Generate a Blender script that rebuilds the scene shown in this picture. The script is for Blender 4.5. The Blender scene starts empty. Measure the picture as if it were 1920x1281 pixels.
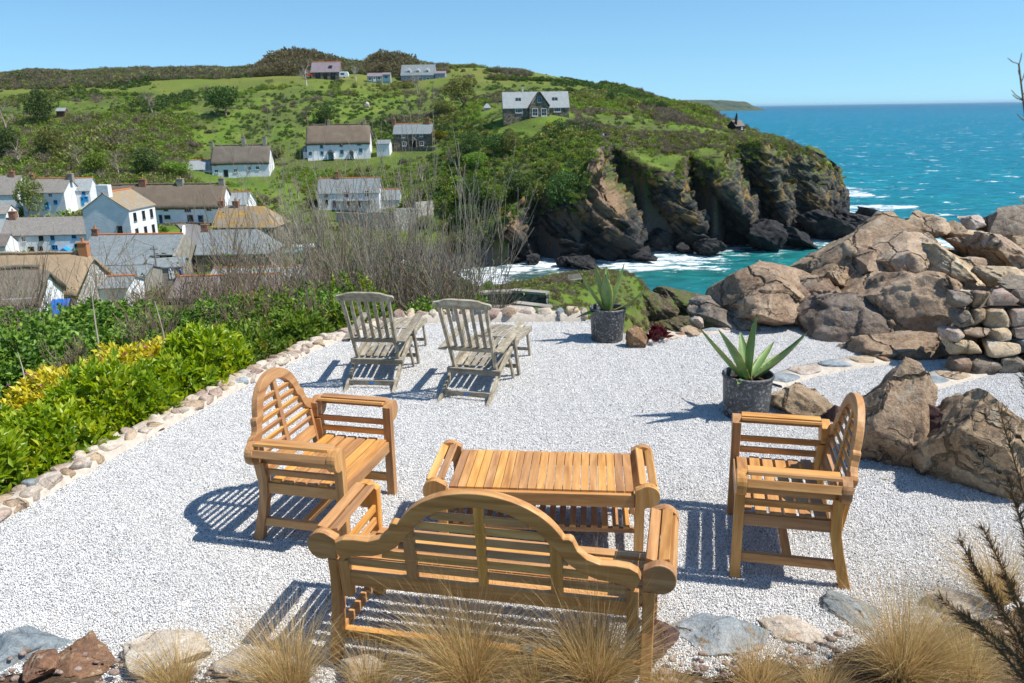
import bpy, bmesh, math, random
import numpy as np
from mathutils import Matrix, Vector, Euler

S = bpy.context.scene
COL = S.collection
RAD = math.radians

# ------------------------------------------------------------------ camera, sky, sun, exposure
CAM_F, CAM_PITCH, CAM_ROLL, CAM_H = 1536.97, RAD(15.82), RAD(-0.887), 2.732
FW = np.array([0, math.cos(CAM_PITCH), -math.sin(CAM_PITCH)])
_U = np.array([0, math.sin(CAM_PITCH), math.cos(CAM_PITCH)])
_R = np.array([1.0, 0, 0])
RT = _R * math.cos(CAM_ROLL) + _U * math.sin(CAM_ROLL)
UP = -_R * math.sin(CAM_ROLL) + _U * math.cos(CAM_ROLL)
cam = bpy.data.cameras.new('camera')
cam.sensor_fit = 'HORIZONTAL'; cam.sensor_width = 36; cam.lens = 36 * CAM_F / 1920
cam.clip_start = 0.05; cam.clip_end = 200000
cam.dof.use_dof = True; cam.dof.focus_distance = 5.6; cam.dof.aperture_fstop = 7.1
cam_o = bpy.data.objects.new('camera', cam); COL.objects.link(cam_o)
cam_o.matrix_world = Matrix(((RT[0], UP[0], -FW[0], 0), (RT[1], UP[1], -FW[1], 0), (RT[2], UP[2], -FW[2], CAM_H), (0, 0, 0, 1)))
S.camera = cam_o

SUN_AZ, SUN_EL = RAD(102.5), RAD(56)          # azimuth clockwise from +Y
world = bpy.data.worlds.new('World'); S.world = world; world.use_nodes = True
wn = world.node_tree.nodes; wl = world.node_tree.links
sky = wn.new('ShaderNodeTexSky'); sky.sky_type = 'NISHITA'; sky.sun_disc = False
sky.sun_elevation = SUN_EL; sky.sun_rotation = SUN_AZ
sky.altitude = 0; sky.air_density = 1.0; sky.dust_density = 0.25; sky.ozone_density = 3.0
bg = wn['Background']; bg.inputs['Strength'].default_value = 0.112
tint = wn.new('ShaderNodeMix'); tint.data_type = 'RGBA'; tint.blend_type = 'MULTIPLY'
tint.inputs['Factor'].default_value = 1.0; tint.inputs['B'].default_value = (0.80, 1.06, 1.13, 1)
tcw = wn.new('ShaderNodeTexCoord'); sxyz = wn.new('ShaderNodeSeparateXYZ'); cxyz = wn.new('ShaderNodeCombineXYZ'); lift = wn.new('ShaderNodeMath'); lift.operation = 'MULTIPLY_ADD'
lift.inputs[1].default_value = 0.915; lift.inputs[2].default_value = 0.085      # clear maritime air: no yellow band at the horizon
wl.new(tcw.outputs['Generated'], sxyz.inputs[0]); wl.new(sxyz.outputs[0], cxyz.inputs[0]); wl.new(sxyz.outputs[1], cxyz.inputs[1]); wl.new(sxyz.outputs[2], lift.inputs[0]); wl.new(lift.outputs[0], cxyz.inputs[2]); wl.new(cxyz.outputs[0], sky.inputs['Vector'])
wl.new(sky.outputs['Color'], tint.inputs['A']); wl.new(tint.outputs['Result'], bg.inputs['Color'])

sun = bpy.data.lights.new('sun', 'SUN'); sun.energy = 5.0; sun.angle = RAD(0.53); sun.color = (1.0, 0.955, 0.88)
sun_o = bpy.data.objects.new('sun', sun); COL.objects.link(sun_o)
SUNV = Vector((math.sin(SUN_AZ) * math.cos(SUN_EL), math.cos(SUN_AZ) * math.cos(SUN_EL), math.sin(SUN_EL)))
sun_o.rotation_euler = SUNV.to_track_quat('Z', 'Y').to_euler(); sun_o.location = (30, -10, 60)

S.view_settings.view_transform = 'Standard'; S.view_settings.look = 'None'
S.view_settings.exposure = 0.36; S.view_settings.gamma = 1.0
S.view_settings.use_curve_mapping = False
S.cycles.use_denoising = True
S.cycles.max_bounces = 6; S.cycles.diffuse_bounces = 3; S.cycles.glossy_bounces = 2
S.cycles.transmission_bounces = 2; S.cycles.transparent_max_bounces = 4; S.cycles.volume_bounces = 0
S.cycles.caustics_reflective = False; S.cycles.caustics_refractive = False

# ------------------------------------------------------------------ geometry helpers
def ray(px, py):
    d = FW * CAM_F + RT * (px - 960) + UP * (640.5 - py)
    return d
def at(px, py, Y):
    """the point at forward distance Y that stands at photo pixel (px, py)"""
    d = ray(px, py); return np.array([0, 0, CAM_H]) + d * (Y / d[1])
def atz(px, py, z):
    d = ray(px, py); return np.array([0, 0, CAM_H]) + d * ((z - CAM_H) / d[2])

def _hash(ix, iy, iz, seed):
    h = (ix * 374761393 + iy * 668265263 + iz * 2147483647 + seed * 1274126177) & 0xFFFFFFFF
    h = ((h ^ (h >> 13)) * 1274126177) & 0xFFFFFFFF
    h = (h ^ (h >> 16)) & 0xFFFFFFFF
    h = (h * 2246822519) & 0xFFFFFFFF
    return ((h ^ (h >> 15)) & 0xFFFFFF) / float(0xFFFFFF)
def vnoise(P, seed=0):
    P = np.asarray(P, float); I = np.floor(P).astype(np.int64); f = P - I; f = f * f * f * (f * (f * 6 - 15) + 10)
    x, y, z = I[..., 0], I[..., 1], I[..., 2]; r = 0
    for dx in (0, 1):
        wx = f[..., 0] if dx else 1 - f[..., 0]
        for dy in (0, 1):
            wy = f[..., 1] if dy else 1 - f[..., 1]
            for dz in (0, 1):
                wz = f[..., 2] if dz else 1 - f[..., 2]
                r = r + wx * wy * wz * _hash(x + dx, y + dy, z + dz, seed)
    return r * 2 - 1
def fbm(P, octv=4, seed=0, gain=0.5, lac=2.03):
    P = np.asarray(P, float); a = 1.0; s = 0; t = 0
    for k in range(octv):
        s = s + a * vnoise(P * lac ** k + 17.3 * k, seed + k); t += a; a *= gain
    return s / t
def ridged(P, octv=4, seed=0):
    P = np.asarray(P, float); a = 1.0; s = 0; t = 0
    for k in range(octv):
        s = s + a * (1 - 2 * np.abs(vnoise(P * 2.1 ** k + 9.1 * k, seed + k))); t += a; a *= 0.5
    return s / t
def sstep(a, b, x):
    t = np.clip((np.asarray(x, float) - a) / (b - a), 0, 1); return t * t * (3 - 2 * t)

def mesh_np(name, V, F, smooth=False):
    """V (n,3), F (m,3|4) numpy"""
    V = np.ascontiguousarray(V, np.float32); F = np.ascontiguousarray(F, np.int32)
    me = bpy.data.meshes.new(name); k = F.shape[1]
    me.vertices.add(len(V)); me.vertices.foreach_set('co', V.ravel())
    me.loops.add(F.size); me.loops.foreach_set('vertex_index', F.ravel())
    me.polygons.add(len(F)); me.polygons.foreach_set('loop_start', np.arange(0, F.size, k, dtype=np.int32))
    if smooth: me.polygons.foreach_set('use_smooth', np.ones(len(F), bool))
    me.update(calc_edges=True); return me
def vattr(me, name, vals):
    a = me.attributes.new(name, 'FLOAT', 'POINT'); a.data.foreach_set('value', np.ascontiguousarray(vals, np.float32))
def fattr(me, name, vals):
    a = me.attributes.new(name, 'FLOAT', 'FACE'); a.data.foreach_set('value', np.ascontiguousarray(vals, np.float32))
def grid_faces(nu, nv):
    i = np.arange(nu - 1)[:, None] * nv + np.arange(nv - 1)[None, :]
    return np.stack([i, i + nv, i + nv + 1, i + 1], -1).reshape(-1, 4)

def link(name, me, mat=None, parent=None, **kw):
    o = bpy.data.objects.new(name, me); COL.objects.link(o)
    if mat is not None and me is not None and len(me.materials) == 0: me.materials.append(mat)
    if parent is not None: o.parent = parent
    for k, v in kw.items(): o[k] = v
    return o
def thing(name, label, cat, loc=(0, 0, 0), rz=0.0, group=None):
    o = bpy.data.objects.new(name, None); COL.objects.link(o)
    o.location = [float(v) for v in loc]; o.rotation_euler = (0, 0, rz); o.empty_display_size = 0.2
    o['label'] = label; o['category'] = cat
    if group: o['group'] = group
    return o
def tag(o, label, cat, group=None):
    o['label'] = label; o['category'] = cat
    if group: o['group'] = group
    return o

class MB:
    def __init__(s): s.v = []; s.f = []
    def add(s, V, F):
        n = len(s.v); s.v += [tuple(map(float, p)) for p in V]; s.f += [tuple(i + n for i in f) for f in F]; return s
    def box(s, c, d, rot=None):
        x, y, z = [k / 2 for k in d]
        V = [Vector((sx * x, sy * y, sz * z)) for sx in (-1, 1) for sy in (-1, 1) for sz in (-1, 1)]
        if rot is not None: V = [rot @ p for p in V]
        V = [p + Vector(c) for p in V]
        return s.add(V, [(0, 1, 3, 2), (4, 6, 7, 5), (0, 4, 5, 1), (2, 3, 7, 6), (0, 2, 6, 4), (1, 5, 7, 3)])
    def bar(s, a, b, w, h, up=(0, 0, 1)):
        """box from a to b: w across, h along up"""
        a = Vector(a); b = Vector(b); d = b - a; L = d.length; d.normalize()
        x = d.cross(Vector(up))
        if x.length < 1e-5: x = Vector((1, 0, 0))
        x.normalize(); z = x.cross(d)
        R = Matrix((x, d, z)).transposed()
        return s.box((a + b) / 2, (w, L, h), R)
    def prism(s, poly, t, M):
        """poly in local xz-plane extruded t along local y, centred; M 4x4"""
        n = len(poly)
        V = [M @ Vector((p[0], -t / 2, p[1])) for p in poly] + [M @ Vector((p[0], t / 2, p[1])) for p in poly]
        F = [tuple(range(n - 1, -1, -1)), tuple(range(n, 2 * n))] + [(i, (i + 1) % n, (i + 1) % n + n, i + n) for i in range(n)]
        F = [f[::-1] for f in F]
        return s.add(V, F)
    def strip(s, top, bot, t, M):
        """band between two equal-length polylines (xz), extruded t along y"""
        n = len(top); V = []
        for y in (-t / 2, t / 2):
            V += [M @ Vector((p[0], y, p[1])) for p in top] + [M @ Vector((p[0], y, p[1])) for p in bot]
        F = []
        for i in range(n - 1):
            F += [(i, n + i, n + i + 1, i + 1), (2 * n + i, 2 * n + i + 1, 3 * n + i + 1, 3 * n + i),
                  (i, i + 1, 2 * n + i + 1, 2 * n + i), (n + i, 3 * n + i, 3 * n + i + 1, n + i + 1)]
        F += [(0, 2 * n, 3 * n, n), (n - 1, 2 * n - 1, 4 * n - 1, 3 * n - 1)]
        return s.add(V, F)
    def tube(s, pts, rad, n=6, cap=True):
        pts = [Vector(p) for p in pts]; m = len(pts)
        if not hasattr(rad, '__len__'): rad = [rad] * m
        V = []; x = None
        for i, p in enumerate(pts):
            d = (pts[min(i + 1, m - 1)] - pts[max(i - 1, 0)])
            d = d.normalized() if d.length > 1e-9 else Vector((0, 0, 1))
            if x is None: x = d.orthogonal().normalized()
            else:
                x = x - d * x.dot(d); x = x.normalized() if x.length > 1e-6 else d.orthogonal().normalized()
            y = d.cross(x)
            for k in range(n):
                a = 2 * math.pi * k / n; V.append(p + (x * math.cos(a) + y * math.sin(a)) * rad[i])
        F = [(i * n + k, i * n + (k + 1) % n, (i + 1) * n + (k + 1) % n, (i + 1) * n + k) for i in range(m - 1) for k in range(n)]
        if cap: F += [tuple(range(n - 1, -1, -1)), tuple((m - 1) * n + k for k in range(n))]
        return s.add(V, F)
    def lathe(s, prof, n=32, c=(0, 0, 0)):
        V = []; m = len(prof)
        for r, z in prof:
            for k in range(n):
                a = 2 * math.pi * k / n; V.append((c[0] + r * math.cos(a), c[1] + r * math.sin(a), c[2] + z))
        F = [(i * n + k, i * n + (k + 1) % n, (i + 1) * n + (k + 1) % n, (i + 1) * n + k) for i in range(m - 1) for k in range(n)]
        return s.add(V, F)
    def mesh(s, name, smooth=False):
        me = bpy.data.meshes.new(name); me.from_pydata(s.v, [], s.f); me.update()
        if smooth:
            for p in me.polygons: p.use_smooth = True
        return me
    def build(s, name, mat, parent=None, bevel=0, smooth=False, fix=False):
        me = s.mesh(name, smooth)
        if fix:
            bm = bmesh.new(); bm.from_mesh(me); bmesh.ops.recalc_face_normals(bm, faces=bm.faces); bm.to_mesh(me); bm.free()
        o = link(name, me, mat, parent)
        if bevel:
            b = o.modifiers.new('bevel', 'BEVEL'); b.width = bevel; b.segments = 2; b.limit_method = 'ANGLE'; b.angle_limit = RAD(40)
        return o

def copy_tree(o, parent=None):
    c = o.copy(); COL.objects.link(c); c.parent = parent
    for ch in list(o.children): copy_tree(ch, c)
    return c

# ------------------------------------------------------------------ material helpers
class NT:
    def __init__(s, name):
        s.m = bpy.data.materials.new(name); s.m.use_nodes = True; s.t = s.m.node_tree; s.n = s.t.nodes; s.l = s.t.links
        s.b = s.n['Principled BSDF']; s.out = s.n['Material Output']
    def node(s, typ, **kw):
        x = s.n.new(typ)
        for k, v in kw.items(): setattr(x, k, v)
        return x
    def set(s, sock, v):
        if isinstance(v, bpy.types.NodeSocket): s.l.new(v, sock)
        elif isinstance(v, (tuple, list)) and len(v) == 3 and sock.type == 'RGBA': sock.default_value = (*v, 1)
        else: sock.default_value = v
    def coord(s, kind='Object', scale=None, rot=None, rnd=False):
        if kind == 'World': v = s.node('ShaderNodeNewGeometry').outputs['Position']
        else: v = s.node('ShaderNodeTexCoord').outputs[kind]
        if rnd:
            oi = s.node('ShaderNodeObjectInfo'); a = s.node('ShaderNodeVectorMath', operation='MULTIPLY_ADD')
            s.l.new(oi.outputs['Random'], a.inputs[0]); a.inputs[1].default_value = (57, 91, 33); s.l.new(v, a.inputs[2]); v = a.outputs[0]
        if scale is not None or rot is not None:
            mp = s.node('ShaderNodeMapping'); s.l.new(v, mp.inputs['Vector'])
            if scale is not None: mp.inputs['Scale'].default_value = scale if hasattr(scale, '__len__') else (scale,) * 3
            if rot is not None: mp.inputs['Rotation'].default_value = rot
            v = mp.outputs[0]
        return v
    def noise(s, vec, scale, detail=4, rough=0.55, dist=0.0, out='Fac'):
        x = s.node('ShaderNodeTexNoise'); s.l.new(vec, x.inputs['Vector'])
        x.inputs['Scale'].default_value = scale; x.inputs['Detail'].default_value = detail; x.inputs['Roughness'].default_value = rough
        x.inputs['Distortion'].default_value = dist; return x.outputs[out]
    def voro(s, vec, scale, feature='F1', out='Distance', rnd=1.0):
        x = s.node('ShaderNodeTexVoronoi', feature=feature); s.l.new(vec, x.inputs['Vector']); x.inputs['Scale'].default_value = scale
        x.inputs['Randomness'].default_value = rnd; return x.outputs[out]
    def wave(s, vec, scale, dist=0, dscale=1.0, direction='X', detail=2):
        x = s.node('ShaderNodeTexWave', bands_direction=direction); s.l.new(vec, x.inputs['Vector'])
        x.inputs['Scale'].default_value = scale; x.inputs['Distortion'].default_value = dist; x.inputs['Detail Scale'].default_value = dscale; x.inputs['Detail'].default_value = detail
        return x.outputs['Fac']
    def ramp(s, fac, stops, mode='LINEAR'):
        x = s.node('ShaderNodeValToRGB'); s.l.new(fac, x.inputs['Fac']); e = x.color_ramp.elements; x.color_ramp.interpolation = mode
        while len(e) < len(stops): e.new(0.5)
        for i, (p, c) in enumerate(stops):
            e[i].position = p; e[i].color = (c, c, c, 1) if not hasattr(c, '__len__') else (*c[:3], 1)
        return x.outputs['Color']
    def mix(s, fac, a, b, mode='MIX'):
        x = s.node('ShaderNodeMix', data_type='RGBA', blend_type=mode)
        s.set(x.inputs[0], fac); s.set(x.inputs[6], a); s.set(x.inputs[7], b); return x.outputs[2]
    def math(s, op, a, b=0.5, clamp=False):
        x = s.node('ShaderNodeMath', operation=op, use_clamp=clamp); s.set(x.inputs[0], a); s.set(x.inputs[1], b); return x.outputs[0]
    def attr(s, name, out='Fac'):
        x = s.node('ShaderNodeAttribute', attribute_name=name); return x.outputs[out]
    def rand(s): return s.node('ShaderNodeObjectInfo').outputs['Random']
    def hsv(s, col, h=0.5, sat=1.0, val=1.0):
        x = s.node('ShaderNodeHueSaturation'); s.set(x.inputs['Color'], col); s.set(x.inputs['Hue'], h); s.set(x.inputs['Saturation'], sat); s.set(x.inputs['Value'], val)
        return x.outputs[0]
    def bump(s, h, strength=0.5, dist=0.02, prev=None):
        x = s.node('ShaderNodeBump'); s.l.new(h, x.inputs['Height']); x.inputs['Strength'].default_value = strength; x.inputs['Distance'].default_value = dist
        if prev is not None: s.l.new(prev, x.inputs['Normal'])
        return x.outputs[0]
    def fin(s, col, rough=0.8, normal=None, spec=0.3, **kw):
        s.set(s.b.inputs['Base Color'], col); s.set(s.b.inputs['Roughness'], rough); s.b.inputs['Specular IOR Level'].default_value = spec
        if normal is not None: s.l.new(normal, s.b.inputs['Normal'])
        for k, v in kw.items(): s.set(s.b.inputs[k], v)
        return s.m
def sep_z(n, vec, i=2):
    x = n.node('ShaderNodeSeparateXYZ'); n.l.new(vec, x.inputs[0]); return x.outputs[i]
def maprange(n, v, a, b, c=0.0, d=1.0):
    x = n.node('ShaderNodeMapRange'); n.set(x.inputs[0], v)
    for i, k in enumerate((a, b, c, d)): x.inputs[i + 1].default_value = k
    return x.outputs[0]
def slope_z(n): return sep_z(n, n.node('ShaderNodeNewGeometry').outputs['Normal'])
# ------------------------------------------------------------------ land, sea, cliffs
SEA_Z = -33.0
CP = []
def cpp(*pts):
    for p in pts: CP.append(at(*p))
cpp((-200,610,70),(-200,490,155),(-200,390,215),(-200,270,280),(-200,175,370),(-200,138,412),
    (60,615,66),(60,590,92),(60,545,120),(60,482,165),(60,400,198),(60,335,232),(60,262,272),(60,207,315),(60,168,365),(60,134,412),
    (250,590,82),(250,548,112),(250,505,142),(250,462,158),(250,422,185),(250,352,218),(250,283,252),(250,212,298),(250,162,355),(250,134,412),
    (430,560,97),(430,515,127),(430,472,150),(430,428,182),(430,392,205),(430,347,228),(430,331,240),(430,272,265),(430,202,305),(430,158,358),(430,132,415),
    (640,560,95),(640,515,135),(640,470,168),(640,432,200),(640,391,216),(640,352,236),(640,299,255),(640,232,288),(640,182,325),(640,151,368),(640,128,440),
    (770,540,115),(770,490,172),(770,430,203),(770,385,214),(770,332,235),(770,278,260),(770,212,303),(770,158,370),(770,128,445),
    (870,470,190),(870,400,203),(870,332,217),(870,267,247),(870,202,303),(870,153,362),(870,128,435),
    (1000,400,200),(1000,332,210),(1000,272,228),(1000,219,250),(1000,172,335),(1000,138,405),
    (1120,300,206),(1120,252,236),(1120,207,272),(1120,183,313),(1120,158,385),
    (1250,318,211),(1250,272,232),(1250,228,272),(1250,198,325),
    (1380,285,222),(1380,252,285),(1380,240,305),(1480,279,238),(1480,270,262),(1540,305,250),(1330,212,330),
    (800,505,165),(860,492,180),(880,540,150),
    # the near knoll and the wall below the garden
    (960,592,40),(1040,590,42),(900,575,45),(940,540,85),(1000,530,95),(1060,522,104),(1110,519,108),(1180,520,108),(1060,590,70),(1150,600,80),(1215,548,104),(1000,575,60),(860,560,60),(850,550,80))
for x, y, z in ((-3.65,5.27,-.2),(-3.15,7.2,-.2),(-2.74,8.7,-.2),(-2.05,10.1,-.22),(0,10.7,-.3),(1,10.7,-.3),(2.5,10.4,-.3),
    (0,4,-.14),(0,7,-.14),(2,5,-.14),(3,8,-.14),(-2,5,-.14),(5,8,-.14),(5,4,-.14),(8,8,-.1),(8,4,.1),(0,2.5,.0),(-3,2.5,.05),(3,2.5,.1),(0,1,.4),(-3,0,.5),(3,0,.5),(8,0,.5),(-8,0,.2),
    (-5,6,-.55),(-5,9,-.75),(-4,11.5,-.9),(-7,8,-1.0),(-9.5,11,-1.4),(-12,16,-2.6),(-6,16,-3.1),(0,14,-2.4),(0,20,-4.8),(-5,25,-6.3),(-15,25,-6.2),(-30,30,-7),
    (5,14,-1.5),(10,20,-6),(10,14,-.6),(6,12,-.2),(12,10,.2),(14,18,-5),(20,30,-16),(10,30,-10),(12,60,-34),(30,60,-40),(25,100,-44),(60,120,-50),(60,60,-45),
    (-20,42,-10.5),(0,42,-8.3),(-8,5,-1.0),(-14,8,-1.5),(0,60,-13),(-20,60,-13.5),(-45,65,-13.5),
    (-300,560,12),(-160,540,14),(-60,560,14),(-100,650,6),(-300,750,0),(60,650,2),(100,600,-6),(-250,200,-10)):
    CP.append(np.array([x, y, z]))
CP = np.array(CP)
def _uv(x, y):
    r = np.hypot(x, y + 6.0); return np.stack([np.arctan2(x, y + 6.0) * 2.2, np.log(r)], -1)
_C = _uv(CP[:, 0], CP[:, 1])
def _tps(d2): return 0.5 * d2 * np.log(d2 + 1e-12)
_n = len(CP); _K = _tps(((_C[:, None] - _C[None]) ** 2).sum(-1)) + np.eye(_n) * 4e-5
_P = np.concatenate([np.ones((_n, 1)), _C], 1)
_sol = np.linalg.solve(np.block([[_K, _P], [_P.T, np.zeros((3, 3))]]), np.concatenate([CP[:, 2], np.zeros(3)]))
def ground0(x, y):
    x = np.atleast_1d(np.asarray(x, float)); y = np.atleast_1d(np.asarray(y, float)); sh = x.shape; x = x.ravel(); y = y.ravel(); out = np.empty(len(x))
    for i in range(0, len(x), 40000):
        Q = _uv(x[i:i+40000], y[i:i+40000]); d2 = ((Q[:, None] - _C[None]) ** 2).sum(-1)
        out[i:i+40000] = _tps(d2) @ _sol[:_n] + _sol[_n] + Q @ _sol[_n+1:]
    return out.reshape(sh)

# coast: cliff columns: base pixel (at sea level), top pixel and distance, belly offset
CLIFF = [((850,478),(842,455,186),0),((903,493),(898,440,191),1.5),((1012,497),(952,405,192),-3),((1032,490),(1000,402,197),8),
    ((1085,503),(1060,392,195),2),((1120,498),(1085,372,196),0),((1216,494),(1112,288,203),-6),((1226,474),(1150,286,211),7),((1285,480),(1213,318,207),-1),
    ((1338,472),(1262,325,206),-4),((1345,463),(1292,327,213),8),((1440,465),(1345,322,210),-5),((1452,457),(1374,297,219),7),((1490,459),(1430,270,225),-3),
    ((1508,455),(1462,272,232),3),((1552,448),(1515,283,240),-4),((1575,436),(1550,308,246),-3),((1588,426),(1566,340,252),0)]
cl_cols = []
for b, t, off in CLIFF:
    B = atz(b[0], b[1], SEA_Z - 1.0); T = at(*t); rows = []
    for k in range(5):
        u = k / 4; p = B * (1 - u) + T * u
        q = p.copy(); o = off * (math.sin(math.pi * min(.5, u)) * 1.15 if off > 0 else math.sin(math.pi * u) * 1.15)
        d = np.array([p[0], p[1], 0]); d /= np.linalg.norm(d); q = q + d * o
        if k == 4 and off > 0: q[2] = float(ground0(q[0], q[1])[0])
        rows.append(q)
    cl_cols.append(rows)
for B, T in (((112,268,-34),(103,268,-15)),((114,330,-34),(84,330,-5)),((100,400,-34),(70,400,0))):
    cl_cols.append([np.array(B, float) * (1 - k/4) + np.array(T, float) * (k/4) for k in range(5)])
cl_cols = np.array(cl_cols)                          # (ncol,5,3)
def catmull(A, n):
    """A (k,...) -> resampled along axis 0, n per span"""
    out = []; k = len(A)
    for i in range(k - 1):
        p0, p1, p2, p3 = A[max(i-1,0)], A[i], A[i+1], A[min(i+2,k-1)]
        for j in range(n):
            t = j / n; out.append(0.5 * ((2*p1) + (p2-p0)*t + (2*p0-5*p1+4*p2-p3)*t*t + (3*p1-p0-3*p2+p3)*t**3) * 0.55 + (p1*(1-t)+p2*t) * 0.45)
    out.append(A[-1]); return np.array(out)
top_line = cl_cols[:, 4, :2].copy()
for i_, (b_, t_, off_) in enumerate(CLIFF):
    d_ = top_line[i_] / np.linalg.norm(top_line[i_]); top_line[i_] = top_line[i_] + d_ * 1.2
LANDPOLY = np.concatenate([np.array([at(880,545,140)[:2], at(850,500,175)[:2]]), top_line, [[60,700],[-700,700],[-700,-50],[60,-50],[16,14],[14,22],at(1345,545,92)[:2],at(1300,530,106)[:2],at(1210,512,112)[:2],at(1100,500,116)[:2],at(1000,505,106)[:2],at(930,520,98)[:2],at(900,540,110)[:2]]])
def in_poly(x, y, P):
    c = np.zeros(x.shape, bool); j = len(P) - 1
    for i in range(len(P)):
        xi, yi = P[i]; xj, yj = P[j]
        with np.errstate(divide='ignore', invalid='ignore'):
            c ^= ((yi > y) != (yj > y)) & (x < (xj - xi) * (y - yi) / (yj - yi + 1e-12) + xi)
        j = i
    return c
def poly_dist(x, y, P, closed=True):
    d = np.full(x.shape, 1e9); n = len(P)
    for i in range(n if closed else n - 1):
        a = P[i]; b = P[(i + 1) % n]; ab = b - a; L = ab @ ab + 1e-9
        t = np.clip(((x - a[0]) * ab[0] + (y - a[1]) * ab[1]) / L, 0, 1)
        d = np.minimum(d, np.hypot(x - a[0] - t * ab[0], y - a[1] - t * ab[1]))
    return d
TERR = np.array([atz(*p, 0)[:2] for p in [(-250,1110),(0,982),(190,873),(330,796),(500,705),(600,655),(660,634),(745,611),(850,605),(950,606),(1100,604),(1180,640),(1300,628),(1420,617),(1520,610),(1700,650),(1990,640),(2150,700),(2150,1300)]] + [[3.2,2.9],[-3.4,2.9]])
def rough_amp(x, y):
    r = np.hypot(x, y)
    return sstep(14, 60, r)
def ground(x, y):
    x = np.atleast_1d(np.asarray(x, float)); y = np.atleast_1d(np.asarray(y, float))
    z = ground0(x, y)
    r = np.hypot(x, y); P = np.stack([x, y, 0 * x], -1)
    z = z + rough_amp(x, y) * (fbm(P / 14.0, 3, 3) * 0.9) * sstep(60, 260, r) + fbm(P / 1.3, 3, 5) * 0.10 * sstep(6, 30, r) * (r < 600)
    tp = in_poly(x, y, TERR); td = np.where(tp, 1.0, sstep(0.5, 0.0, poly_dist(x, y, TERR)))
    z = z - td * np.maximum(0, z + 0.16)
    ins = in_poly(x, y, LANDPOLY); d = poly_dist(x, y, LANDPOLY)
    sd = np.where(ins, d, -d)
    z = np.where(sd < 0.6, z - sstep(0.6, -1.6, sd) * (z + 42), z)
    return z
def gz(x, y): return float(ground(np.array([x]), np.array([y]))[0])

def hit(px, py, y0=60.0, y1=520.0):
    """where the sight line through a photo pixel meets the ground"""
    Ys = np.concatenate([np.linspace(y0, y1, 260)]); d = ray(px, py)
    P = np.array([0, 0, CAM_H])[None] + d[None] * (Ys / d[1])[:, None]
    below = np.nonzero(P[:, 2] < ground(P[:, 0], P[:, 1]))[0]
    return P[below[0]] if len(below) else P[-1]
def proj(P):
    P = np.asarray(P, float); d = P - np.array([0, 0, CAM_H]); z = d @ FW
    return 960 + CAM_F * (d @ RT) / z, 640.5 - CAM_F * (d @ UP) / z
def scrubmask(x, y):
    """0 = mown field, 1 = scrub"""
    P = np.stack([x, y, 0 * x], -1)
    z = ground0(x, y); d = np.hypot(x, y)
    n = fbm(P / 22.0, 4, 11)
    return np.clip(sstep(-0.35, 0.25, n), 0, 1)

nA, nR = 640, 520
th = np.linspace(RAD(-62), RAD(58), nA); rr = np.exp(np.linspace(math.log(2.0), math.log(820), nR))
TX = np.sin(th)[:, None] * rr[None]; TY = np.cos(th)[:, None] * rr[None] - 1.0
TZ = ground(TX, TY)
V = np.stack([TX, TY, TZ], -1).reshape(-1, 3); F = grid_faces(nA, nR)
keep = (V[F][:, :, 2].max(1) > SEA_Z - 6); F = F[keep]
used = np.unique(F); remap = np.full(len(V), -1); remap[used] = np.arange(len(used)); V = V[used]; F = remap[F][:, ::-1]
me = mesh_np('land', V, F, True)

n = NT('land_grass')
w = n.coord('World')
big = n.noise(w, 0.018, 4, 0.6); mid = n.noise(w, 0.11, 5, 0.65); fine = n.noise(w, 1.1, 4, 0.7); vf = n.noise(w, 9.0, 3, 0.7)
grass = n.ramp(mid, [(0.30, (0.085, 0.145, 0.024)), (0.45, (0.125, 0.205, 0.028)), (0.58, (0.175, 0.24, 0.038)), (0.72, (0.23, 0.25, 0.065))])
scrub = n.ramp(fine, [(0.32, (0.065, 0.095, 0.022)), (0.5, (0.11, 0.14, 0.036)), (0.66, (0.15, 0.145, 0.068))])
fz = maprange(n, sep_z(n, w), 6.0, 16.0)
sm = n.math('SUBTRACT', n.ramp(n.noise(w, 0.035, 5, 0.65), [(0.44, 0.0), (0.56, 1.0)]), n.math('MULTIPLY', fz, 0.75), True)
field = n.ramp(n.noise(w, 0.05, 3), [(0.35, (0.15, 0.195, 0.036)), (0.65, (0.21, 0.215, 0.055))])
c = n.mix(fz, grass, field); c = n.mix(sm, c, scrub); c = n.mix(n.math('MULTIPLY', vf, 0.35), c, (0.05, 0.075, 0.015))
soil = n.ramp(fine, [(0.3, (0.10, 0.065, 0.035)), (0.7, (0.26, 0.17, 0.10))])
st = n.math('SUBTRACT', 1.0, maprange(n, slope_z(n), 0.30, 0.55), True); c = n.mix(st, c, soil)
c = n.mix(n.attr('shingle'), c, n.ramp(vf, [(0.3, (0.085, 0.08, 0.08)), (0.7, (0.16, 0.15, 0.145))]))
M_LAND = n.fin(c, 0.95, n.bump(n.math('ADD', n.math('MULTIPLY', fine, 1.0), n.math('MULTIPLY', vf, 0.35)), 0.9, 0.5), 0.12)
_zz = V[:, 2]; _x = V[:, 0]; _y = V[:, 1]
vattr(me, 'shingle', sstep(-27.0, -29.0, _zz) * (np.hypot(_x, _y) > 90) * (np.hypot(_x, _y) < 300))
land = link('land', me, M_LAND, kind='structure')
print('land', len(F))

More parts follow.
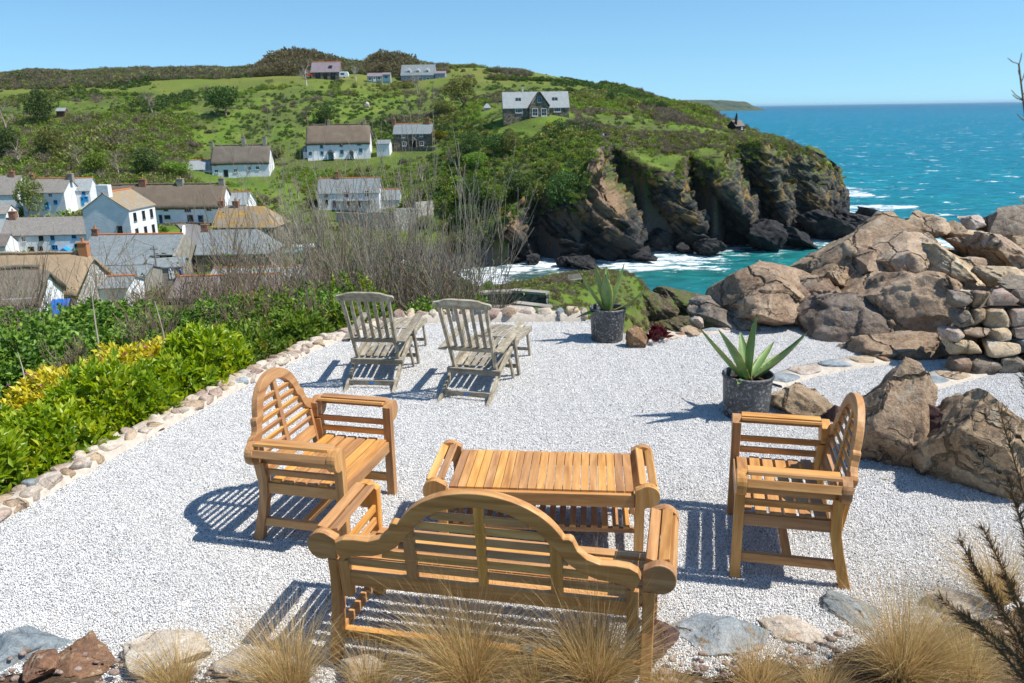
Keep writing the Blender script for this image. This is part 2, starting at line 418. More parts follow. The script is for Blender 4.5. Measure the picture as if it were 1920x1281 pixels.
# cliff face
net = catmull(cl_cols, 40)                            # (N,5,3)
net = np.swapaxes(catmull(np.swapaxes(net, 0, 1), 48), 0, 1)   # (N, 4*42+1, 3)
N, Mr = net.shape[:2]
du = np.gradient(net, axis=0); dv = np.gradient(net, axis=1); nrm = np.cross(du, dv); nrm /= np.linalg.norm(nrm, axis=-1, keepdims=True) + 1e-9
flip = np.sign((nrm * np.stack([-net[..., 0], -net[..., 1], 0*net[..., 0]], -1)).sum(-1).mean()); nrm *= flip
tt = np.linspace(0, 1, Mr)[None, :]
dipn = np.array([0.60, -0.25, 0.78]); dipn /= np.linalg.norm(dipn)
strat = net @ dipn; jit = fbm(net / 12.0, 3, 21) * 1.6
lay = (strat + jit) / 1.5; fr = lay - np.floor(lay); hl = _hash(np.floor(lay).astype(np.int64), np.zeros_like(lay, np.int64), np.zeros_like(lay, np.int64), 5)
j2 = net @ np.array([0.72, 0.25, -0.65]); lay2 = (j2 + fbm(net / 12.0, 2, 31) * 1.5) / 4.2; h2 = _hash(np.floor(lay2).astype(np.int64), np.floor(lay).astype(np.int64) // 2, np.zeros_like(lay, np.int64), 9)
lay3 = (net @ np.array([0.25, 0.6, 0.75]) + fbm(net / 5.0, 2, 33) * 1.2) / 1.6; h3 = _hash(np.floor(lay3).astype(np.int64), np.floor(lay2).astype(np.int64), np.floor(lay).astype(np.int64), 19)
lay4 = (strat + jit) / 6.0; h4 = _hash(np.floor(lay4).astype(np.int64), np.floor(j2 / 9.0).astype(np.int64), np.zeros_like(lay, np.int64), 29)
disp = fbm(net / 1.3, 4, 51) * 0.45 + (fr - 0.5) * 0.7 + (hl - 0.5) * 1.3 + (h2 - 0.5) * 2.4 + (h3 - 0.5) * 1.4 + (h4 - 0.5) * 3.4
disp = disp * sstep(1.0, 0.86, tt) * 1.0
cv = net + nrm * disp[..., None]
cv[..., 2] += sstep(0.96, 1.0, tt) * 0.5
me = mesh_np('cliff', cv.reshape(-1, 3), grid_faces(N, Mr)[:, ::(1 if flip > 0 else -1)], False)
n = NT('cliff_rock')
w = n.coord('World'); wr_ = n.coord('World', rot=(RAD(-12), RAD(-38), 0)); mp_ = n.node('ShaderNodeMapping'); n.l.new(wr_, mp_.inputs[0]); mp_.inputs['Scale'].default_value = (0.28, 0.5, 2.4); ws = mp_.outputs[0]
a = n.noise(w, 0.16, 6, 0.65); b2 = n.noise(ws, 0.8, 5, 0.6); f2 = n.noise(w, 2.2, 5, 0.7)
rock = n.ramp(b2, [(0.30, (0.014, 0.014, 0.015)), (0.48, (0.040, 0.037, 0.034)), (0.62, (0.088, 0.080, 0.068)), (0.75, (0.18, 0.165, 0.14))])
och = n.ramp(f2, [(0.35, (0.23, 0.115, 0.030)), (0.65, (0.36, 0.24, 0.06))])
z = sep_z(n, w)
hi = maprange(n, n.math('ADD', z, n.math('MULTIPLY', a, 10.0)), -24.0, -14.0)
lich = n.math('MULTIPLY', n.ramp(n.noise(w, 0.22, 6, 0.7), [(0.50, 0.0), (0.60, 0.85)]), hi)
c = n.mix(lich, rock, och)
low = n.math('SUBTRACT', 1.0, maprange(n, n.math('ADD', z, n.math('MULTIPLY', a, 6.0)), -27.5, -20.5), True)
c = n.mix(n.math('MULTIPLY', low, 0.85), c, n.ramp(f2, [(0.3, (0.012, 0.012, 0.014)), (0.7, (0.045, 0.043, 0.042))]))
up = n.math('MULTIPLY', maprange(n, slope_z(n), 0.42, 0.72), maprange(n, z, -22.0, -17.0))
grs = n.ramp(f2, [(0.3, (0.05, 0.075, 0.016)), (0.7, (0.12, 0.15, 0.035))]); c = n.mix(up, c, grs)
scree = n.ramp(f2, [(0.3, (0.16, 0.10, 0.06)), (0.7, (0.34, 0.23, 0.14))]); c = n.mix(n.attr('scree'), c, scree)
bm_ = n.bump(b2, 0.8, 0.5); bm_ = n.bump(f2, 0.8, 0.25, bm_)
M_CLIFF = n.fin(c, 0.8, bm_, 0.3)
# pale scree on the slip below the bench
sp = np.array([at(1118, 330, 200), at(1135, 380, 198), at(960, 425, 190)])
fl = cv.reshape(-1, 3); sc_ = np.zeros(len(fl))
for p, R in zip(sp, (7.5, 6.0, 3.5)): sc_ = np.maximum(sc_, sstep(1.0, 0.4, np.linalg.norm((fl - p) * [1, .5, .7], axis=1) / R + 0.5 * fbm(fl / 2.5, 3, 8)))
vattr(me, 'scree', sc_)
cliff = link('cliff', me, M_CLIFF, kind='structure')

# sea: one sheet out to the horizon, wave relief near the coast
base_line = np.array([c_[0, :2] for c_ in cl_cols])
COAST = np.concatenate([np.array([atz(880,535,SEA_Z)[:2], atz(848,490,SEA_Z)[:2]]), base_line])
nA2, nR2 = 520, 560
th = np.linspace(RAD(-40), RAD(60), nA2); rr = np.concatenate([np.exp(np.linspace(math.log(95), math.log(700), 400)), np.exp(np.linspace(math.log(710), math.log(90000), 160))])
X = np.sin(th)[:, None] * rr[None]; Y = np.cos(th)[:, None] * rr[None]
dc = poly_dist(X, Y, COAST, False)
P2 = np.stack([X * 0.8 + Y * 0.3, Y * 1.6 - X * 0.4, 0 * X], -1)
sw = fbm(P2 / 16.0, 3, 71) * 0.55 + ridged(P2 / 5.0, 3, 73) * 0.18
Z = SEA_Z + sw * sstep(2500, 400, np.hypot(X, Y)) 
V = np.stack([X, Y, Z], -1).reshape(-1, 3)
me = mesh_np('sea', V, grid_faces(nA2, nR2)[:, ::-1], True)
Pf = np.stack([X, Y, 0 * X], -1)
shore = np.exp(-(dc / 7.0) ** 1.2) * 0.70 + np.exp(-dc / 30.0) * 0.70
patch = sstep(0.05, 0.6, fbm(np.stack([X, Y * 1.5, 0 * X], -1) / 34.0, 3, 77)) * sstep(130, 25, dc) * 0.9
vattr(me, 'foam', np.clip(shore + patch, 0, 1).ravel())
vattr(me, 'dist', np.log10(np.hypot(X, Y)).ravel())
vattr(me, 'shallow', (np.exp(-np.hypot(X - atz(930,525,SEA_Z)[0], Y - atz(930,525,SEA_Z)[1]) / 20.0)).ravel())
n = NT('sea_water')
w = n.coord('World', scale=(1.0, 2.2, 1.0), rot=(0, 0, RAD(14)))
warp = n.node('ShaderNodeVectorMath', operation='MULTIPLY_ADD'); n.l.new(n.noise(w, 0.09, 3, 0.6, out='Color'), warp.inputs[0]); warp.inputs[1].default_value = (9, 9, 0); n.l.new(w, warp.inputs[2])
wv = warp.outputs[0]
n1 = n.noise(wv, 0.16, 5, 0.62); n2 = n.noise(w, 0.75, 4, 0.6); n3 = n.noise(w, 0.012, 3, 0.6)
deep = n.ramp(n.attr('dist'), [(0.0, (0.006, 0.130, 0.118)), (0.455, (0.006, 0.140, 0.132)), (0.52, (0.004, 0.165, 0.215)), (0.70, (0.003, 0.145, 0.235)), (0.82, (0.003, 0.085, 0.165))])
# 'dist' is log10 metres / 5 -> ramp position
dd = n.math('DIVIDE', n.attr('dist'), 5.0); n.l.new(dd, deep.node.inputs['Fac'])
var = n.ramp(n1, [(0.30, 0.50), (0.5, 1.0), (0.70, 1.5)])
c = n.mix(1.0, deep, var, 'MULTIPLY'); c = n.mix(n.math('MULTIPLY', n.ramp(n3, [(0.4, 0.0), (0.6, 1.0)]), 0.35), c, (0.003, 0.115, 0.20))
c = n.mix(n.attr('shallow'), c, (0.045, 0.050, 0.050))
ft = n.math('SUBTRACT', 0.74, n.math('MULTIPLY', n.attr('foam'), 0.30))
foam = maprange(n, n.math('SUBTRACT', n.ramp(n.noise(wv, 0.22, 9, 0.72), [(0, 0.0), (1, 1.0)]), ft), -0.03, 0.10)
cap = n.math('MULTIPLY', n.ramp(n.noise(n.coord('World', scale=(0.35, 0.9, 1), rot=(0, 0, RAD(12))), 0.17, 6, 0.68), [(0.625, 0.0), (0.665, 1.0)]), maprange(n, dd, 0.455, 0.50))
foam = n.math('MAXIMUM', foam, n.math('MULTIPLY', cap, 0.9))
c = n.mix(foam, c, (0.80, 0.83, 0.84))
bm_ = n.bump(n1, 0.7, 1.2); bm_ = n.bump(n2, 0.6, 0.35, bm_)
M_SEA = n.fin(c, 0.5, bm_, 0.12)
sea = link('sea', me, M_SEA, kind='structure')

# far headland across the bay
hx = []
prof = [(1262,192),(1285,189),(1310,188),(1335,188),(1360,188.5),(1380,190),(1395,191.5),(1403,194),(1410,197.5),(1418,200.5),(1424,202.5)]
rows = []
for j, (u, fwd) in enumerate(((0.0, -260), (0.12, -200), (0.35, -150), (0.6, -110), (0.85, -60), (1.0, 0), (1.0, 500), (0.0, 900))):
    r = []
    for px, py in prof:
        T = at(px, py, 6500.0); p = T.copy(); p[1] += fwd; p[2] = SEA_Z - 3 + (T[2] - SEA_Z + 3) * u; r.append(p)
    rows.append(r)
H = np.array(rows); H = catmull(H, 6); H = np.swapaxes(catmull(np.swapaxes(H, 0, 1), 14), 0, 1)
H[..., 1] += fbm(H / 110.0, 4, 91) * 60; H[..., 2] += fbm(H / 60.0, 4, 92) * 6 * sstep(SEA_Z, SEA_Z + 30, H[..., 2])
me = mesh_np('far_headland', H.reshape(-1, 3), grid_faces(H.shape[0], H.shape[1]), False)
n = NT('headland_far_rock'); w = n.coord('World')
c = n.ramp(n.noise(w, 0.02, 5, 0.65), [(0.3, (0.035, 0.045, 0.03)), (0.55, (0.065, 0.072, 0.052)), (0.75, (0.11, 0.105, 0.085))])
c = n.mix(maprange(n, slope_z(n), 0.75, 0.97), c, (0.07, 0.085, 0.035))
headland = link('far_headland', me, n.fin(c, 0.95, None, 0.1), kind='structure')
# ------------------------------------------------------------------ gravel terrace
def px_poly(pts, z=0.0): return [atz(x, y, z) for x, y in pts]
GRAVEL = px_poly([(-250,1110),(0,982),(190,873),(330,796),(500,705),(600,655),(660,634),(745,611),(850,605),(950,606),(1100,604),(1180,640),(1300,628),(1420,617),(1520,610),(1700,650),(1990,640),(2150,700),(2150,1300)])
GRAVEL += [np.array([3.2, 2.9, 0]), np.array([-3.4, 2.9, 0])]
GP = np.array([[p[0], p[1]] for p in GRAVEL])
bm = bmesh.new(); vs = [bm.verts.new((p[0], p[1], -0.006)) for p in GRAVEL]; f = bm.faces.new(vs)
if f.normal.z < 0: bmesh.ops.reverse_faces(bm, faces=[f])
bmesh.ops.triangulate(bm, faces=bm.faces)
me = bpy.data.meshes.new('gravel_bed'); bm.to_mesh(me); bm.free()
n = NT('gravel_bed_mat'); w = n.coord('World')
v1 = n.voro(w, 95, out='Color'); v2 = n.voro(w, 95)
c = n.ramp(sep_z(n, v1, 0), [(0.0, (0.34, 0.34, 0.34)), (0.4, (0.62, 0.61, 0.60)), (1.0, (0.80, 0.79, 0.77))])
link('gravel_bed', me, n.fin(c, 0.9, n.bump(v2, 1.0, 0.006), 0.1), kind='structure')
# loose chippings on top: tiles of real pebbles instanced over the bed
rng = np.random.default_rng(4)
TILE = 0.36
def pebble_tile(k, cnt=3300):
    r = np.random.default_rng(100 + k)
    o = np.array([[1,0,0],[-1,0,0],[0,1,0],[0,-1,0],[0,0,1],[0,0,-1]], float)
    fc = np.array([[0,2,4],[2,1,4],[1,3,4],[3,0,4],[2,0,5],[1,2,5],[3,1,5],[0,3,5]])
    c = np.stack([r.uniform(-.5, .5, cnt) * TILE * 1.04, r.uniform(-.5, .5, cnt) * TILE * 1.04, r.uniform(-.004, .0055, cnt)], -1)
    s = r.uniform(0.0030, 0.0066, (cnt, 1, 1)) * r.uniform(.6, 1.25, (cnt, 1, 3)); s[:, :, 2] *= .8
    V = o[None] * s * r.uniform(.75, 1.25, (cnt, 6, 1))
    q = r.normal(size=(cnt, 3, 3)); Q, _ = np.linalg.qr(q); V = np.einsum('nij,nkj->nki', Q, V) + c[:, None]
    F = (fc[None] + np.arange(cnt)[:, None, None] * 6).reshape(-1, 3)
    me = mesh_np('chippings', V.reshape(-1, 3), F)
    t = r.random(cnt); fattr(me, 'tint', np.repeat(t, 8)); return me
n = NT('chippings_mat'); t = n.attr('tint')
c = n.ramp(t, [(0.0, (0.20, 0.20, 0.205)), (0.07, (0.38, 0.375, 0.37)), (0.25, (0.62, 0.61, 0.60)), (0.65, (0.76, 0.75, 0.735)), (0.95, (0.84, 0.83, 0.81)), (1.0, (0.72, 0.60, 0.48))])
M_CHIP = n.fin(c, 0.75, None, 0.25)
tiles = []
for k in range(4):
    me = pebble_tile(k); me.materials.append(M_CHIP); tiles.append(bpy.data.objects.new('chippings_patch_%d' % k, me))
pts = []
xs = np.arange(GP[:, 0].min(), GP[:, 0].max(), TILE); ys = np.arange(2.9, GP[:, 1].max(), TILE)
for x in xs:
    for y in ys:
        if (in_poly(np.array([x]), np.array([y]), GP)[0] or poly_dist(np.array([x]), np.array([y]), GP)[0] < 0.17) and abs(x) < 0.95 * (y + 1.0): pts.append((x, y, 0.0))
pts = np.array(pts); pts[:, 2] = 0.0035 * fbm(pts * 1.3, 2, 8)
def gn_scatter(name, pts, templates, rz, scale, kind='stuff', pick=None, rx=None, ry=None):
    me = bpy.data.meshes.new(name); me.vertices.add(len(pts)); me.vertices.foreach_set('co', np.ascontiguousarray(pts, np.float32).ravel()); me.update()
    if pick is None: pick = np.random.default_rng(9).integers(0, len(templates), len(pts))
    vattr(me, 'pick', pick); vattr(me, 'rz', rz); vattr(me, 'sc', scale)
    vattr(me, 'rx', np.zeros(len(pts)) if rx is None else rx); vattr(me, 'ry', np.zeros(len(pts)) if ry is None else ry)
    o = link(name, me); o['kind'] = kind
    ng = bpy.data.node_groups.new(name + '_scatter', 'GeometryNodeTree')
    ng.interface.new_socket('Geometry', in_out='INPUT', socket_type='NodeSocketGeometry'); ng.interface.new_socket('Geometry', in_out='OUTPUT', socket_type='NodeSocketGeometry')
    N_ = ng.nodes; L_ = ng.links; gi = N_.new('NodeGroupInput'); go = N_.new('NodeGroupOutput'); jn = N_.new('GeometryNodeJoinGeometry')
    def na(nm):
        a = N_.new('GeometryNodeInputNamedAttribute'); a.data_type = 'FLOAT'; a.inputs['Name'].default_value = nm; return a.outputs['Attribute']
    rot = N_.new('ShaderNodeCombineXYZ'); L_.new(na('rx'), rot.inputs[0]); L_.new(na('ry'), rot.inputs[1]); L_.new(na('rz'), rot.inputs[2])
    for k, T in enumerate(templates):
        oi = N_.new('GeometryNodeObjectInfo'); oi.inputs['Object'].default_value = T; oi.inputs['As Instance'].default_value = True
        cmp_ = N_.new('FunctionNodeCompare'); cmp_.data_type = 'FLOAT'; cmp_.operation = 'EQUAL'; L_.new(na('pick'), cmp_.inputs[0]); cmp_.inputs[1].default_value = k; cmp_.inputs['Epsilon'].default_value = 0.1
        ip = N_.new('GeometryNodeInstanceOnPoints'); L_.new(gi.outputs[0], ip.inputs['Points']); L_.new(cmp_.outputs[0], ip.inputs['Selection'])
        L_.new(oi.outputs['Geometry'], ip.inputs['Instance']); L_.new(rot.outputs[0], ip.inputs['Rotation']); L_.new(na('sc'), ip.inputs['Scale'])
        L_.new(ip.outputs[0], jn.inputs[0])
    L_.new(jn.outputs[0], go.inputs[0])
    m = o.modifiers.new('scatter', 'NODES'); m.node_group = ng
    return o
gravel = gn_scatter('gravel', pts, tiles, rng.integers(0, 4, len(pts)) * math.pi / 2, np.ones(len(pts)))
gravel['label'] = 'pale grey stone chippings covering the terrace'
print('gravel tiles', len(pts))

# ------------------------------------------------------------------ teak furniture
def teak_mat(name, axis, cols, rough=0.5, weather=0.0):
    n = NT(name); sc = [9.0, 9.0, 9.0]; sc[axis] = 0.8
    v = n.coord('Object', scale=sc, rnd=True); v2 = n.coord('Object', scale=[k * 5 for k in sc], rnd=True)
    g = n.noise(v, 2.2, 5, 0.6, 0.6); g2 = n.noise(v2, 2.0, 4, 0.65)
    c = n.ramp(g, [(0.28, cols[0]), (0.5, cols[1]), (0.72, cols[2])])
    c = n.mix(n.math('MULTIPLY', n.ramp(g2, [(0.45, 0.0), (0.7, 1.0)]), 0.35), c, cols[0])
    c = n.hsv(c, n.math('ADD', n.math('MULTIPLY', n.rand(), 0.008), 0.493), n.math('ADD', n.math('MULTIPLY', n.rand(), 0.14), 0.92), n.math('ADD', n.math('MULTIPLY', n.rand(), 0.46), 0.74))
    if weather:
        p = n.noise(n.coord('Object', rnd=True), 14, 5, 0.7)
        c = n.mix(n.ramp(p, [(0.42, 0.0), (0.62, weather)]), c, cols[3])
    return n.fin(c, rough, n.bump(g2, 0.25, 0.002), 0.35)
TK = ((0.32, 0.142, 0.040), (0.52, 0.268, 0.088), (0.67, 0.385, 0.148))
TEAK = [teak_mat('teak_' + 'xyz'[i], i, TK) for i in range(3)]
GK = ((0.21, 0.175, 0.12), (0.36, 0.31, 0.23), (0.52, 0.465, 0.37), (0.15, 0.13, 0.085))
GREY = [teak_mat('weathered_teak_' + 'xyz'[i], i, GK, 0.8, 0.7) for i in range(3)]
I4 = Matrix.Identity(4)
def mirror(half, ):
    """half outline from centre outward -> full from -x to +x"""
    return [(-x, z) for x, z in half[::-1]] + list(half[1:] if half[0][0] == 0 else half)
def scroll_poly(cx, inner, zlow, zc, r, sgn, zfoot=None):
    """scroll end: square inner edge, round outer disc; with a leg down to zfoot if given"""
    P = []
    if zfoot is not None: P += [(inner + 0.058, zfoot), (inner + 0.058, zlow - 0.03), (inner + 0.066, zlow - 0.012)]
    else: P += [(inner, zlow - 0.01)]
    for k in range(15):
        a = RAD(-115 + k * 240 / 14); P.append((cx + r * math.cos(a), zc + r * math.sin(a)))
    P += [(inner, zc + r * 0.55)]
    if zfoot is not None: P += [(inner, zfoot)]
    return [(sgn * x, z) for x, z in (P if sgn > 0 else P[::-1])]
def tr(x, y, z): return Matrix.Translation((x, y, z))
def lutyens(name, label, cat, loc, yaw, W, d, top, bot, mull, n_seat=6, two_legs_mid=False):
    T = thing(name, label, cat, (loc[0], loc[1], 0), yaw)
    hw = W / 2; f = d / 2; B = 0.004
    zc, r = 0.642, 0.076
    for s in (-1, 1):
        MB().prism(scroll_poly(hw - 0.004, hw - 0.082, 0.585, zc, r, s, 0.0), 0.058, tr(0, f, 0)).build('front_leg', TEAK[2], T, B, fix=True)
        MB().prism(scroll_poly(hw - 0.004, hw - 0.082, 0.585, zc, r, s), 0.056, tr(0, -f - 0.012, 0)).build('arm_scroll', TEAK[0], T, B, fix=True)
        # sabre back leg
        a = [(-f - 0.10, 0.0), (-f - 0.075, 0.10), (-f - 0.045, 0.22), (-f - 0.022, 0.34), (-f - 0.018, 0.46), (-f - 0.030, 0.565)]
        b = [(y + 0.062 if i else y + 0.066, z) for i, (y, z) in enumerate(a)]
        R = Matrix.Rotation(RAD(90), 4, 'Z')
        MB().strip([(p[0], p[1]) for p in a], [(p[0], p[1]) for p in b], 0.056, tr(s * (hw - 0.054), 0, 0) @ R).build('back_leg', TEAK[2], T, B, fix=True)
        # arm slats
        for (dx, dz, w, h, ang) in ((-0.045, 0.062, 0.052, 0.019, 14), (0.016, 0.068, 0.052, 0.019, -12), (0.058, 0.020, 0.019, 0.050, -20), (-0.058, -0.072, 0.019, 0.042, 0), (-0.058, -0.150, 0.019, 0.042, 0)):
            Rm = Matrix.Rotation(RAD(-ang * s * -1), 3, 'Y')
            MB().box((s * (hw - 0.004 + dx), -0.008, zc + dz), (w, d - 0.045, h), Rm).build('arm_slat', TEAK[1], T, B * .7)
        MB().box((s * (hw - 0.056), -0.004, 0.385), (0.034, d - 0.02, 0.075)).build('seat_rail', TEAK[1], T, B * .7)
        MB().box((s * (hw - 0.056), -0.025, 0.135), (0.032, d + 0.03, 0.058)).build('stretcher', TEAK[1], T, B * .7)
    MB().box((0, (-0.02 if W < 1.2 else -f + 0.02), (0.135 if W < 1.2 else 0.115)), (W - 0.145, 0.05, 0.030 if W < 1.2 else 0.05)).build('stretcher', TEAK[0], T, B * .7)
    MB().box((0, f - 0.004, 0.387), (W - 0.172, 0.030, 0.078)).build('front_rail', TEAK[0], T, B * .7)
    for k in range(n_seat):
        y = f - 0.012 - 0.03 - k * (d - 0.055) / n_seat
        zz = 0.436 - 0.012 * math.sin(math.pi * (k + 0.5) / n_seat)
        MB().box((0, y, zz), (W - 0.10 if k else W - 0.17, (d - 0.055) / n_seat - 0.017, 0.021)).build('seat_slat', TEAK[0], T, B * .8)
    # the back: x across, s along the reclined plane
    Mb = tr(0, -f - 0.012, 0.40) @ Matrix.Rotation(RAD(9.0), 4, 'X') @ tr(0, 0, -0.40)
    MB().strip(mirror(top), mirror(bot), 0.046, Mb).build('back_arch', TEAK[0], T, B, fix=True)
    xs_, zs_ = zip(*bot)
    def xin(z):
        best = 0
        for (x0, z0), (x1, z1) in zip(bot[:-1], bot[1:]):
            if min(z0, z1) <= z <= max(z0, z1) and abs(z1 - z0) > 1e-6: best = max(best, x0 + (x1 - x0) * (z - z0) / (z1 - z0))
        if z < min(zs_): best = max(xs_)
        return best
    xs0 = max(xs_)
    for s in (-1, 1):
        MB().box((0, 0, 0), (0.055, 0.044, min(zs_) - 0.36 + 0.02)).build('back_stile', TEAK[2], T, B).matrix_local = Mb @ tr(s * (xs0 + 0.004), 0, (0.36 + min(zs_) + 0.02) / 2)
    MB().box((0, 0, 0), (2 * xs0 - 0.04, 0.036, 0.085)).build('bottom_rail', TEAK[0], T, B).matrix_local = Mb @ tr(0, 0, 0.475)
    ztop = max(zs_)
    for mx in mull:
        zt = ztop + 0.012 if mx == 0 else [z for x, z in bot if abs(x - abs(mx)) == min(abs(x_ - abs(mx)) for x_, _ in bot)][0] + 0.02
        MB().box((0, 0, 0), (0.046 if mx == 0 else 0.058, 0.030, zt - 0.50)).build('back_mullion', TEAK[2], T, B * .7).matrix_local = Mb @ tr(mx, 0, (zt + 0.50) / 2)
    k = 0; z = 0.575
    while z < ztop - 0.02:
        x = xin(z + 0.015)
        if x > 0.05:
            o = MB().box((0, 0, 0), (2 * x + 0.012, 0.019, 0.036)).build('back_slat', TEAK[0], T, B * .7)
            o.matrix_local = Mb @ tr(0, 0.0, z) @ Matrix.Rotation(RAD(-28), 4, 'X')
        z += 0.0655
    return T
def arch(rx, z0, rz, t1, n_=14): return [(rx * math.sin(RAD(t1) * i / n_), z0 + rz * math.cos(RAD(t1) * i / n_)) for i in range(n_ + 1)]
c_top = arch(0.300, 0.775, 0.285, 80) + [(0.318, 0.822), (0.326, 0.808), (0.330, 0.772), (0.342, 0.742), (0.362, 0.724), (0.385, 0.722), (0.405, 0.712), (0.418, 0.692), (0.420, 0.672)]
c_bot = arch(0.232, 0.765, 0.222, 80) + [(0.262, 0.775), (0.272, 0.755), (0.282, 0.725), (0.300, 0.690), (0.330, 0.662), (0.350, 0.652), (0.368, 0.642), (0.376, 0.630), (0.376, 0.618)]
lutyens('armchair', 'teak arched-back armchair with its slatted back to the stone kerb, left of the table', 'armchair', (-1.271, 5.227), RAD(-103.9), 0.915, 0.555, c_top, c_bot, (0,))
lutyens('armchair', 'teak arched-back armchair with its back to the boulders, right of the table', 'armchair', (1.687, 4.711), RAD(76.8), 0.915, 0.555, c_top, c_bot, (0,))
b_top = arch(0.430, 0.720, 0.340, 68, 18) + [(0.425, 0.852), (0.440, 0.842), (0.462, 0.790), (0.505, 0.748), (0.565, 0.726), (0.640, 0.728), (0.700, 0.722), (0.738, 0.700), (0.752, 0.664)]
b_bot = arch(0.352, 0.720, 0.262, 68, 18) + [(0.362, 0.785), (0.385, 0.752), (0.425, 0.704), (0.485, 0.662), (0.555, 0.636), (0.630, 0.628), (0.680, 0.616), (0.705, 0.598), (0.712, 0.570)]
lutyens('garden_bench', 'long teak bench with a high arched slatted back, seen from behind', 'bench', (-0.087, 3.807), RAD(-12.4), 1.681, 0.555, b_top, b_bot, (0, 0.36, -0.36))

T = thing('coffee_table', 'teak slatted coffee table with rolled ends and a lower shelf', 'table', (0.19, 4.947, 0), RAD(-5.7))
tl, tw, tz = 1.327, 0.613, 0.44
for sx in (-1, 1):
    for sy in (-1, 1):
        MB().prism(scroll_poly(tl/2, tl/2 - 0.078, tz - 0.055, tz, 0.072, sx, 0.0), 0.058, tr(0, sy * tw/2, 0)).build('leg', TEAK[2], T, 0.004, fix=True)
    for dx, dz, ang in ((-0.03, 0.052, 18), (0.035, 0.046, -28)):
        MB().box((sx * (tl/2 + dx), 0, tz + dz), (0.050, tw - 0.05, 0.019), Matrix.Rotation(RAD(ang * sx), 3, 'Y')).build('end_slat', TEAK[1], T, 0.003)
    MB().box((sx * (tl/2 - 0.05), 0, 0.16), (0.032, tw - 0.05, 0.05)).build('end_rail', TEAK[1], T, 0.003)
    MB().box((0, sx * (tw/2 - 0.005), tz - 0.040), (tl - 0.16, 0.032, 0.085)).build('apron', TEAK[0], T, 0.003)
    MB().box((0, sx * (tw/2 - 0.055), 0.172), (tl - 0.13, 0.03, 0.032)).build('shelf_rail', TEAK[0], T, 0.003)
nb = 21
for k in range(nb):
    x = -tl/2 + 0.085 + (k + 0.5) * (tl - 0.17) / nb
    MB().box((x, 0, tz + 0.008), ((tl - 0.17) / nb - 0.004, tw - 0.035, 0.02)).build('top_slat', TEAK[1], T, 0.002)
for k in range(17):
    x = -tl/2 + 0.09 + (k + 0.5) * (tl - 0.18) / 17
    MB().box((x, 0, 0.199), ((tl - 0.18) / 17 - 0.028, tw - 0.06, 0.018)).build('shelf_slat', TEAK[1], T, 0.002)

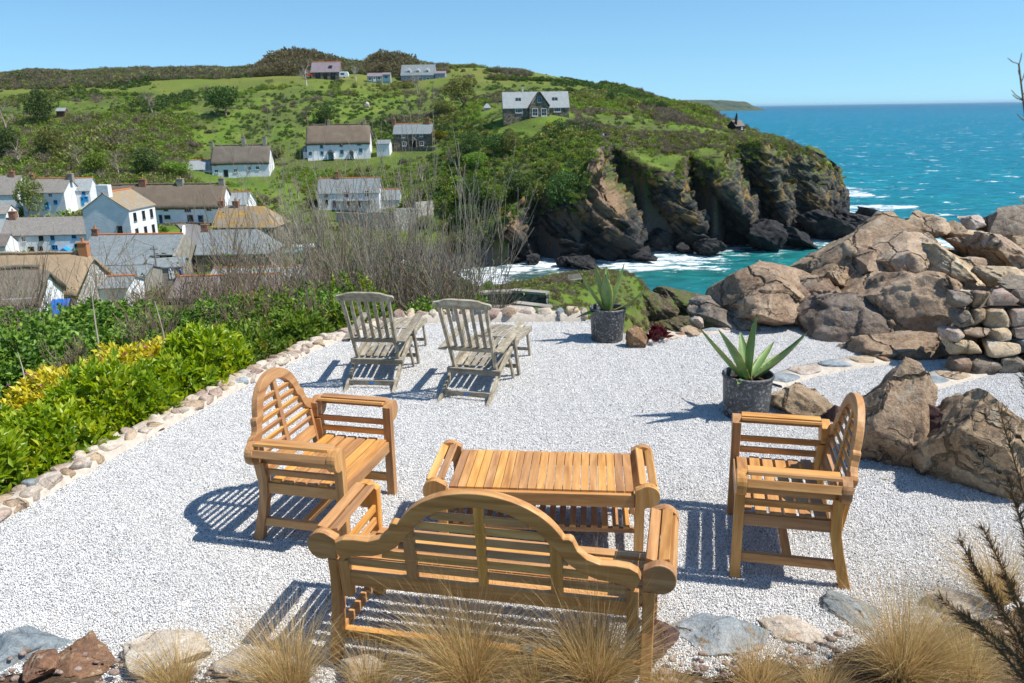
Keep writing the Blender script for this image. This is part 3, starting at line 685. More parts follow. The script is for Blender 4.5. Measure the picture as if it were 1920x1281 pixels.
# ------------------------------------------------------------------ weathered steamer chairs
n = NT('blue_tag'); M_BLUETAG = n.fin((0.05, 0.22, 0.55), 0.5)
def steamer(label, loc, yaw):
    T = thing('steamer_chair', label, 'deck chair', loc, yaw)
    W = 0.25; B = 0.004; G = GREY
    for s in (-1, 1):
        pts_ = [(0.0, 0.0), (0.18, 0.085), (0.40, 0.215), (0.65, 0.30), (0.88, 0.355), (1.06, 0.362)]
        up = [(y - 0.012, z + 0.030) if i else (y - 0.045, z) for i, (y, z) in enumerate(pts_)]; dn = [(y + 0.012, z - 0.030) if i else (y + 0.045, z) for i, (y, z) in enumerate(pts_)]
        MB().strip(up, dn, 0.026, tr(s * W, 0, 0) @ Matrix.Rotation(RAD(90), 4, 'Z')).build('side_rail', G[1], T, B, fix=True)
        MB().bar((s * (W - 0.035), 0.40, 0.20), (s * (W - 0.012), 0.045, 0.985), 0.030, 0.048, (0, 1, 0)).build('back_stile', G[2], T, B)
        MB().bar((s * (W + 0.028), 0.79, 0.535), (s * (W + 0.028), 0.985, 0.0), 0.026, 0.052, (0, 1, 0)).build('front_leg', G[2], T, B)
        MB().bar((s * (W + 0.045), 0.245, 0.462), (s * (W + 0.058), 1.00, 0.572), 0.082, 0.022).build('arm', G[1], T, B)
        MB().bar((s * (W - 0.03), 1.02, 0.355), (s * (W - 0.04), 1.72, 0.315), 0.024, 0.045).build('footrest_rail', G[1], T, B)
        MB().bar((s * (W - 0.055), 1.60, 0.32), (s * (W - 0.055), 1.71, 0.0), 0.024, 0.042, (0, 1, 0)).build('footrest_leg', G[2], T, B)
        MB().bar((s * (W + 0.002), 0.70, 0.30), (s * (W + 0.002), 0.86, 0.02), 0.022, 0.04, (0, 1, 0)).build('inner_leg', G[2], T, B)
    crest_t = [(0, 1.03), (0.10, 1.030), (0.17, 1.022), (0.215, 1.004), (0.25, 0.996), (0.285, 0.990), (0.298, 0.972)]
    crest_b = [(0, 0.925), (0.10, 0.925), (0.17, 0.926), (0.205, 0.928), (0.245, 0.930), (0.28, 0.932), (0.296, 0.945)]
    Mc = tr(0, 0.042, 0.98) @ Matrix.Rotation(RAD(24), 4, 'X') @ tr(0, 0, -0.98)
    MB().strip(mirror(crest_t), mirror(crest_b), 0.026, Mc).build('crest_rail', G[0], T, B, fix=True)
    MB().box((0, 0.272, 0.472), (2 * W - 0.05, 0.024, 0.048), Matrix.Rotation(RAD(24), 3, 'X')).build('lower_back_rail', G[0], T, B)
    for k in range(5):
        x = (-2 + k) * 0.076
        MB().bar((x, 0.285, 0.455), (x * 1.05, 0.075, 0.95), 0.036, 0.013, (0, 1, 0.4)).build('back_slat', G[2], T, B * .6)
    MB().box((0, 0.335, 0.222), (2 * W + 0.06, 0.045, 0.058)).build('hinge_rail', G[0], T, B)
    o = MB().box((0, 0.115, 0.062), (2 * W - 0.03, 0.022, 0.052)).build('rear_stretcher', G[0], T, B)
    MB().box((0.0, 0.1025, 0.062), (0.055, 0.003, 0.020)).build('name_tag', M_BLUETAG, o)
    MB().box((0, 0.92, 0.12), (2 * W + 0.03, 0.022, 0.042)).build('front_stretcher', G[0], T, B)
    MB().box((0, 1.665, 0.09), (2 * W - 0.13, 0.020, 0.036)).build('footrest_stretcher', G[0], T, B)
    for k in range(6):
        x = (-2.5 + k) * 0.075
        MB().bar((x, 0.42, 0.25), (x, 1.04, 0.375), 0.052, 0.014).build('seat_slat', G[1], T, B * .6)
        P = [(x * (1 - 0.04 * i / 5), 1.06 + 0.68 * i / 5, 0.385 + 0.018 * math.sin(math.pi * i / 5) - 0.05 * i / 5) for i in range(6)]
        m = MB()
        m.strip([(p[1], p[2] + 0.007) for p in P], [(p[1], p[2] - 0.007) for p in P], 0.052, tr(x, 0, 0) @ Matrix.Rotation(RAD(90), 4, 'Z')).build('footrest_slat', G[1], T, B * .6, fix=True)
    return T
steamer('weathered grey slatted deck chair nearer the kerb, left of the pair', (-1.455, 7.85, 0), RAD(-7.5))
steamer('weathered grey slatted deck chair nearer the table, right of the pair', (-0.483, 7.465, 0), RAD(-17.0))

# ------------------------------------------------------------------ potted agaves
n = NT('pot_plastic'); v = n.coord('Object', rnd=True)
sp = n.ramp(n.noise(v, 34, 5, 0.75), [(0.52, 0.0), (0.61, 0.75)]); sm_ = n.ramp(n.noise(v, 7, 4, 0.7), [(0.34, 0.2), (0.60, 1.0)])
c = n.mix(n.math('MULTIPLY', sp, sm_), n.ramp(n.noise(v, 5, 4, 0.6), [(0.35, (0.035, 0.036, 0.038)), (0.7, (0.095, 0.097, 0.10))]), (0.42, 0.42, 0.415))
M_POT = n.fin(c, 0.55, n.bump(n.noise(v, 60, 3), 0.15, 0.003), 0.4)
n = NT('pot_soil'); v = n.coord('Object'); c = n.ramp(n.noise(v, 45, 5, 0.7), [(0.3, (0.03, 0.018, 0.01)), (0.7, (0.16, 0.085, 0.045))]); M_PSOIL = n.fin(c, 0.95, n.bump(n.noise(v, 60, 5, .7), 1.0, 0.02), 0.1)
n = NT('agave_leaf'); v = n.coord('Object', rnd=True); e = n.attr('edge'); tp = n.attr('along')
c = n.ramp(n.noise(v, 9, 4, 0.6), [(0.3, (0.085, 0.165, 0.060)), (0.7, (0.16, 0.27, 0.095))])
c = n.mix(n.ramp(n.noise(v, 4, 3), [(0.45, 0.0), (0.7, 0.6)]), c, (0.24, 0.34, 0.08))
c = n.mix(n.math('MULTIPLY', e, n.ramp(n.noise(v, 22, 4, 0.7), [(0.4, 0.15), (0.62, 1.0)])), c, (0.52, 0.40, 0.05))
c = n.mix(n.math('MULTIPLY', maprange(n, tp, 0.93, 0.97), 1.0), c, (0.035, 0.015, 0.010))
n.b.inputs['Subsurface Weight'].default_value = 0.0
M_AGAVE = n.fin(c, 0.42, n.bump(n.noise(v, 30, 3), 0.1, 0.004), 0.4)
def agave_leaf(base, tip, bow, width, up, parent, seed):
    """thick channelled blade from base to tip, bow = offset of its middle"""
    base = Vector(base); tip = Vector(tip); mid = (base + tip) / 2 + Vector(bow); ns = 22; rnd = random.Random(seed)
    V = []; E_ = []; A_ = []; nc = 9
    for i in range(ns + 1):
        t = i / ns; p = base * (1-t)**2 + mid * 2*t*(1-t) + tip * t*t; d = ((mid - base) * (1-t) + (tip - mid) * t).normalized()
        side = d.cross(Vector(up)).normalized(); nn = side.cross(d).normalized()
        wv_ = width * (0.62 + 0.9 * t - 0.2 * t * t if t < 0.4 else (0.948) * max(0.0, 1 - ((t - 0.4) / 0.6) ** 1.7)) * 0.5 + 0.0012
        th_ = 0.016 * (1 - t) ** 0.8 + 0.0025
        for k in range(nc):
            u = -1 + 2 * k / (nc - 1); tooth = (0.0035 * rnd.random() if abs(u) == 1 and 0.05 < t < 0.95 else 0)
            V.append(p + side * (u * (wv_ + tooth)) + nn * (0.42 * wv_ * (u * u) )); E_.append(sstep(0.72, 1.0, abs(u))); A_.append(t)
        for k in range(nc):
            u = 1 - 2 * k / (nc - 1)
            V.append(p + side * (u * wv_ * 0.96) + nn * (0.42 * wv_ * (u * u) - th_ * (1 - u * u * 0.8))); E_.append(sstep(0.8, 1.0, abs(u))); A_.append(t)
    m2 = 2 * nc; F = [(i*m2 + k, i*m2 + (k+1) % m2, (i+1)*m2 + (k+1) % m2, (i+1)*m2 + k) for i in range(ns) for k in range(m2)]
    F += [tuple(range(m2 - 1, -1, -1)), tuple(ns * m2 + k for k in range(m2))]
    me = bpy.data.meshes.new('leaf'); me.from_pydata([tuple(q) for q in V], [], F); me.update()
    for pl in me.polygons: pl.use_smooth = True
    vattr(me, 'edge', np.array([float(q) for q in E_])); vattr(me, 'along', np.array(A_))
    bm = bmesh.new(); bm.from_mesh(me); bmesh.ops.recalc_face_normals(bm, faces=bm.faces); bm.to_mesh(me); bm.free()
    return link('leaf', me, M_AGAVE, parent)
def potted_agave(label, cx, cy, R, Hh, tips, seed):
    T = thing('potted_agave', label, 'potted plant', (cx, cy, 0), 0)
    prof = [(0.001, 0.0), (R * 0.86, 0.0), (R * 0.875, 0.012), (R * 0.93, Hh * 0.5), (R * 0.965, Hh - 0.035), (R * 0.97, Hh - 0.03), (R * 1.01, Hh - 0.028), (R * 1.02, Hh - 0.014), (R * 1.0, Hh), (R * 0.955, Hh), (R * 0.93, Hh - 0.02), (R * 0.90, Hh - 0.12)]
    p = MB().lathe(prof, 48).build('pot', M_POT, T, smooth=True)
    sm = MB().lathe([(R * 0.91, Hh - 0.085), (R * 0.6, Hh - 0.07), (R * 0.3, Hh - 0.05), (0.001, Hh - 0.045)], 24).build('soil', M_PSOIL, T, smooth=True)
    b = Vector((0, 0, Hh - 0.07))
    for i, (px, py, Y, bow, w) in enumerate(tips):
        t = at(px, py, Y); tl_ = Vector((t[0] - cx, t[1] - cy, t[2])); h = Vector((tl_.x, tl_.y, 0)); hn = h.normalized() if h.length > 1e-3 else Vector((0, -1, 0))
        up = (Vector((0, 0, 1)) - hn * 0.0); d = (tl_ - b).normalized()
        upv = (-hn * d.z + Vector((0, 0, 1)) * max(0.05, math.hypot(d.x, d.y)))
        agave_leaf(b + hn * 0.02, tl_, (hn.x * bow * -1 + 0, hn.y * -bow, bow * 0.6), w, upv, T, seed + i)
    # dry leaf bases
    for i in range(7):
        a = i * 0.9 + seed; q = Vector((math.cos(a), math.sin(a), 0))
        MB().tube([b + q * 0.03, b + q * 0.08 + Vector((0, 0, 0.035)), b + q * 0.115 + Vector((0, 0, 0.02))], [0.02, 0.016, 0.006], 6).build('dry_leaf_base', M_PSOIL, T, smooth=True)
    return T
potted_agave('agave with splayed leaves in a speckled grey pot, nearer one beside the right armchair', 2.135, 7.06, 0.228, 0.40,
    [(1309,611,6.92,-0.03,0.115),(1347,618,6.72,0.02,0.12),(1387,620,7.35,0.02,0.10),(1420,588,7.08,0.02,0.12),(1452,640,7.40,0.0,0.09),(1516,620,6.95,-0.06,0.15),(1382,722,6.80,0.05,0.07),(1470,660,7.5,0.0,0.10)], 3)
potted_agave('agave with upright leaves in a speckled grey pot, farther one at the terrace end', 1.165, 9.66, 0.218, 0.41,
    [(1084,506,9.5,-0.03,0.10),(1114,494,9.45,0.0,0.12),(1137,500,9.9,0.0,0.10),(1135,514,9.35,0.02,0.15),(1171,493,9.55,-0.02,0.13),(1211,537,9.5,-0.10,0.11),(1080,596,9.45,0.10,0.11)], 40)
# ------------------------------------------------------------------ rocks
_ico = {}
def ico(level):
    if level not in _ico:
        bm = bmesh.new(); bmesh.ops.create_icosphere(bm, subdivisions=level, radius=1.0)
        V = np.array([v.co[:] for v in bm.verts]); F = np.array([[v.index for v in f.verts] for f in bm.faces]); bm.free(); _ico[level] = (V, F)
    return _ico[level]
def rock_mesh(name, dims, seed, level=4, cuts=9, rough=0.10, sharp=0.72, strat=None, boxy=0.0):
    r = np.random.default_rng(seed); V, F = ico(level); P = V.copy(); cuts = cuts + (9 if level >= 5 else 5); sharp = sharp - (0.16 if level >= 5 else 0.10); rough = rough * (0.6 if level >= 5 else 1.0)
    if boxy: P = np.sign(V) * np.abs(V) ** (1 - boxy); P *= 0.9
    for k in range(cuts):
        nrm_ = r.normal(size=3); nrm_ /= np.linalg.norm(nrm_); d = r.uniform(sharp - 0.14, sharp + 0.16)
        P -= np.maximum(0, P @ nrm_ - d)[:, None] * nrm_
    P += V * (fbm(P * 1.7 + seed * 3.1, 3, seed) * rough * 1.3)[:, None]
    if strat is not None:
        s_ = P @ np.array(strat) * 5.0 + fbm(P * 1.5 + seed, 2, seed + 5) * 1.0; fr_ = s_ - np.floor(s_)
        P += V * ((fr_ - 0.5) * 0.05)[:, None]
    P += V * (ridged(P * 3.2 + seed * 1.7, 3, seed + 9) * rough * 0.30)[:, None]
    if level >= 5 and not boxy:
        Rr, _ = np.linalg.qr(r.normal(size=(3, 3))); q = (P + 0.12 * fbm(P * 2.2 + seed, 2, seed + 3)[:, None]) @ Rr * np.array([2.6, 1.7, 3.6])
        ci = np.floor(q).astype(np.int64); P += V * ((_hash(ci[:, 0], ci[:, 1], ci[:, 2], seed % 1000) - .5) * 0.09)[:, None]
    if level >= 5: P += V * (fbm(P * 11 + seed, 3, seed + 13) * rough * 0.22)[:, None]
    mn, mx = P.min(0), P.max(0); P = (P - (mn + mx) / 2) / (mx - mn) * np.array(dims) * (1.10 if level >= 5 else 1.0)
    return mesh_np(name, P, F, False)
def rock_mat(name, c0, c1, c2, crack=1.0, lich=None, scale=1.0, bumpd=0.03):
    n = NT(name); v = n.coord('Object', rnd=True); w_ = n.noise(v, 2.2 * scale, 5, 0.65, 0.4); f = n.noise(v, 16 * scale, 5, 0.75); ff = n.noise(v, 70 * scale, 3, 0.7)
    c = n.ramp(w_, [(0.30, c0), (0.5, c1), (0.70, c2)])
    c = n.mix(n.math('MULTIPLY', n.ramp(f, [(0.35, 1.0), (0.55, 0.0)]), 0.55), c, tuple(k * 0.45 for k in c0))
    c = n.mix(n.math('MULTIPLY', n.ramp(ff, [(0.52, 0.0), (0.68, 1.0)]), 0.30), c, tuple(min(1, k * 1.5) for k in c2))
    if lich is not None:
        c = n.mix(n.ramp(n.noise(v, 5 * scale, 5, 0.75), [(0.57, 0.0), (0.63, 0.8)]), c, lich)
    c = n.hsv(c, n.math('ADD', n.math('MULTIPLY', n.rand(), 0.02), 0.49), 1.0, n.math('ADD', n.math('MULTIPLY', n.rand(), 0.3), 0.85))
    nm = n.bump(w_, 0.5, bumpd * 3); nm = n.bump(f, 0.9, bumpd, nm); nm = n.bump(ff, 0.6, bumpd * 0.25, nm)
    if crack:
        wp = n.node('ShaderNodeVectorMath', operation='MULTIPLY_ADD'); n.l.new(n.noise(v, 2.0 * scale, 4, 0.6, out='Color'), wp.inputs[0]); wp.inputs[1].default_value = (0.35 / scale,) * 3; n.l.new(v, wp.inputs[2])
        e1 = n.voro(wp.outputs[0], 0.9 * scale, 'DISTANCE_TO_EDGE'); e2 = n.voro(wp.outputs[0], 4.5 * scale, 'DISTANCE_TO_EDGE')
        k1 = maprange(n, e1, 0.0, 0.03); k2 = maprange(n, e2, 0.0, 0.035); k2 = n.math('MAXIMUM', k2, n.ramp(n.noise(v, 1.3 * scale, 3), [(0.56, 1.0), (0.66, 0.0)]))
        kk = n.math('MULTIPLY', k1, k2)
        nm = n.bump(kk, crack, bumpd * 2.5, nm)
    return n.fin(c, 0.85, nm, 0.25)
R_BROWN = rock_mat('rock_brown', (0.17, 0.112, 0.072), (0.32, 0.222, 0.145), (0.47, 0.355, 0.245), 1.0, (0.34, 0.285, 0.22), 1.0, 0.03)
R_TAN = rock_mat('rock_tan', (0.26, 0.18, 0.11), (0.45, 0.335, 0.22), (0.60, 0.48, 0.34), 0.9, (0.44, 0.41, 0.36), 1.2, 0.025)
R_GREY = rock_mat('rock_grey_brown', (0.12, 0.092, 0.070), (0.22, 0.178, 0.138), (0.34, 0.285, 0.228), 1.0, (0.30, 0.28, 0.24), 1.0, 0.03)
R_PURP = rock_mat('rock_purple', (0.055, 0.032, 0.030), (0.11, 0.062, 0.055), (0.20, 0.12, 0.10), 0.5, None, 2.0, 0.02)
R_SLATE = rock_mat('rock_slate', (0.14, 0.17, 0.19), (0.24, 0.275, 0.29), (0.36, 0.39, 0.40), 0.4, (0.20, 0.12, 0.06), 2.2, 0.012)
R_PALE = rock_mat('rock_pale', (0.34, 0.27, 0.21), (0.52, 0.44, 0.36), (0.68, 0.61, 0.53), 0.3, (0.40, 0.24, 0.13), 3.0, 0.012)
R_RUST = rock_mat('rock_rust', (0.10, 0.06, 0.04), (0.24, 0.135, 0.075), (0.40, 0.24, 0.13), 0.4, (0.45, 0.36, 0.24), 2.5, 0.012)
R_KERB = rock_mat('rock_kerb', (0.26, 0.17, 0.13), (0.40, 0.30, 0.24), (0.52, 0.42, 0.35), 0.3, None, 3.0, 0.012)
R_DARK = rock_mat('rock_sea_dark', (0.010, 0.010, 0.012), (0.030, 0.029, 0.030), (0.075, 0.070, 0.066), 0.6, None, 0.25, 0.20)
def px_dims(x0, y0, x1, y1, Y, depth):
    c = at((x0 + x1) / 2, (y0 + y1) / 2, Y); dist = float((c - np.array([0, 0, CAM_H])) @ FW); k = dist / CAM_F
    pit = math.atan2(CAM_H - c[2], Y)
    h = ((y1 - y0) * k - depth * math.sin(max(0, pit)) * 0.75) / math.cos(pit); h = max(h, (y1 - y0) * k * 0.55)
    return c, ((x1 - x0) * k, depth, h)
def rock_px(name, label, box, Y, depth, mat, seed, level=5, cuts=9, rough=0.10, rot=0.0, tilt=0.0, sharp=0.72, group=None, strat=None, cat='rock', sink=0.0):
    c, d = px_dims(*box, Y, depth)
    me = rock_mesh(name, d, seed, level, cuts, rough, sharp, strat)
    o = link(name, me, mat); o.location = (c[0], c[1], c[2] - sink); o.rotation_euler = (0, tilt, rot)
    tag(o, label, cat, group); return o

# boulders at the right edge of the terrace
rock_px('boulder', 'tall tilted tan boulder behind the right armchair, beside the dark purple rock', (1608,668,1752,900), 6.0, 0.55, R_BROWN, 11, 6, 8, 0.09, 0.3, RAD(14), 0.70)
rock_px('boulder', 'dark purple-brown rock wedged between two big boulders at the right', (1690,745,1800,885), 6.0, 0.5, R_PURP, 12, 5, 8, 0.16, 0.2, 0.2)
rock_px('boulder', 'largest cracked brown boulder at the right edge above the dry grass', (1722,700,1990,990), 5.75, 1.0, R_BROWN, 13, 6, 8, 0.10, -0.2, 0.06, 0.74)
rock_px('boulder', 'rounded brown rock right behind the nearer potted agave', (1450,718,1558,812), 7.15, 0.5, R_BROWN, 14, 5, 9, 0.09, 0.4, 0.05)
rock_px('rock', 'small dark rock between the rounded brown rock and the right armchair back', (1548,752,1582,798), 6.9, 0.2, R_PURP, 15, 4)
rock_px('rock', 'upright orange-brown rock touching the farther agave pot', (1174,610,1211,660), 9.35, 0.22, R_RUST, 16, 5, 8, 0.06, 0.1, 0.05)
rock_px('rock', 'brown rock lying behind the boulders by the slate step', (1770,735,1830,765), 6.7, 0.3, R_BROWN, 17, 5)
# the rock outcrop
OUT = [
 ('cracked domed boulder at the left foot of the rock outcrop, above the pale edging', (1345,486,1548,640), 10.6, 1.5, R_BROWN, 21, 6, .85, 0.0, 0.10),
 ('low dark rock at the left end of the outcrop by the terrace edge', (1308,560,1420,640), 10.4, 0.9, R_GREY, 22, 5, .75, 0.2, 0.25),
 ('small rounded brown block sitting between the domed boulder and the big slab', (1528,494,1586,552), 10.9, 0.45, R_BROWN, 23, 5, .8, 0.3, 0.0),
 ('big brown slab leaning left at the middle of the outcrop', (1530,428,1725,600), 11.4, 1.5, R_BROWN, 24, 6, .7, 0.25, -0.50),
 ('broad brown rock face at the foot of the outcrop beside the gravel', (1515,545,1700,690), 9.9, 1.2, R_GREY, 25, 6, .72, 0.2, 0.35),
 ('tall rounded brown buttress of the outcrop with a long vertical crack', (1620,500,1800,690), 9.7, 1.1, R_BROWN, 26, 6, .8, -0.1, 0.12),
 ('low brown foot rock at the edge of the gravel below the buttress', (1600,615,1770,708), 8.95, 0.6, R_BROWN, 27, 5, .78, 0.1, 0.05),
 ('brown wedge rock below the top slab in the middle of the outcrop', (1630,440,1740,540), 11.0, 0.9, R_TAN, 28, 5, .7, 0.5, -0.25),
 ('sunlit tan slab sloping right on top of the outcrop', (1710,470,1860,560), 10.8, 1.2, R_TAN, 29, 6, .66, -0.2, 0.45),
 ('long pale tan slab running down to the right edge of the outcrop', (1790,445,1965,545), 11.4, 1.2, R_TAN, 30, 6, .66, -0.2, 0.40),
 ('shaded rock beneath the sunlit tan slab of the outcrop', (1690,500,1800,580), 10.4, 0.8, R_BROWN, 31, 5, .7, 0.3, 0.0),
 ('square-topped brown block on the outcrop skyline against the sea', (1705,402,1768,452), 12.0, 0.6, R_TAN, 32, 5, .66, 0.3, 0.0),
 ('small brown block left of the square-topped block on the outcrop skyline', (1680,424,1724,458), 12.0, 0.45, R_BROWN, 33, 5, .68, 0.1, 0.0),
 ('dark jagged rock at the outcrop top near the slab peak', (1612,402,1690,462), 12.4, 0.6, R_GREY, 34, 5, .66, 0.1, 0.3),
 ('small brown knob between skyline rocks on the outcrop', (1765,416,1812,450), 12.1, 0.4, R_BROWN, 35, 5, .7, 0.4, 0.0),
 ('pale pointed rock on the outcrop skyline left of the big dark peak', (1808,405,1848,432), 12.3, 0.35, R_PALE, 36, 5, .66, 0.2, 0.3),
 ('large dark peaked rock at the right end of the outcrop skyline', (1828,384,1945,470), 12.4, 1.0, R_GREY, 37, 6, .68, 0.0, 0.0),
 ('pale tan block below the dark peaked rock at the right edge', (1880,445,1960,500), 11.8, 0.7, R_TAN, 38, 5, .66, 0.5, 0.2),
 ('bright tan rock below the pale pointed rock of the outcrop', (1790,432,1860,470), 12.0, 0.6, R_TAN, 39, 5, .68, 0.1, 0.2),
 ('brown block resting above the dry stone wall, second from the buttress', (1830,540,1900,590), 9.4, 0.5, R_BROWN, 40, 5, .68, 0.3, 0.15),
 ('mossy grey rock at the right edge above the dry stone wall', (1880,520,1960,570), 9.4, 0.5, R_GREY, 41, 5, .72, 0.1, 0.0),
 ('small tan rock lying in the soil right of the sunlit slab', (1850,500,1905,540), 9.9, 0.4, R_TAN, 42, 5, .7, 0.2, 0.0),
 ('tan stone leaning on the buttress above the dry stone wall', (1790,545,1850,600), 9.3, 0.45, R_TAN, 43, 5, .68, 0.4, 0.3),
 ('brown rock at the gap between the buttress and the dry stone wall', (1775,560,1815,640), 9.15, 0.4, R_BROWN, 44, 5, .7, 0.1, 0.1),
]
OUT += [('brown slab filling the gap between the leaning slab and the wedge rock', (1575,455,1700,570), 11.1, 1.0, R_BROWN, 45, 6, .7, 0.3, -0.45),
 ('grey-brown rock between the domed boulder and the broad rock face', (1480,520,1600,640), 10.3, 0.9, R_BROWN, 46, 6, .7, 0.1, 0.3),
 ('tan rock mass behind the tall buttress', (1690,455,1830,560), 11.2, 1.1, R_TAN, 47, 6, .66, -0.1, 0.35)]
for i, (lab, box, Y, dep, mt, sd, lv, sh, rz, ti) in enumerate(OUT):
    rock_px('outcrop_rock', lab, (box[0]-6, box[1]-4, box[2]+6, box[3]+4), Y, dep * 1.1, mt, sd, lv, 9, 0.10, rz, ti, sh, 'rocks of the outcrop beside the terrace')
# earth and rubble core that carries the outcrop
nu, nv = 220, 180
U, Vv = np.meshgrid(np.linspace(0, 1, nu), np.linspace(0, 1, nv), indexing='ij')
fr_x = np.interp(U, [0, .25, .5, .75, 1], [2.75, 3.7, 4.6, 6.2, 9.5]); fr_y = np.interp(U, [0, .25, .5, .75, 1], [10.15, 9.6, 8.75, 8.75, 8.6])
bk_x = np.interp(U, [0, .5, 1], [3.6, 7.5, 13.0]); bk_y = np.interp(U, [0, .5, 1], [12.6, 15.0, 16.0])
X = fr_x * (1 - Vv) + bk_x * Vv; Y_ = fr_y * (1 - Vv) + bk_y * Vv
env = sstep(0, .22, Vv) * sstep(1.0, .62, Vv) * (0.10 + 0.90 * sstep(0.02, .40, U))
Q = np.stack([X, Y_, 0 * X], -1); dip = X * 0.55 + Y_ * 0.35
st_ = dip * 1.5 + fbm(Q * .7, 3, 65) * 1.2
Zh = -0.35 + env * (0.68 + 0.16 * (st_ - np.floor(st_)) + ridged(Q * .8, 3, 64) * 0.22 + fbm(Q * 2.6, 4, 61) * 0.10) - 3.0 * sstep(.72, 1, Vv)
n = NT('bank_soil'); w = n.coord('World'); c = n.ramp(n.noise(w, 9, 6, 0.75), [(0.3, (0.075, 0.048, 0.03)), (0.55, (0.17, 0.115, 0.07)), (0.75, (0.27, 0.20, 0.13))])
M_SOIL = n.fin(c, 0.95, n.bump(n.noise(w, 22, 6, 0.75), 1.0, 0.05), 0.1)
link('rocky_ground', mesh_np('rocky_ground', np.stack([X, Y_, Zh], -1).reshape(-1, 3), grid_faces(nu, nv), False), R_BROWN, kind='structure')

# dry stone wall at the right
rng = np.random.default_rng(77)
W_ = thing('dry_stone_wall', 'dry stone wall of grey and rusty stones right of the rock buttress', 'stone wall', tuple(atz(1850, 695, 0)), 0)
wm = [R_GREY, R_KERB, R_BROWN, R_SLATE, R_GREY, R_TAN, R_GREY]
base = np.array(W_.location); wdir = np.array([1.0, 0.05, 0])
zrow = 0.0; row = 0
MB().box((0.95, 0.40, 0.30), (1.9, 0.30, 0.60)).build('wall_core', M_SOIL, W_)
while zrow < 0.78:
    h = rng.uniform(0.11, 0.19); x = -0.42 + rng.uniform(-.1, .05) + 0.10 * row * 0.3
    while x < 1.5:
        wd = rng.uniform(0.13, 0.36)
        me = rock_mesh('stone', (wd * 1.04, rng.uniform(.26, .34), h * 1.06), int(rng.integers(1e6)), 4, 3, 0.07, 0.90, None, 0.68)
        o = link('stone', me, wm[rng.integers(len(wm))], W_); o.location = (x + wd / 2, 0.06 * row + rng.uniform(-.03, .03) + 0.05 * x, zrow + h / 2); o.rotation_euler = (rng.uniform(-.1, .1), rng.uniform(-.12, .12), rng.uniform(-.2, .2))
        x += wd
    zrow += h; row += 1

# kerb of mortared field stones along the left and far edge
n = NT('kerb_mortar'); w = n.coord('World'); c = n.ramp(n.noise(w, 18, 5, 0.7), [(0.3, (0.40, 0.34, 0.28)), (0.7, (0.60, 0.54, 0.46))]); M_MORT = n.fin(c, 0.9, n.bump(n.noise(w, 50, 4, .7), 0.8, 0.01), 0.1)
def polyline_pts(pts, step):
    P = [np.array(p) for p in pts]; out = []; carry = 0
    for a, b in zip(P[:-1], P[1:]):
        L = np.linalg.norm(b - a); s = carry
        while s < L: out.append((a + (b - a) * s / L, (b - a) / L)); s += step
        carry = s - L
    return out
KL = [atz(*p, 0)[:2] for p in [(-140,1060),(0,981),(190,872),(330,795),(500,704),(600,654),(655,634),(740,611)]]
KERB = thing('stone_kerb', 'low kerb of mixed field stones set in mortar along the left and far terrace edge', 'stone kerb', (0, 0, 0))
def kerb_run(K, width, parent, mats, smin, smax, hh, seed, rows=2):
    rg = np.random.default_rng(seed)
    lp = polyline_pts(K, 0.12); top = []; V = []; 
    for (p, d) in lp:
        nn = np.array([-d[1], d[0]])
        for off, z in ((-0.01, -0.1), (0.012, hh * 0.62), (width * 0.5, hh * 0.80), (width, hh * 0.6), (width + 0.06, -0.25)):
            q = p + nn * off; V.append((q[0] , q[1], z))
    V = np.array(V); V[:, 2] += fbm(V * 9, 3, seed) * 0.012
    link('mortar', mesh_np('mortar', V, grid_faces(len(lp), 5)[:, ::-1], True), M_MORT, parent)
    for r_ in range(rows):
        s = rg.uniform(0, .1); segs = polyline_pts(K, 0.01)
        i = 0
        while i < len(segs) - 2:
            ln = rg.uniform(smin, smax); j = min(len(segs) - 1, i + int(ln / 0.01)); p, d = segs[(i + j) // 2]; nn = np.array([-d[1], d[0]])
            off = width * (r_ + 0.5) / rows + rg.uniform(-.015, .015)
            me = rock_mesh('stone', (ln * 0.94, width / rows * rg.uniform(.85, 1.08), hh * rg.uniform(.95, 1.35)), int(rg.integers(1e6)), 3, 5, 0.06, 0.84, None, 0.55)
            o = link('stone', me, mats[rg.integers(len(mats))], parent); q = p + nn * off
            o.location = (q[0], q[1], hh * 0.50 + rg.uniform(-.008, .015)); o.rotation_euler = (rg.uniform(-.12, .12), rg.uniform(-.12, .12), math.atan2(d[1], d[0]) + rg.uniform(-.15, .15)); i = j
KM = [R_PALE, R_PALE, R_TAN, R_PALE, R_KERB, R_KERB, R_PALE, R_TAN, R_SLATE]
kerb_run(KL, 0.25, KERB, KM, 0.09, 0.24, 0.085, 5, 2)
KF = [atz(*p, 0)[:2] for p in [(740,611),(850,604),(950,605),(1105,603)]]
kerb_run(KF, 0.20, KERB, KM, 0.12, 0.26, 0.16, 6, 1)
rock_px('rock', 'large white quartz rock standing on the far kerb below the stone wall', (930,570,1010,608), 10.9, 0.55, R_PALE, 51, 5, 8, 0.08, 0.1, 0.0)
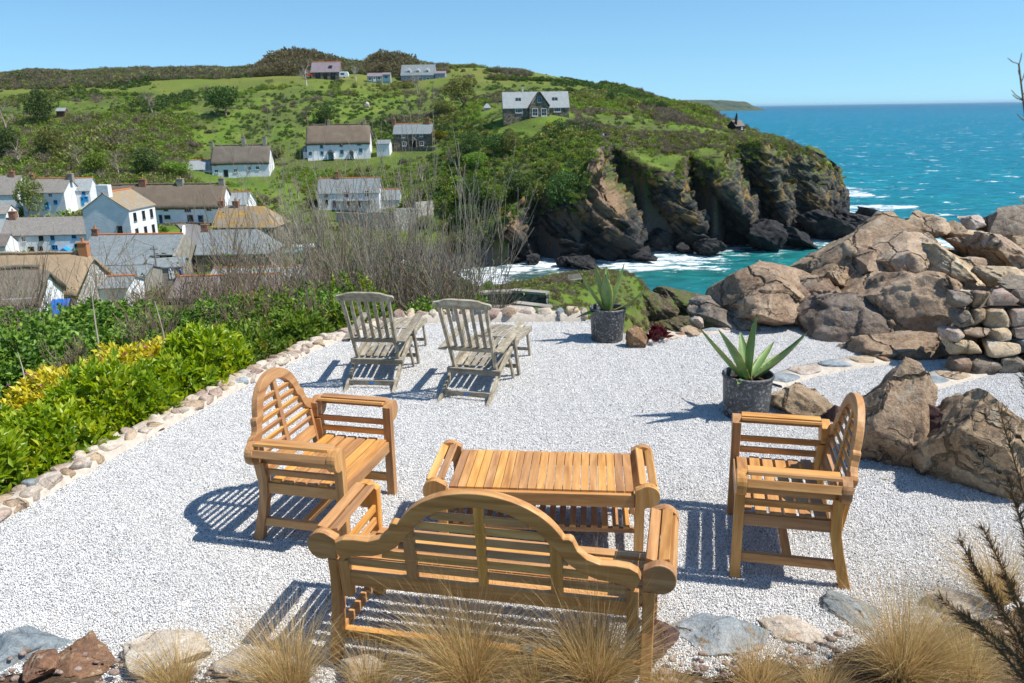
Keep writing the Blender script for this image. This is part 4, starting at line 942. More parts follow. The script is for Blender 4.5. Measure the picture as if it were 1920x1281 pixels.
# slate edging strips in the gravel
def edging(name, label, K, width, seed, n_slabs):
    T = thing(name, label, 'stone edging', (0, 0, 0)); rg = np.random.default_rng(seed)
    lp = polyline_pts(K, 0.06); V = []
    for (p, d) in lp:
        nn = np.array([-d[1], d[0]])
        for off, z in ((-0.01, -0.02), (0.0, 0.028), (width, 0.028), (width + 0.01, -0.02)):
            q = p + nn * (off + rg.uniform(-.006, .006)); V.append((q[0], q[1], z))
    link('mortar', mesh_np('mortar', np.array(V), grid_faces(len(lp), 4)[:, ::-1], False), M_MORT, T)
    segs = polyline_pts(K, 0.01); i = 4; mats = [R_SLATE, R_TAN, R_RUST, R_SLATE, R_PALE]; k = 0
    while i < len(segs) - 12:
        ln = rg.uniform(.24, .46); j = min(len(segs) - 1, i + int(ln * 100)); p, d = segs[(i + j) // 2]; nn = np.array([-d[1], d[0]]); q = p + nn * width / 2
        me = rock_mesh('slab', ((j - i) * 0.01 * 0.92, width * rg.uniform(.78, .95), 0.06), int(rg.integers(1e6)), 4, 3, 0.03, 0.86, None, 0.55)
        o = link('slab', me, mats[(k + seed) % 5], T); o.location = (q[0], q[1], 0.020); o.rotation_euler = (0, 0, math.atan2(d[1], d[0]) + rg.uniform(-.06, .06)); i = j; k += 1
edging('stone_edging', 'flush strip of slate and tan slabs crossing the gravel behind the nearer agave', [atz(*p, 0)[:2] for p in [(1465,728),(1530,706),(1600,692),(1680,682)]], 0.30, 3, 5)
edging('stone_edging', 'flush slate step at the right below the dry stone wall', [atz(*p, 0)[:2] for p in [(1722,740),(1790,722),(1862,702)]], 0.34, 4, 3)
edging('stone_edging', 'thin slate edging along the far gravel edge right of the farther agave', [atz(*p, 0)[:2] for p in [(1212,642),(1290,632),(1360,624),(1450,618)]], 0.16, 6, 3)
for lab, box, Y, mt, sd in (('flat pale stone beside the red succulents at the far terrace edge', (1235,618,1278,640), 9.75, R_PALE, 61), ('orange stone beside the domed boulder at the far terrace edge', (1275,610,1312,636), 9.85, R_TAN, 62), ('white upright stone left of the domed boulder', (1293,588,1318,618), 10.1, R_PALE, 63)):
    rock_px('rock', lab, box, Y, 0.3, mt, sd, 4)

# stones of the front border and the soil they sit in
FRONT = [atz(*p, 0) for p in [(-200,1215),(0,1205),(300,1232),(640,1262),(950,1255),(1250,1222),(1530,1185),(1800,1135),(2100,1060)]]
nu, nv = 120, 26; fx = np.array([p[0] for p in FRONT]); fy = np.array([p[1] for p in FRONT])
xs = np.linspace(-4.5, 5.5, nu); y0 = np.interp(xs, fx, fy)
Xg = np.repeat(xs[:, None], nv, 1); vv = np.linspace(0, 1, nv)[None]; Yg = y0[:, None] + 0.12 - vv * 2.6
Zg = -0.05 + sstep(0, .35, vv) * 0.10 + vv * 0.22 + 0 * Xg; Zg = Zg + fbm(np.stack([Xg, Yg, 0*Xg], -1) * 4, 4, 66) * 0.05
link('soil_bed', mesh_np('soil_bed', np.stack([Xg, Yg, Zg], -1).reshape(-1, 3), grid_faces(nu, nv)[:, ::-1], True), M_SOIL, kind='structure')
FR = [('flat blue-grey slate with rust stains at the bottom left corner', (-40,1195,132,1285), 3.72, 0.40, R_SLATE, 71, .62),
 ('brown stone second from the left in the front border', (100,1212,228,1300), 3.66, 0.32, R_RUST, 72, .66),
 ('small reddish stone between the blue slate and the brown stone in the front border', (48,1240,104,1290), 3.50, 0.2, R_RUST, 73, .7),
 ('peach-coloured stone behind the leftmost dry grass in the front border', (232,1208,392,1296), 3.64, 0.36, R_PALE, 74, .66),
 ('pale cream stone left of the bench leg in the front border', (405,1225,520,1300), 3.58, 0.3, R_PALE, 75, .7),
 ('pale grey stone under the bench leg in the front border', (640,1235,720,1300), 3.50, 0.25, R_PALE, 76, .7),
 ('small pinkish stone below the middle of the bench', (898,1225,965,1280), 3.55, 0.22, R_PALE, 77, .7),
 ('greenish grey slab below the middle of the bench', (965,1205,1070,1290), 3.55, 0.28, R_SLATE, 78, .66),
 ('purple and orange stone beside the right bench leg', (1195,1185,1275,1245), 3.66, 0.26, R_PURP, 79, .68),
 ('large blue slate slab right of the bench in the front border', (1262,1166,1440,1240), 3.82, 0.36, R_SLATE, 80, .60),
 ('pale pink stone between the two blue slates in the front border', (1432,1165,1558,1230), 3.86, 0.3, R_PALE, 81, .66),
 ('grey slate with a dark edge below the right armchair', (1526,1130,1665,1205), 3.98, 0.34, R_SLATE, 82, .60),
 ('pale stone behind the dark twiggy shrub at the front right', (1738,1112,1850,1175), 4.05, 0.34, R_PALE, 83, .68)]
for lab, box, Y, dep, mt, sd, sh in FR: rock_px('border_stone', lab, box, Y, dep, mt, sd, 5, 8, 0.06, 0.1, 0.05, sh, 'stones of the front border', sink=-0.055)
# rubble between: small gravel-sized stones in the soil
Vs, Fs = [], []; nn_ = 0
for k in range(420):
    px = rng.uniform(-40, 1900); y0_ = np.interp(px, [-200,0,300,640,950,1250,1530,1800,2100], [1215,1205,1232,1262,1255,1222,1185,1135,1060]) + rng.uniform(8, 110)
    p = atz(px, y0_, 0.045); s_ = rng.uniform(.006, .022); V_, F_ = ico(2); q = V_ * (1 + 0.35 * fbm(V_ * 1.6 + k, 2, k))[:, None] * s_ * np.array([1.3, 1, .7]); Vs.append(q + p); Fs.append(F_ + nn_); nn_ += len(V_)
link('rubble', mesh_np('rubble', np.concatenate(Vs), np.concatenate(Fs)), R_KERB, kind='stuff', label='small loose stones scattered in the front border soil')
# sea rocks below the cliff
SR = [('lone dark sea rock standing in the surf left of the headland', (1303,442,1357,482), 7.0, 101), ('low black rocks at the foot of the scree buttress', (1060,470,1130,506), 8.0, 102), ('black sloping rock at the mouth of the cove', (1040,475,1075,502), 5, 103),
 ('large black boulder at the foot of the second buttress', (1185,415,1290,470), 9, 104), ('black shelf rock below the third buttress', (1395,405,1480,470), 10, 105), ('long black reef at the foot of the headland tip', (1440,425,1540,465), 10, 106), ('black jagged rock off the headland tip', (1560,395,1660,440), 12, 107), ('outermost low black rock off the headland tip', (1600,388,1660,412), 9, 108),
 ('small black rock in the surf beside the scree buttress', (1175,462,1225,492), 6, 109), ('dark rock at the left end of the cove beach', (935,468,975,494), 5, 110), ('small dark rock left of the cave mouth', (985,470,1015,497), 4, 111), ('black boulder left of the lone sea rock', (1262,448,1300,476), 5, 112), ('pointed grey rock pinnacle on the right shoulder of the headland', (1495,271,1540,306), 6, 113),
 ('black boulder at the water below the headland overhang', (1500,395,1600,452), 12, 114)]
for lab, box, dep, sd in SR:
    bx = (box[0] + box[2]) / 2
    Y = 248.0 if sd == 113 else atz(bx, box[3] - 3, SEA_Z)[1] - (0 if sd == 101 else 2) 
    rock_px('sea_rock', lab, box, Y, dep, M_CLIFF if sd == 113 else R_DARK, sd, 5, 10, 0.16, 0.3, 0.35, 0.66, 'rocks in the sea below the headland', (0.6, -0.25, 0.75), sink=0.4)
# ------------------------------------------------------------------ the village
def wall_mat(name, a, b, sc=1.2, bump=0.02, stone=False):
    n = NT(name); w = n.coord('Object', rnd=True)
    if stone:
        v = n.voro(w, 2.6, out='Color'); d = n.voro(w, 2.6, 'DISTANCE_TO_EDGE'); t = n.ramp(sep_z(n, v, 0), [(0, a), (1, b)])
        c = n.mix(n.ramp(d, [(0.0, 1.0), (0.06, 0.0)]), t, tuple(k * 0.5 for k in a)); nm = n.bump(n.ramp(d, [(0, 0.0), (0.12, 1.0)]), 0.9, 0.06)
    else:
        c = n.ramp(n.noise(w, sc, 5, 0.7), [(0.35, a), (0.62, b)]); nm = n.bump(n.noise(w, 3, 4, 0.6), 0.6, bump)
    return n.fin(c, 0.9, nm, 0.15)
W_WHITE = wall_mat('whitewash', (0.70, 0.71, 0.72), (0.82, 0.82, 0.81), 1.0, 0.06)
W_STONE = wall_mat('house_stone', (0.10, 0.085, 0.065), (0.30, 0.26, 0.19), stone=True)
W_PALE = wall_mat('pale_rubble', (0.34, 0.31, 0.26), (0.62, 0.58, 0.52), stone=True)
W_RENDER = wall_mat('grey_render', (0.22, 0.20, 0.17), (0.33, 0.30, 0.25))
W_DARK = wall_mat('dark_timber', (0.012, 0.011, 0.010), (0.035, 0.03, 0.027))
W_CLAD = wall_mat('blue_grey_cladding', (0.20, 0.24, 0.30), (0.30, 0.34, 0.40))
W_SAGE = wall_mat('sage_boards', (0.24, 0.28, 0.24), (0.34, 0.37, 0.32))
def roof_mat(name, a, b, kind='slate', lich=None):
    n = NT(name); w = n.coord('Object', rnd=True)
    if kind == 'slate':
        br = n.node('ShaderNodeTexBrick'); mp = n.node('ShaderNodeMapping'); n.l.new(n.coord('UV'), mp.inputs[0]); n.l.new(mp.outputs[0], br.inputs['Vector'])
        br.inputs['Scale'].default_value = 1.0; br.inputs['Brick Width'].default_value = 0.32; br.inputs['Row Height'].default_value = 0.26; br.inputs['Mortar Size'].default_value = 0.012
        br.inputs['Color1'].default_value = (*a, 1); br.inputs['Color2'].default_value = (*b, 1); br.inputs['Mortar'].default_value = (*[k * .35 for k in a], 1)
        c = n.mix(n.math('MULTIPLY', n.noise(w, 0.6, 5, 0.7), 0.7), br.outputs['Color'], tuple(k * 1.15 for k in b)); nm = n.bump(br.outputs['Fac'], 0.5, -0.03)
        nm = n.bump(n.noise(w, 2.0, 4, .7), 0.4, 0.04, nm)
    else:
        st = n.noise(n.coord('Object', scale=(5, 1.2, 1.2)), 1.6, 5, 0.7); g = n.noise(w, 0.5, 5, 0.7)
        c = n.mix(n.math('MULTIPLY', st, 0.8), n.ramp(g, [(0.3, a), (0.7, b)]), tuple(k * 0.55 for k in a)); nm = n.bump(st, 0.8, 0.10); nm = n.bump(n.noise(w, 8, 3, .7), .6, .05, nm)
    if lich: c = n.mix(n.ramp(n.noise(w, 0.45, 5, 0.7), [(0.42, 0.0), (0.58, 1.0)]), c, n.ramp(n.noise(w, 3.0, 4, 0.7), [(0.35, lich[0]), (0.65, lich[1])]))
    return n.fin(c, 0.85, nm, 0.2)
RF_SLATE = roof_mat('slate_blue_grey', (0.13, 0.15, 0.155), (0.23, 0.255, 0.26))
RF_LIGHT = roof_mat('slate_light', (0.20, 0.225, 0.23), (0.31, 0.335, 0.34))
RF_SCANT = roof_mat('grouted_slate', (0.17, 0.155, 0.14), (0.27, 0.25, 0.225))
RF_PURP = roof_mat('slate_purple', (0.15, 0.12, 0.14), (0.24, 0.20, 0.22))
RF_BROWN = roof_mat('slate_brown', (0.12, 0.10, 0.09), (0.20, 0.17, 0.155))
RF_LICH = roof_mat('slate_lichen', (0.18, 0.15, 0.12), (0.27, 0.23, 0.18), 'slate', ((0.24, 0.16, 0.08), (0.44, 0.26, 0.06)))
RF_LICH2 = roof_mat('slate_some_lichen', (0.20, 0.18, 0.15), (0.29, 0.26, 0.22), 'slate', ((0.24, 0.20, 0.15), (0.36, 0.23, 0.08)))
RF_THATCH = roof_mat('thatch_old', (0.15, 0.125, 0.10), (0.23, 0.195, 0.155), 'thatch')
RF_THATCHB = roof_mat('thatch_brown', (0.17, 0.13, 0.095), (0.26, 0.20, 0.145), 'thatch')
RF_THATCHN = roof_mat('thatch_new', (0.34, 0.245, 0.15), (0.46, 0.35, 0.235), 'thatch')
n = NT('ridge_tile'); M_RIDGE = n.fin((0.50, 0.16, 0.055), 0.8)
n = NT('chimney_brick'); w = n.coord('Object'); M_BRICK = n.fin(n.ramp(n.noise(w, 3, 4), [(0.3, (0.20, 0.09, 0.06)), (0.7, (0.34, 0.17, 0.11))]), 0.9)
n = NT('chimney_pot'); M_CPOT = n.fin((0.45, 0.19, 0.085), 0.8)
n = NT('window_glass'); M_GLASS = n.fin((0.020, 0.026, 0.032), 0.08, None, 0.5)
n = NT('white_joinery'); M_WJ = n.fin((0.72, 0.73, 0.73), 0.5)
n = NT('blue_joinery'); M_BJ = n.fin((0.015, 0.27, 0.62), 0.45)
n = NT('navy_joinery'); M_NJ = n.fin((0.02, 0.04, 0.13), 0.45)
n = NT('tan_joinery'); M_TJ = n.fin((0.42, 0.27, 0.13), 0.6)
n = NT('teal_joinery'); M_TEAL = n.fin((0.16, 0.33, 0.40), 0.6)
n = NT('dark_joinery'); M_DJ = n.fin((0.012, 0.012, 0.014), 0.6)
def add_uv_planar(me, ax):
    uv = me.uv_layers.new(name='UVMap')
    for p in me.polygons:
        nx, ny, nz = p.normal
        for li in p.loop_indices:
            co = me.vertices[me.loops[li].vertex_index].co
            uv.data[li].uv = (co.x, math.hypot(co.y, co.z) if abs(nx) < 0.5 else co.z) if ax == 0 else (co.y, math.hypot(co.x, co.z))
def window(parent, x, z, w, h, M, joi, door=False, bars=(1, 1)):
    """M: wall frame matrix, x along the wall, z up, -y outwards"""
    m = MB(); t = max(0.05, 0.07 * min(w, h) + 0.03)
    if door:
        o = MB().box((0, -0.04, h/2), (w, 0.10, h)).build('door', joi, parent); o.matrix_local = M @ tr(x, 0, z)
        MB().box((0, -0.10, h * 0.72), (w * 0.5, 0.03, h * 0.3)).build('pane', M_GLASS, o)
        return o
    m.box((0, -0.045, h/2 - t/2), (w, 0.09, t)).box((0, -0.045, -h/2 + t/2), (w, 0.09, t)).box((-w/2 + t/2, -0.045, 0), (t, 0.09, h - 2*t)).box((w/2 - t/2, -0.045, 0), (t, 0.09, h - 2*t))
    for k in range(bars[0]): m.box((-w/2 + w * (k + 1) / (bars[0] + 1), -0.04, 0), (0.045, 0.05, h - 2*t))
    for k in range(bars[1]): m.box((0, -0.038, -h/2 + h * (k + 1) / (bars[1] + 1)), (w - 2*t, 0.046, 0.045))
    o = m.build('window', joi, parent); o.matrix_local = M @ tr(x, 0, z)
    MB().box((0, -0.018, 0), (w - t, 0.03, h - t)).build('pane', M_GLASS, o)
    MB().box((0, -0.08, -h/2 - 0.05), (w + 0.16, 0.16, 0.08)).build('sill', joi if joi is not M_DJ else W_RENDER, o)
    return o
def chimney(parent, x, y, z0, z1, s=0.9, mat=None, pot=True):
    o = MB().box((0, 0, (z1 - z0)/2), (s, s * 0.75, z1 - z0)).box((0, 0, z1 - z0 - 0.1), (s + 0.12, s * 0.75 + 0.12, 0.14)).build('chimney', mat or W_RENDER, parent); o.location = (x, y, z0)
    if pot: MB().lathe([(0.16, 0), (0.14, 0.45), (0.17, 0.5), (0.12, 0.5), (0.11, 0.0)], 10, (0, 0, z1 - z0)).build('chimney_pot', M_CPOT, o)
    return o
def build_house(T, L, D, hw, hr, wall, roof, kind='slate', ridge=True, over=0.25, hip=(0, 0), base=2.5, ridgefrac=0.5, thick=None):
    """local frame: x along ridge, front wall at y=0 facing -y, back at y=D, z=0 at front base"""
    yr = D * ridgefrac; m = MB(); e = L / 2
    prof = [(0, -base), (0, hw), (yr, hr), (D, hw), (D, -base)]
    V = [(-e, y, min(z, hw) if hip[0] else z) for y, z in prof] + [(e, y, min(z, hw) if hip[1] else z) for y, z in prof]
    m.add(V, [(0, 1, 2, 3, 4), (9, 8, 7, 6, 5), (0, 5, 6, 1), (4, 3, 8, 9)]); m.build('wall', wall, T, fix=True)
    th = thick or (0.14 if kind == 'slate' else 0.55)
    if kind == 'slate':
        ov = 0.22; ev = 0.18; sl = (hr - hw) / yr; o = None
        h0, h1 = hip
        me_ = MB(); a = -e - ev; b = e + ev; zf = hw - sl * ov
        sb = (hr - hw) / (D - yr); zb = hw - sb * ov
        top = [(a, -ov, zf + th), (b, -ov, zf + th), (b - h1, yr, hr + th), (a + h0, yr, hr + th), (b, D + ov, zb + th), (a, D + ov, zb + th)]
        bot = [(x, y, z - th) for x, y, z in top]
        F = [(0, 1, 2, 3), (3, 2, 4, 5), (7, 6, 9, 8), (8, 9, 11, 10), (0, 6, 7, 1), (5, 4, 10, 11)]
        F += [(1, 7, 8, 2), (2, 8, 10, 4), (0, 3, 9, 6), (3, 5, 11, 9)]
        if h0: F += [(0, 3, 5)]
        if h1: F += [(1, 4, 2)]
        me_.add(top + bot, F); o = me_.build('roof', roof, T, fix=True); add_uv_planar(o.data, 0)
        if ridge: MB().tube([(a + h0, yr, hr + th + 0.02), (b - h1, yr, hr + th + 0.02)], 0.16, 6).build('ridge_tiles', M_RIDGE, o)
        return o
    # thatch: thick rounded skin, hipped softly at the ends, eaves swept over the windows
    nx, ns = 40, 22; V = np.zeros((nx + 1, 2 * ns, 3))
    for i in range(nx + 1):
        u = i / nx; x = -e - over + (L + 2 * over) * u
        endf = min(1.0, min(u, 1 - u) * L / 2.2); drop = (1 - math.sqrt(max(0, 1 - (1 - endf) ** 2))) * 0.5
        for j in range(ns):
            t = j / (ns - 1); y = -0.45 + (D + 0.9) * t; q = abs(y - yr) / (yr + 0.45) if y < yr else abs(y - yr) / (D - yr + 0.45)
            zc_ = hr + 0.35 - (hr - hw + 0.65) * (q ** 1.12) - drop * (1 - q * 0.7)
            rim = 0.10 * (1 - math.sqrt(max(0, 1 - max(0, (q - 0.9) / 0.1) ** 2)))
            V[i, j] = (x, y, zc_ - rim); yy = y * 0.94 + yr * 0.06
            V[i, 2 * ns - 1 - j] = (x * 0.992, yy, zc_ - th * (0.55 + 0.45 * (q > 0.3)))
    V[..., 2] += fbm(V * 0.55 + L, 3, int(L * 10)) * 0.13; V[..., 1] += fbm(V * 0.6 + 31, 2, 3) * 0.08
    nj = 2 * ns; F = [(i*nj + j, (i+1)*nj + j, (i+1)*nj + (j+1) % nj, i*nj + (j+1) % nj) for i in range(nx) for j in range(nj)]
    vv_ = [tuple(p) for p in V.reshape(-1, 3)]
    F += [tuple(range(nj)), tuple(nx*nj + j for j in range(nj - 1, -1, -1))]
    o = MB().add(vv_, F).build('roof', roof, T, smooth=True, fix=True)
    R_ = [(x, yr + 0.0, hr + 0.44 + 0.05 * math.sin(x * 1.3)) for x in np.linspace(-e + 0.6, e - 0.6, 14)]
    MB().tube(R_, 0.20, 6).build('thatch_ridge', roof, o, smooth=True)
    return o
def house(name, label, x0, x1, yb, ye, yr, Y, D, yaw=0.0, wall=None, roof=None, kind='slate', ridge=True, wins=(), doors=(), chims=(), joi=None, hip=(0, 0), group='village houses', rf=0.5, base=2.5, cat='house', snap=False):
    if snap: Y = float(hit((x0 + x1) / 2, yb)[1])
    wall = wall or W_WHITE; roof = roof or RF_SLATE; xc = (x0 + x1) / 2
    p = at(xc, yb, Y); k = float((p - np.array([0, 0, CAM_H])) @ FW) / CAM_F
    L = (x1 - x0) * k; hw = at(xc, ye, Y)[2] - p[2]; hr = at(xc, yr, Y + D * rf)[2] - p[2]; hr = max(hr, hw + 0.8)
    T = thing(name, label, cat, tuple(p), RAD(yaw), group)
    build_house(T, L, D, hw, hr, wall, roof, kind, ridge, hip=hip, ridgefrac=rf, base=base)
    for wv in wins:
        px, py, wp, hp = wv[:4]; j = wv[4] if len(wv) > 4 else (joi or M_WJ); zz = at(px, py, Y)[2] - p[2]
        window(T, (px - xc) * k, zz, wp * k, hp * k, Matrix.Identity(4), j, bars=wv[5] if len(wv) > 5 else (1, 1))
    for dv in doors:
        px, py, wp, hp = dv[:4]; j = dv[4] if len(dv) > 4 else M_DJ; zz = at(px, py, Y)[2] - p[2]
        window(T, (px - xc) * k, zz - hp * k / 2, wp * k, hp * k, Matrix.Identity(4), j, door=True)
    for cv_ in chims:
        px, yt, mt = cv_[:3]; s = cv_[3] if len(cv_) > 3 else 0.9; zt = at(px, yt, Y + D * rf)[2] - p[2]
        chimney(T, (px - xc) * k, D * rf, hr - 0.8, max(zt, hr + (1.1 if kind == 'slate' else 1.6)), s, mt)
    return T, k, p, hw, hr, L

def porch(T, x, y0, w, d, h, rh, wall, roof, door):
    q = MB(); q.box((x - w/2 + .06, y0 - d/2, h/2), (0.12, d, h)).box((x + w/2 - .06, y0 - d/2, h/2), (0.12, d, h)); o = q.build('porch', wall, T)
    MB().prism([(x - w/2 - .15, h - .05), (x, h + rh), (x + w/2 + .15, h - .05)], d + 0.2, tr(0, y0 - d/2, 0)).build('porch_roof', roof, o, fix=True)
    MB().box((x, y0 - 0.06, h * .45), (w * 0.62, 0.1, h * 0.9)).build('porch_door', door, o)
# --- upper slope
house('cottage', 'white thatched cottage with two tall chimneys, halfway up the hill beside the telegraph pole', 400,505, 331,303,275, 240, 7, 3, W_WHITE, RF_THATCH, 'thatch',
  wins=[(407,309,6,5),(441,307,6,5),(478,306,6,5),(408,321,7,6),(443,320,7,6),(469,316,7,6),(484,315,7,6)], doors=[(425,325,8,13)], chims=[(398,268,W_RENDER,.8),(457,256,W_RENDER,1.0),(496,256,W_RENDER,1.0)])
house('cottage', 'low slate-roofed white annex at the left end of the hillside thatched cottage', 355,401, 333,318,301, 241, 6, 3, W_WHITE, RF_LIGHT, 'slate', True, wins=[(379,321,8,6)], cat='outbuilding')
T, k, p, hw, hr, L = house('cottage', 'white thatched cottage with glazed porches and flower beds, left of the stone house', 578,694, 298,266,236, 255, 7.5, 4, W_WHITE, RF_THATCHB, 'thatch',
  wins=[(605,275,6,6,M_TEAL),(642,271,7,8,M_TEAL),(674,269,7,7,M_TEAL),(584,288,7,7,M_TEAL),(605,287,6,7,M_TEAL),(642,285,7,8,M_TEAL),(677,282,7,7,M_TEAL)], chims=[(618,231,W_RENDER,.8),(684,226,W_RENDER,.8)])
porch(T, (622-636)*k, 0, 2.0, 1.6, 2.1, 0.8, W_WHITE, RF_SLATE, M_TEAL); porch(T, (660-636)*k, 0, 1.5, 1.2, 2.0, 0.7, W_WHITE, RF_SLATE, M_TEAL)
house('outbuilding', 'white lean-to at the left end of the thatched cottage with porches', 569,580, 297,284,275, 255.5, 5, 4, W_WHITE, RF_SLATE, 'slate', False, cat='outbuilding')
T, k, p, hw, hr, L = house('stone_house', 'grey stone house with slate roof and two brick chimneys on the hillside', 738,810, 276,251,233, 260, 6.5, -4, W_STONE, RF_SLATE, 'slate', True,
  wins=[(757,255,7,7),(791,253,7,7),(758,270,8,8),(791,269,8,8)], chims=[(736,223,M_BRICK,1.1),(801,222,M_BRICK,1.1)])
porch(T, (776-774)*k, 0, 2.0, 1.4, 2.1, 0.9, W_STONE, RF_SLATE, M_DJ)
house('shed', 'small blue-white gabled shed left of the stone house', 706,730, 279,270,263, 256, 4, -4, W_WHITE, RF_SLATE, 'slate', False, cat='shed')
T, k, p, hw, hr, L = house('cottage', 'white cottage with slate roof and a verandah above the long stone retaining wall', 598,712, 391,362,335, 214, 7, 2, W_WHITE, RF_SLATE, 'slate', True,
  wins=[(613,366,7,8,M_DJ),(651,365,7,9,M_DJ),(690,363,7,9,M_DJ),(613,379,7,9,M_DJ),(655,381,7,9,M_DJ),(690,380,7,9,M_DJ)], doors=[(628,383,7,14,M_NJ),(673,383,7,13,M_NJ)], chims=[(632,322,M_BRICK,1.0)])
v_ = MB().box(((666-655)*k, -1.0, hw * 0.52), (9.2, 2.0, 0.12)).build('verandah_roof', RF_LIGHT, T)
for i in range(5): MB().box(((640 + i*13 - 655)*k, -1.9, hw*0.26), (0.1, 0.1, hw*0.52)).build('verandah_post', M_WJ, v_)
house('outbuilding', 'slate-roofed white annex at the right end of the verandah cottage', 713,750, 389,375,356, 216, 6, 2, W_WHITE, RF_SLATE, 'slate', True, cat='outbuilding')
# --- hilltop
T, k, p, hw, hr, L = house('barn', 'stone barn with purple slate roof and skylight on the hilltop', 584,637, 151,135,117, 368, 8, 0, W_STONE, RF_PURP, 'slate', True, doors=[(597,144,8,12,M_DJ),(611,144,7,11,M_DJ),(625,144,8,12,M_DJ)], cat='barn')
MB().box(((620-610.5)*k, 1.6, hw + (hr-hw)*0.55), (1.5, 0.2, 1.2), Matrix.Rotation(RAD(-48), 3, 'X')).build('skylight', M_GLASS, T)
house('cabin', 'sage green wooden cabin with white door on the hilltop', 689,717, 153.5,143,137.5, 368, 4, 0, W_SAGE, RF_PURP, 'slate', False, wins=[(694,148,5,6,M_WJ,(1,0)),(711,147,6,6,M_WJ,(1,0))], doors=[(702.5,148.5,5,9,M_WJ)], cat='cabin')
house('garage', 'blue-doored flat-roofed garage beside the sage green cabin', 717.5,732, 153,140,139, 369, 4, 0, W_SAGE, RF_PURP, 'slate', False, doors=[(724.5,147,11,11,M_TEAL)], cat='garage')
T, k, p, hw, hr, L = house('villa', 'large blue-grey clad house with white dormers behind bare trees on the hilltop', 752,815, 156,141,122, 380, 9, -3, W_CLAD, RF_SLATE, 'slate', False,
  wins=[(760,149,6,6),(775,149,7,7),(789,149,7,7),(803,149,7,7)])
for dx in (766, 783, 801):
    m = MB().prism([(-1.2, 0), (-1.2, 1.5), (0, 2.4), (1.2, 1.5), (1.2, 0)], 3.0, tr((dx-783.5)*k, 2.6, hw + 0.6)); d_ = m.build('dormer', M_WJ, T, fix=True)
    window(T, (dx-783.5)*k, hw + 1.5, 1.4, 1.2, tr(0, 1.08, 0), M_WJ)
house('villa_annex', 'small blue-grey annex with white balcony at the right of the hilltop villa', 816,835, 153,138,134, 379, 6, -3, W_CLAD, RF_PURP, 'slate', False, wins=[(822,148,5,6)], cat='outbuilding')
# caravan and car by the barn
p = at(645.5, 147, 366); C_ = thing('caravan', 'white touring caravan parked at the right of the hilltop barn', 'caravan', p, 0.05)
MB().prism([(-1.9,.5),(-2.0,1.2),(-1.75,2.5),(-1.4,2.65),(1.5,2.65),(1.95,2.0),(2.05,1.0),(1.9,.5)], 2.1, I4).build('body', M_WJ, C_, 0.08, fix=True)
MB().box((-0.5,-1.06,1.75),(1.6,.05,.7)).build('window', M_GLASS, C_)
for s_ in (-1,): MB().lathe([(0.0,-.1),(.33,-.1),(.33,.1),(0,.1)],14).build('wheel', M_DJ, C_).matrix_local = tr(0.1,-.98,.33) @ Matrix.Rotation(RAD(90),4,'X')
MB().tube([(2.0,0,.5),(3.0,0,.45)],.05,6).build('tow_bar', M_DJ, C_)
n = NT('red_paint'); M_RED = n.fin((0.55, 0.03, 0.015), 0.3, None, 0.5)
p = at(577, 144.5, 366); C_ = thing('parked_car', 'small red car half hidden left of the hilltop barn', 'car', p, 0.1)
MB().prism([(-1.9,.35),(-1.95,.85),(-1.4,1.0),(-.9,1.45),(.5,1.48),(1.1,1.0),(1.85,.85),(1.95,.4)], 1.65, I4).build('body', M_RED, C_, 0.06, fix=True)
MB().prism([(-1.15,1.0),(-.82,1.36),(.42,1.39),(.92,1.0)], 1.67, I4).build('window', M_GLASS, C_, fix=True)
for x in (-1.2, 1.2): MB().lathe([(0,-.1),(.32,-.1),(.32,.1),(0,.1)],14).build('wheel', M_DJ, C_).matrix_local = tr(x,-.78,.32) @ Matrix.Rotation(RAD(90),4,'X')
# --- the big slate house on the headland
T, k, p, hw, hr, L = house('headland_house', 'large stone house with pale slate roof and central gable on the headland', 944,1067, 218,202,173, 250, 9, 2, W_STONE, RF_LIGHT, 'slate', False,
  wins=[(973,208,13,8,M_WJ,(2,0)),(1045,206,13,8,M_WJ,(2,0))], cat='house')
gx = (1011-1005.5)*k; g = MB().add([(gx-2.9,-1.4,-2),(gx-2.9,-1.4,hw+.3),(gx,-1.4,hr-.2),(gx+2.9,-1.4,hw+.3),(gx+2.9,-1.4,-2)] + [(gx-2.9,4.2,-2),(gx-2.9,4.2,hw+.3),(gx,4.2,hr-.2),(gx+2.9,4.2,hw+.3),(gx+2.9,4.2,-2)], [(0,1,2,3,4),(0,5,6,1),(3,8,9,4),(5,9,8,7,6)]).build('gable_wing', W_STONE, T, fix=True)
for s in (-1, 1): MB().bar((gx + s*1.62, -1.7, (hw+hr)/2 + .22), (gx + s*1.62, 4.3, (hw+hr)/2 + .22), 4.9, 0.14, (s*(hr-hw-.5), 0, 2.9)).build('gable_roof', RF_BROWN, g)
window(T, gx, hr - 2.2, 1.2, 1.6, tr(0,-1.4,0), M_TEAL); window(T, gx-1.3, 1.1, 1.7, 2.2, tr(0,-1.4,0), M_WJ); window(T, gx+1.3, 1.1, 1.7, 2.2, tr(0,-1.4,0), M_WJ)
for dx in (970, 1039):
    for q in (0, 1): MB().box(((dx + q*5.5 - 1005.5)*k, 2.3, hw + (hr-hw)*0.50 + .18), (0.75, 0.14, 1.2), Matrix.Rotation(-math.atan2(4.5, hr-hw), 3, 'X')).build('skylight', M_GLASS, T)
chimney(T, (982-1005.5)*k, 4.5, hr - .3, hr + 1.4, 0.35, M_WJ, False)
house('garden_hut', 'tiny pyramid-roofed summerhouse left of the headland house', 907,920, 208,202,195, 250, 2.4, 0, W_PALE, RF_LIGHT, 'slate', False, hip=(1.0,1.0), cat='hut', snap=True, base=1.0)
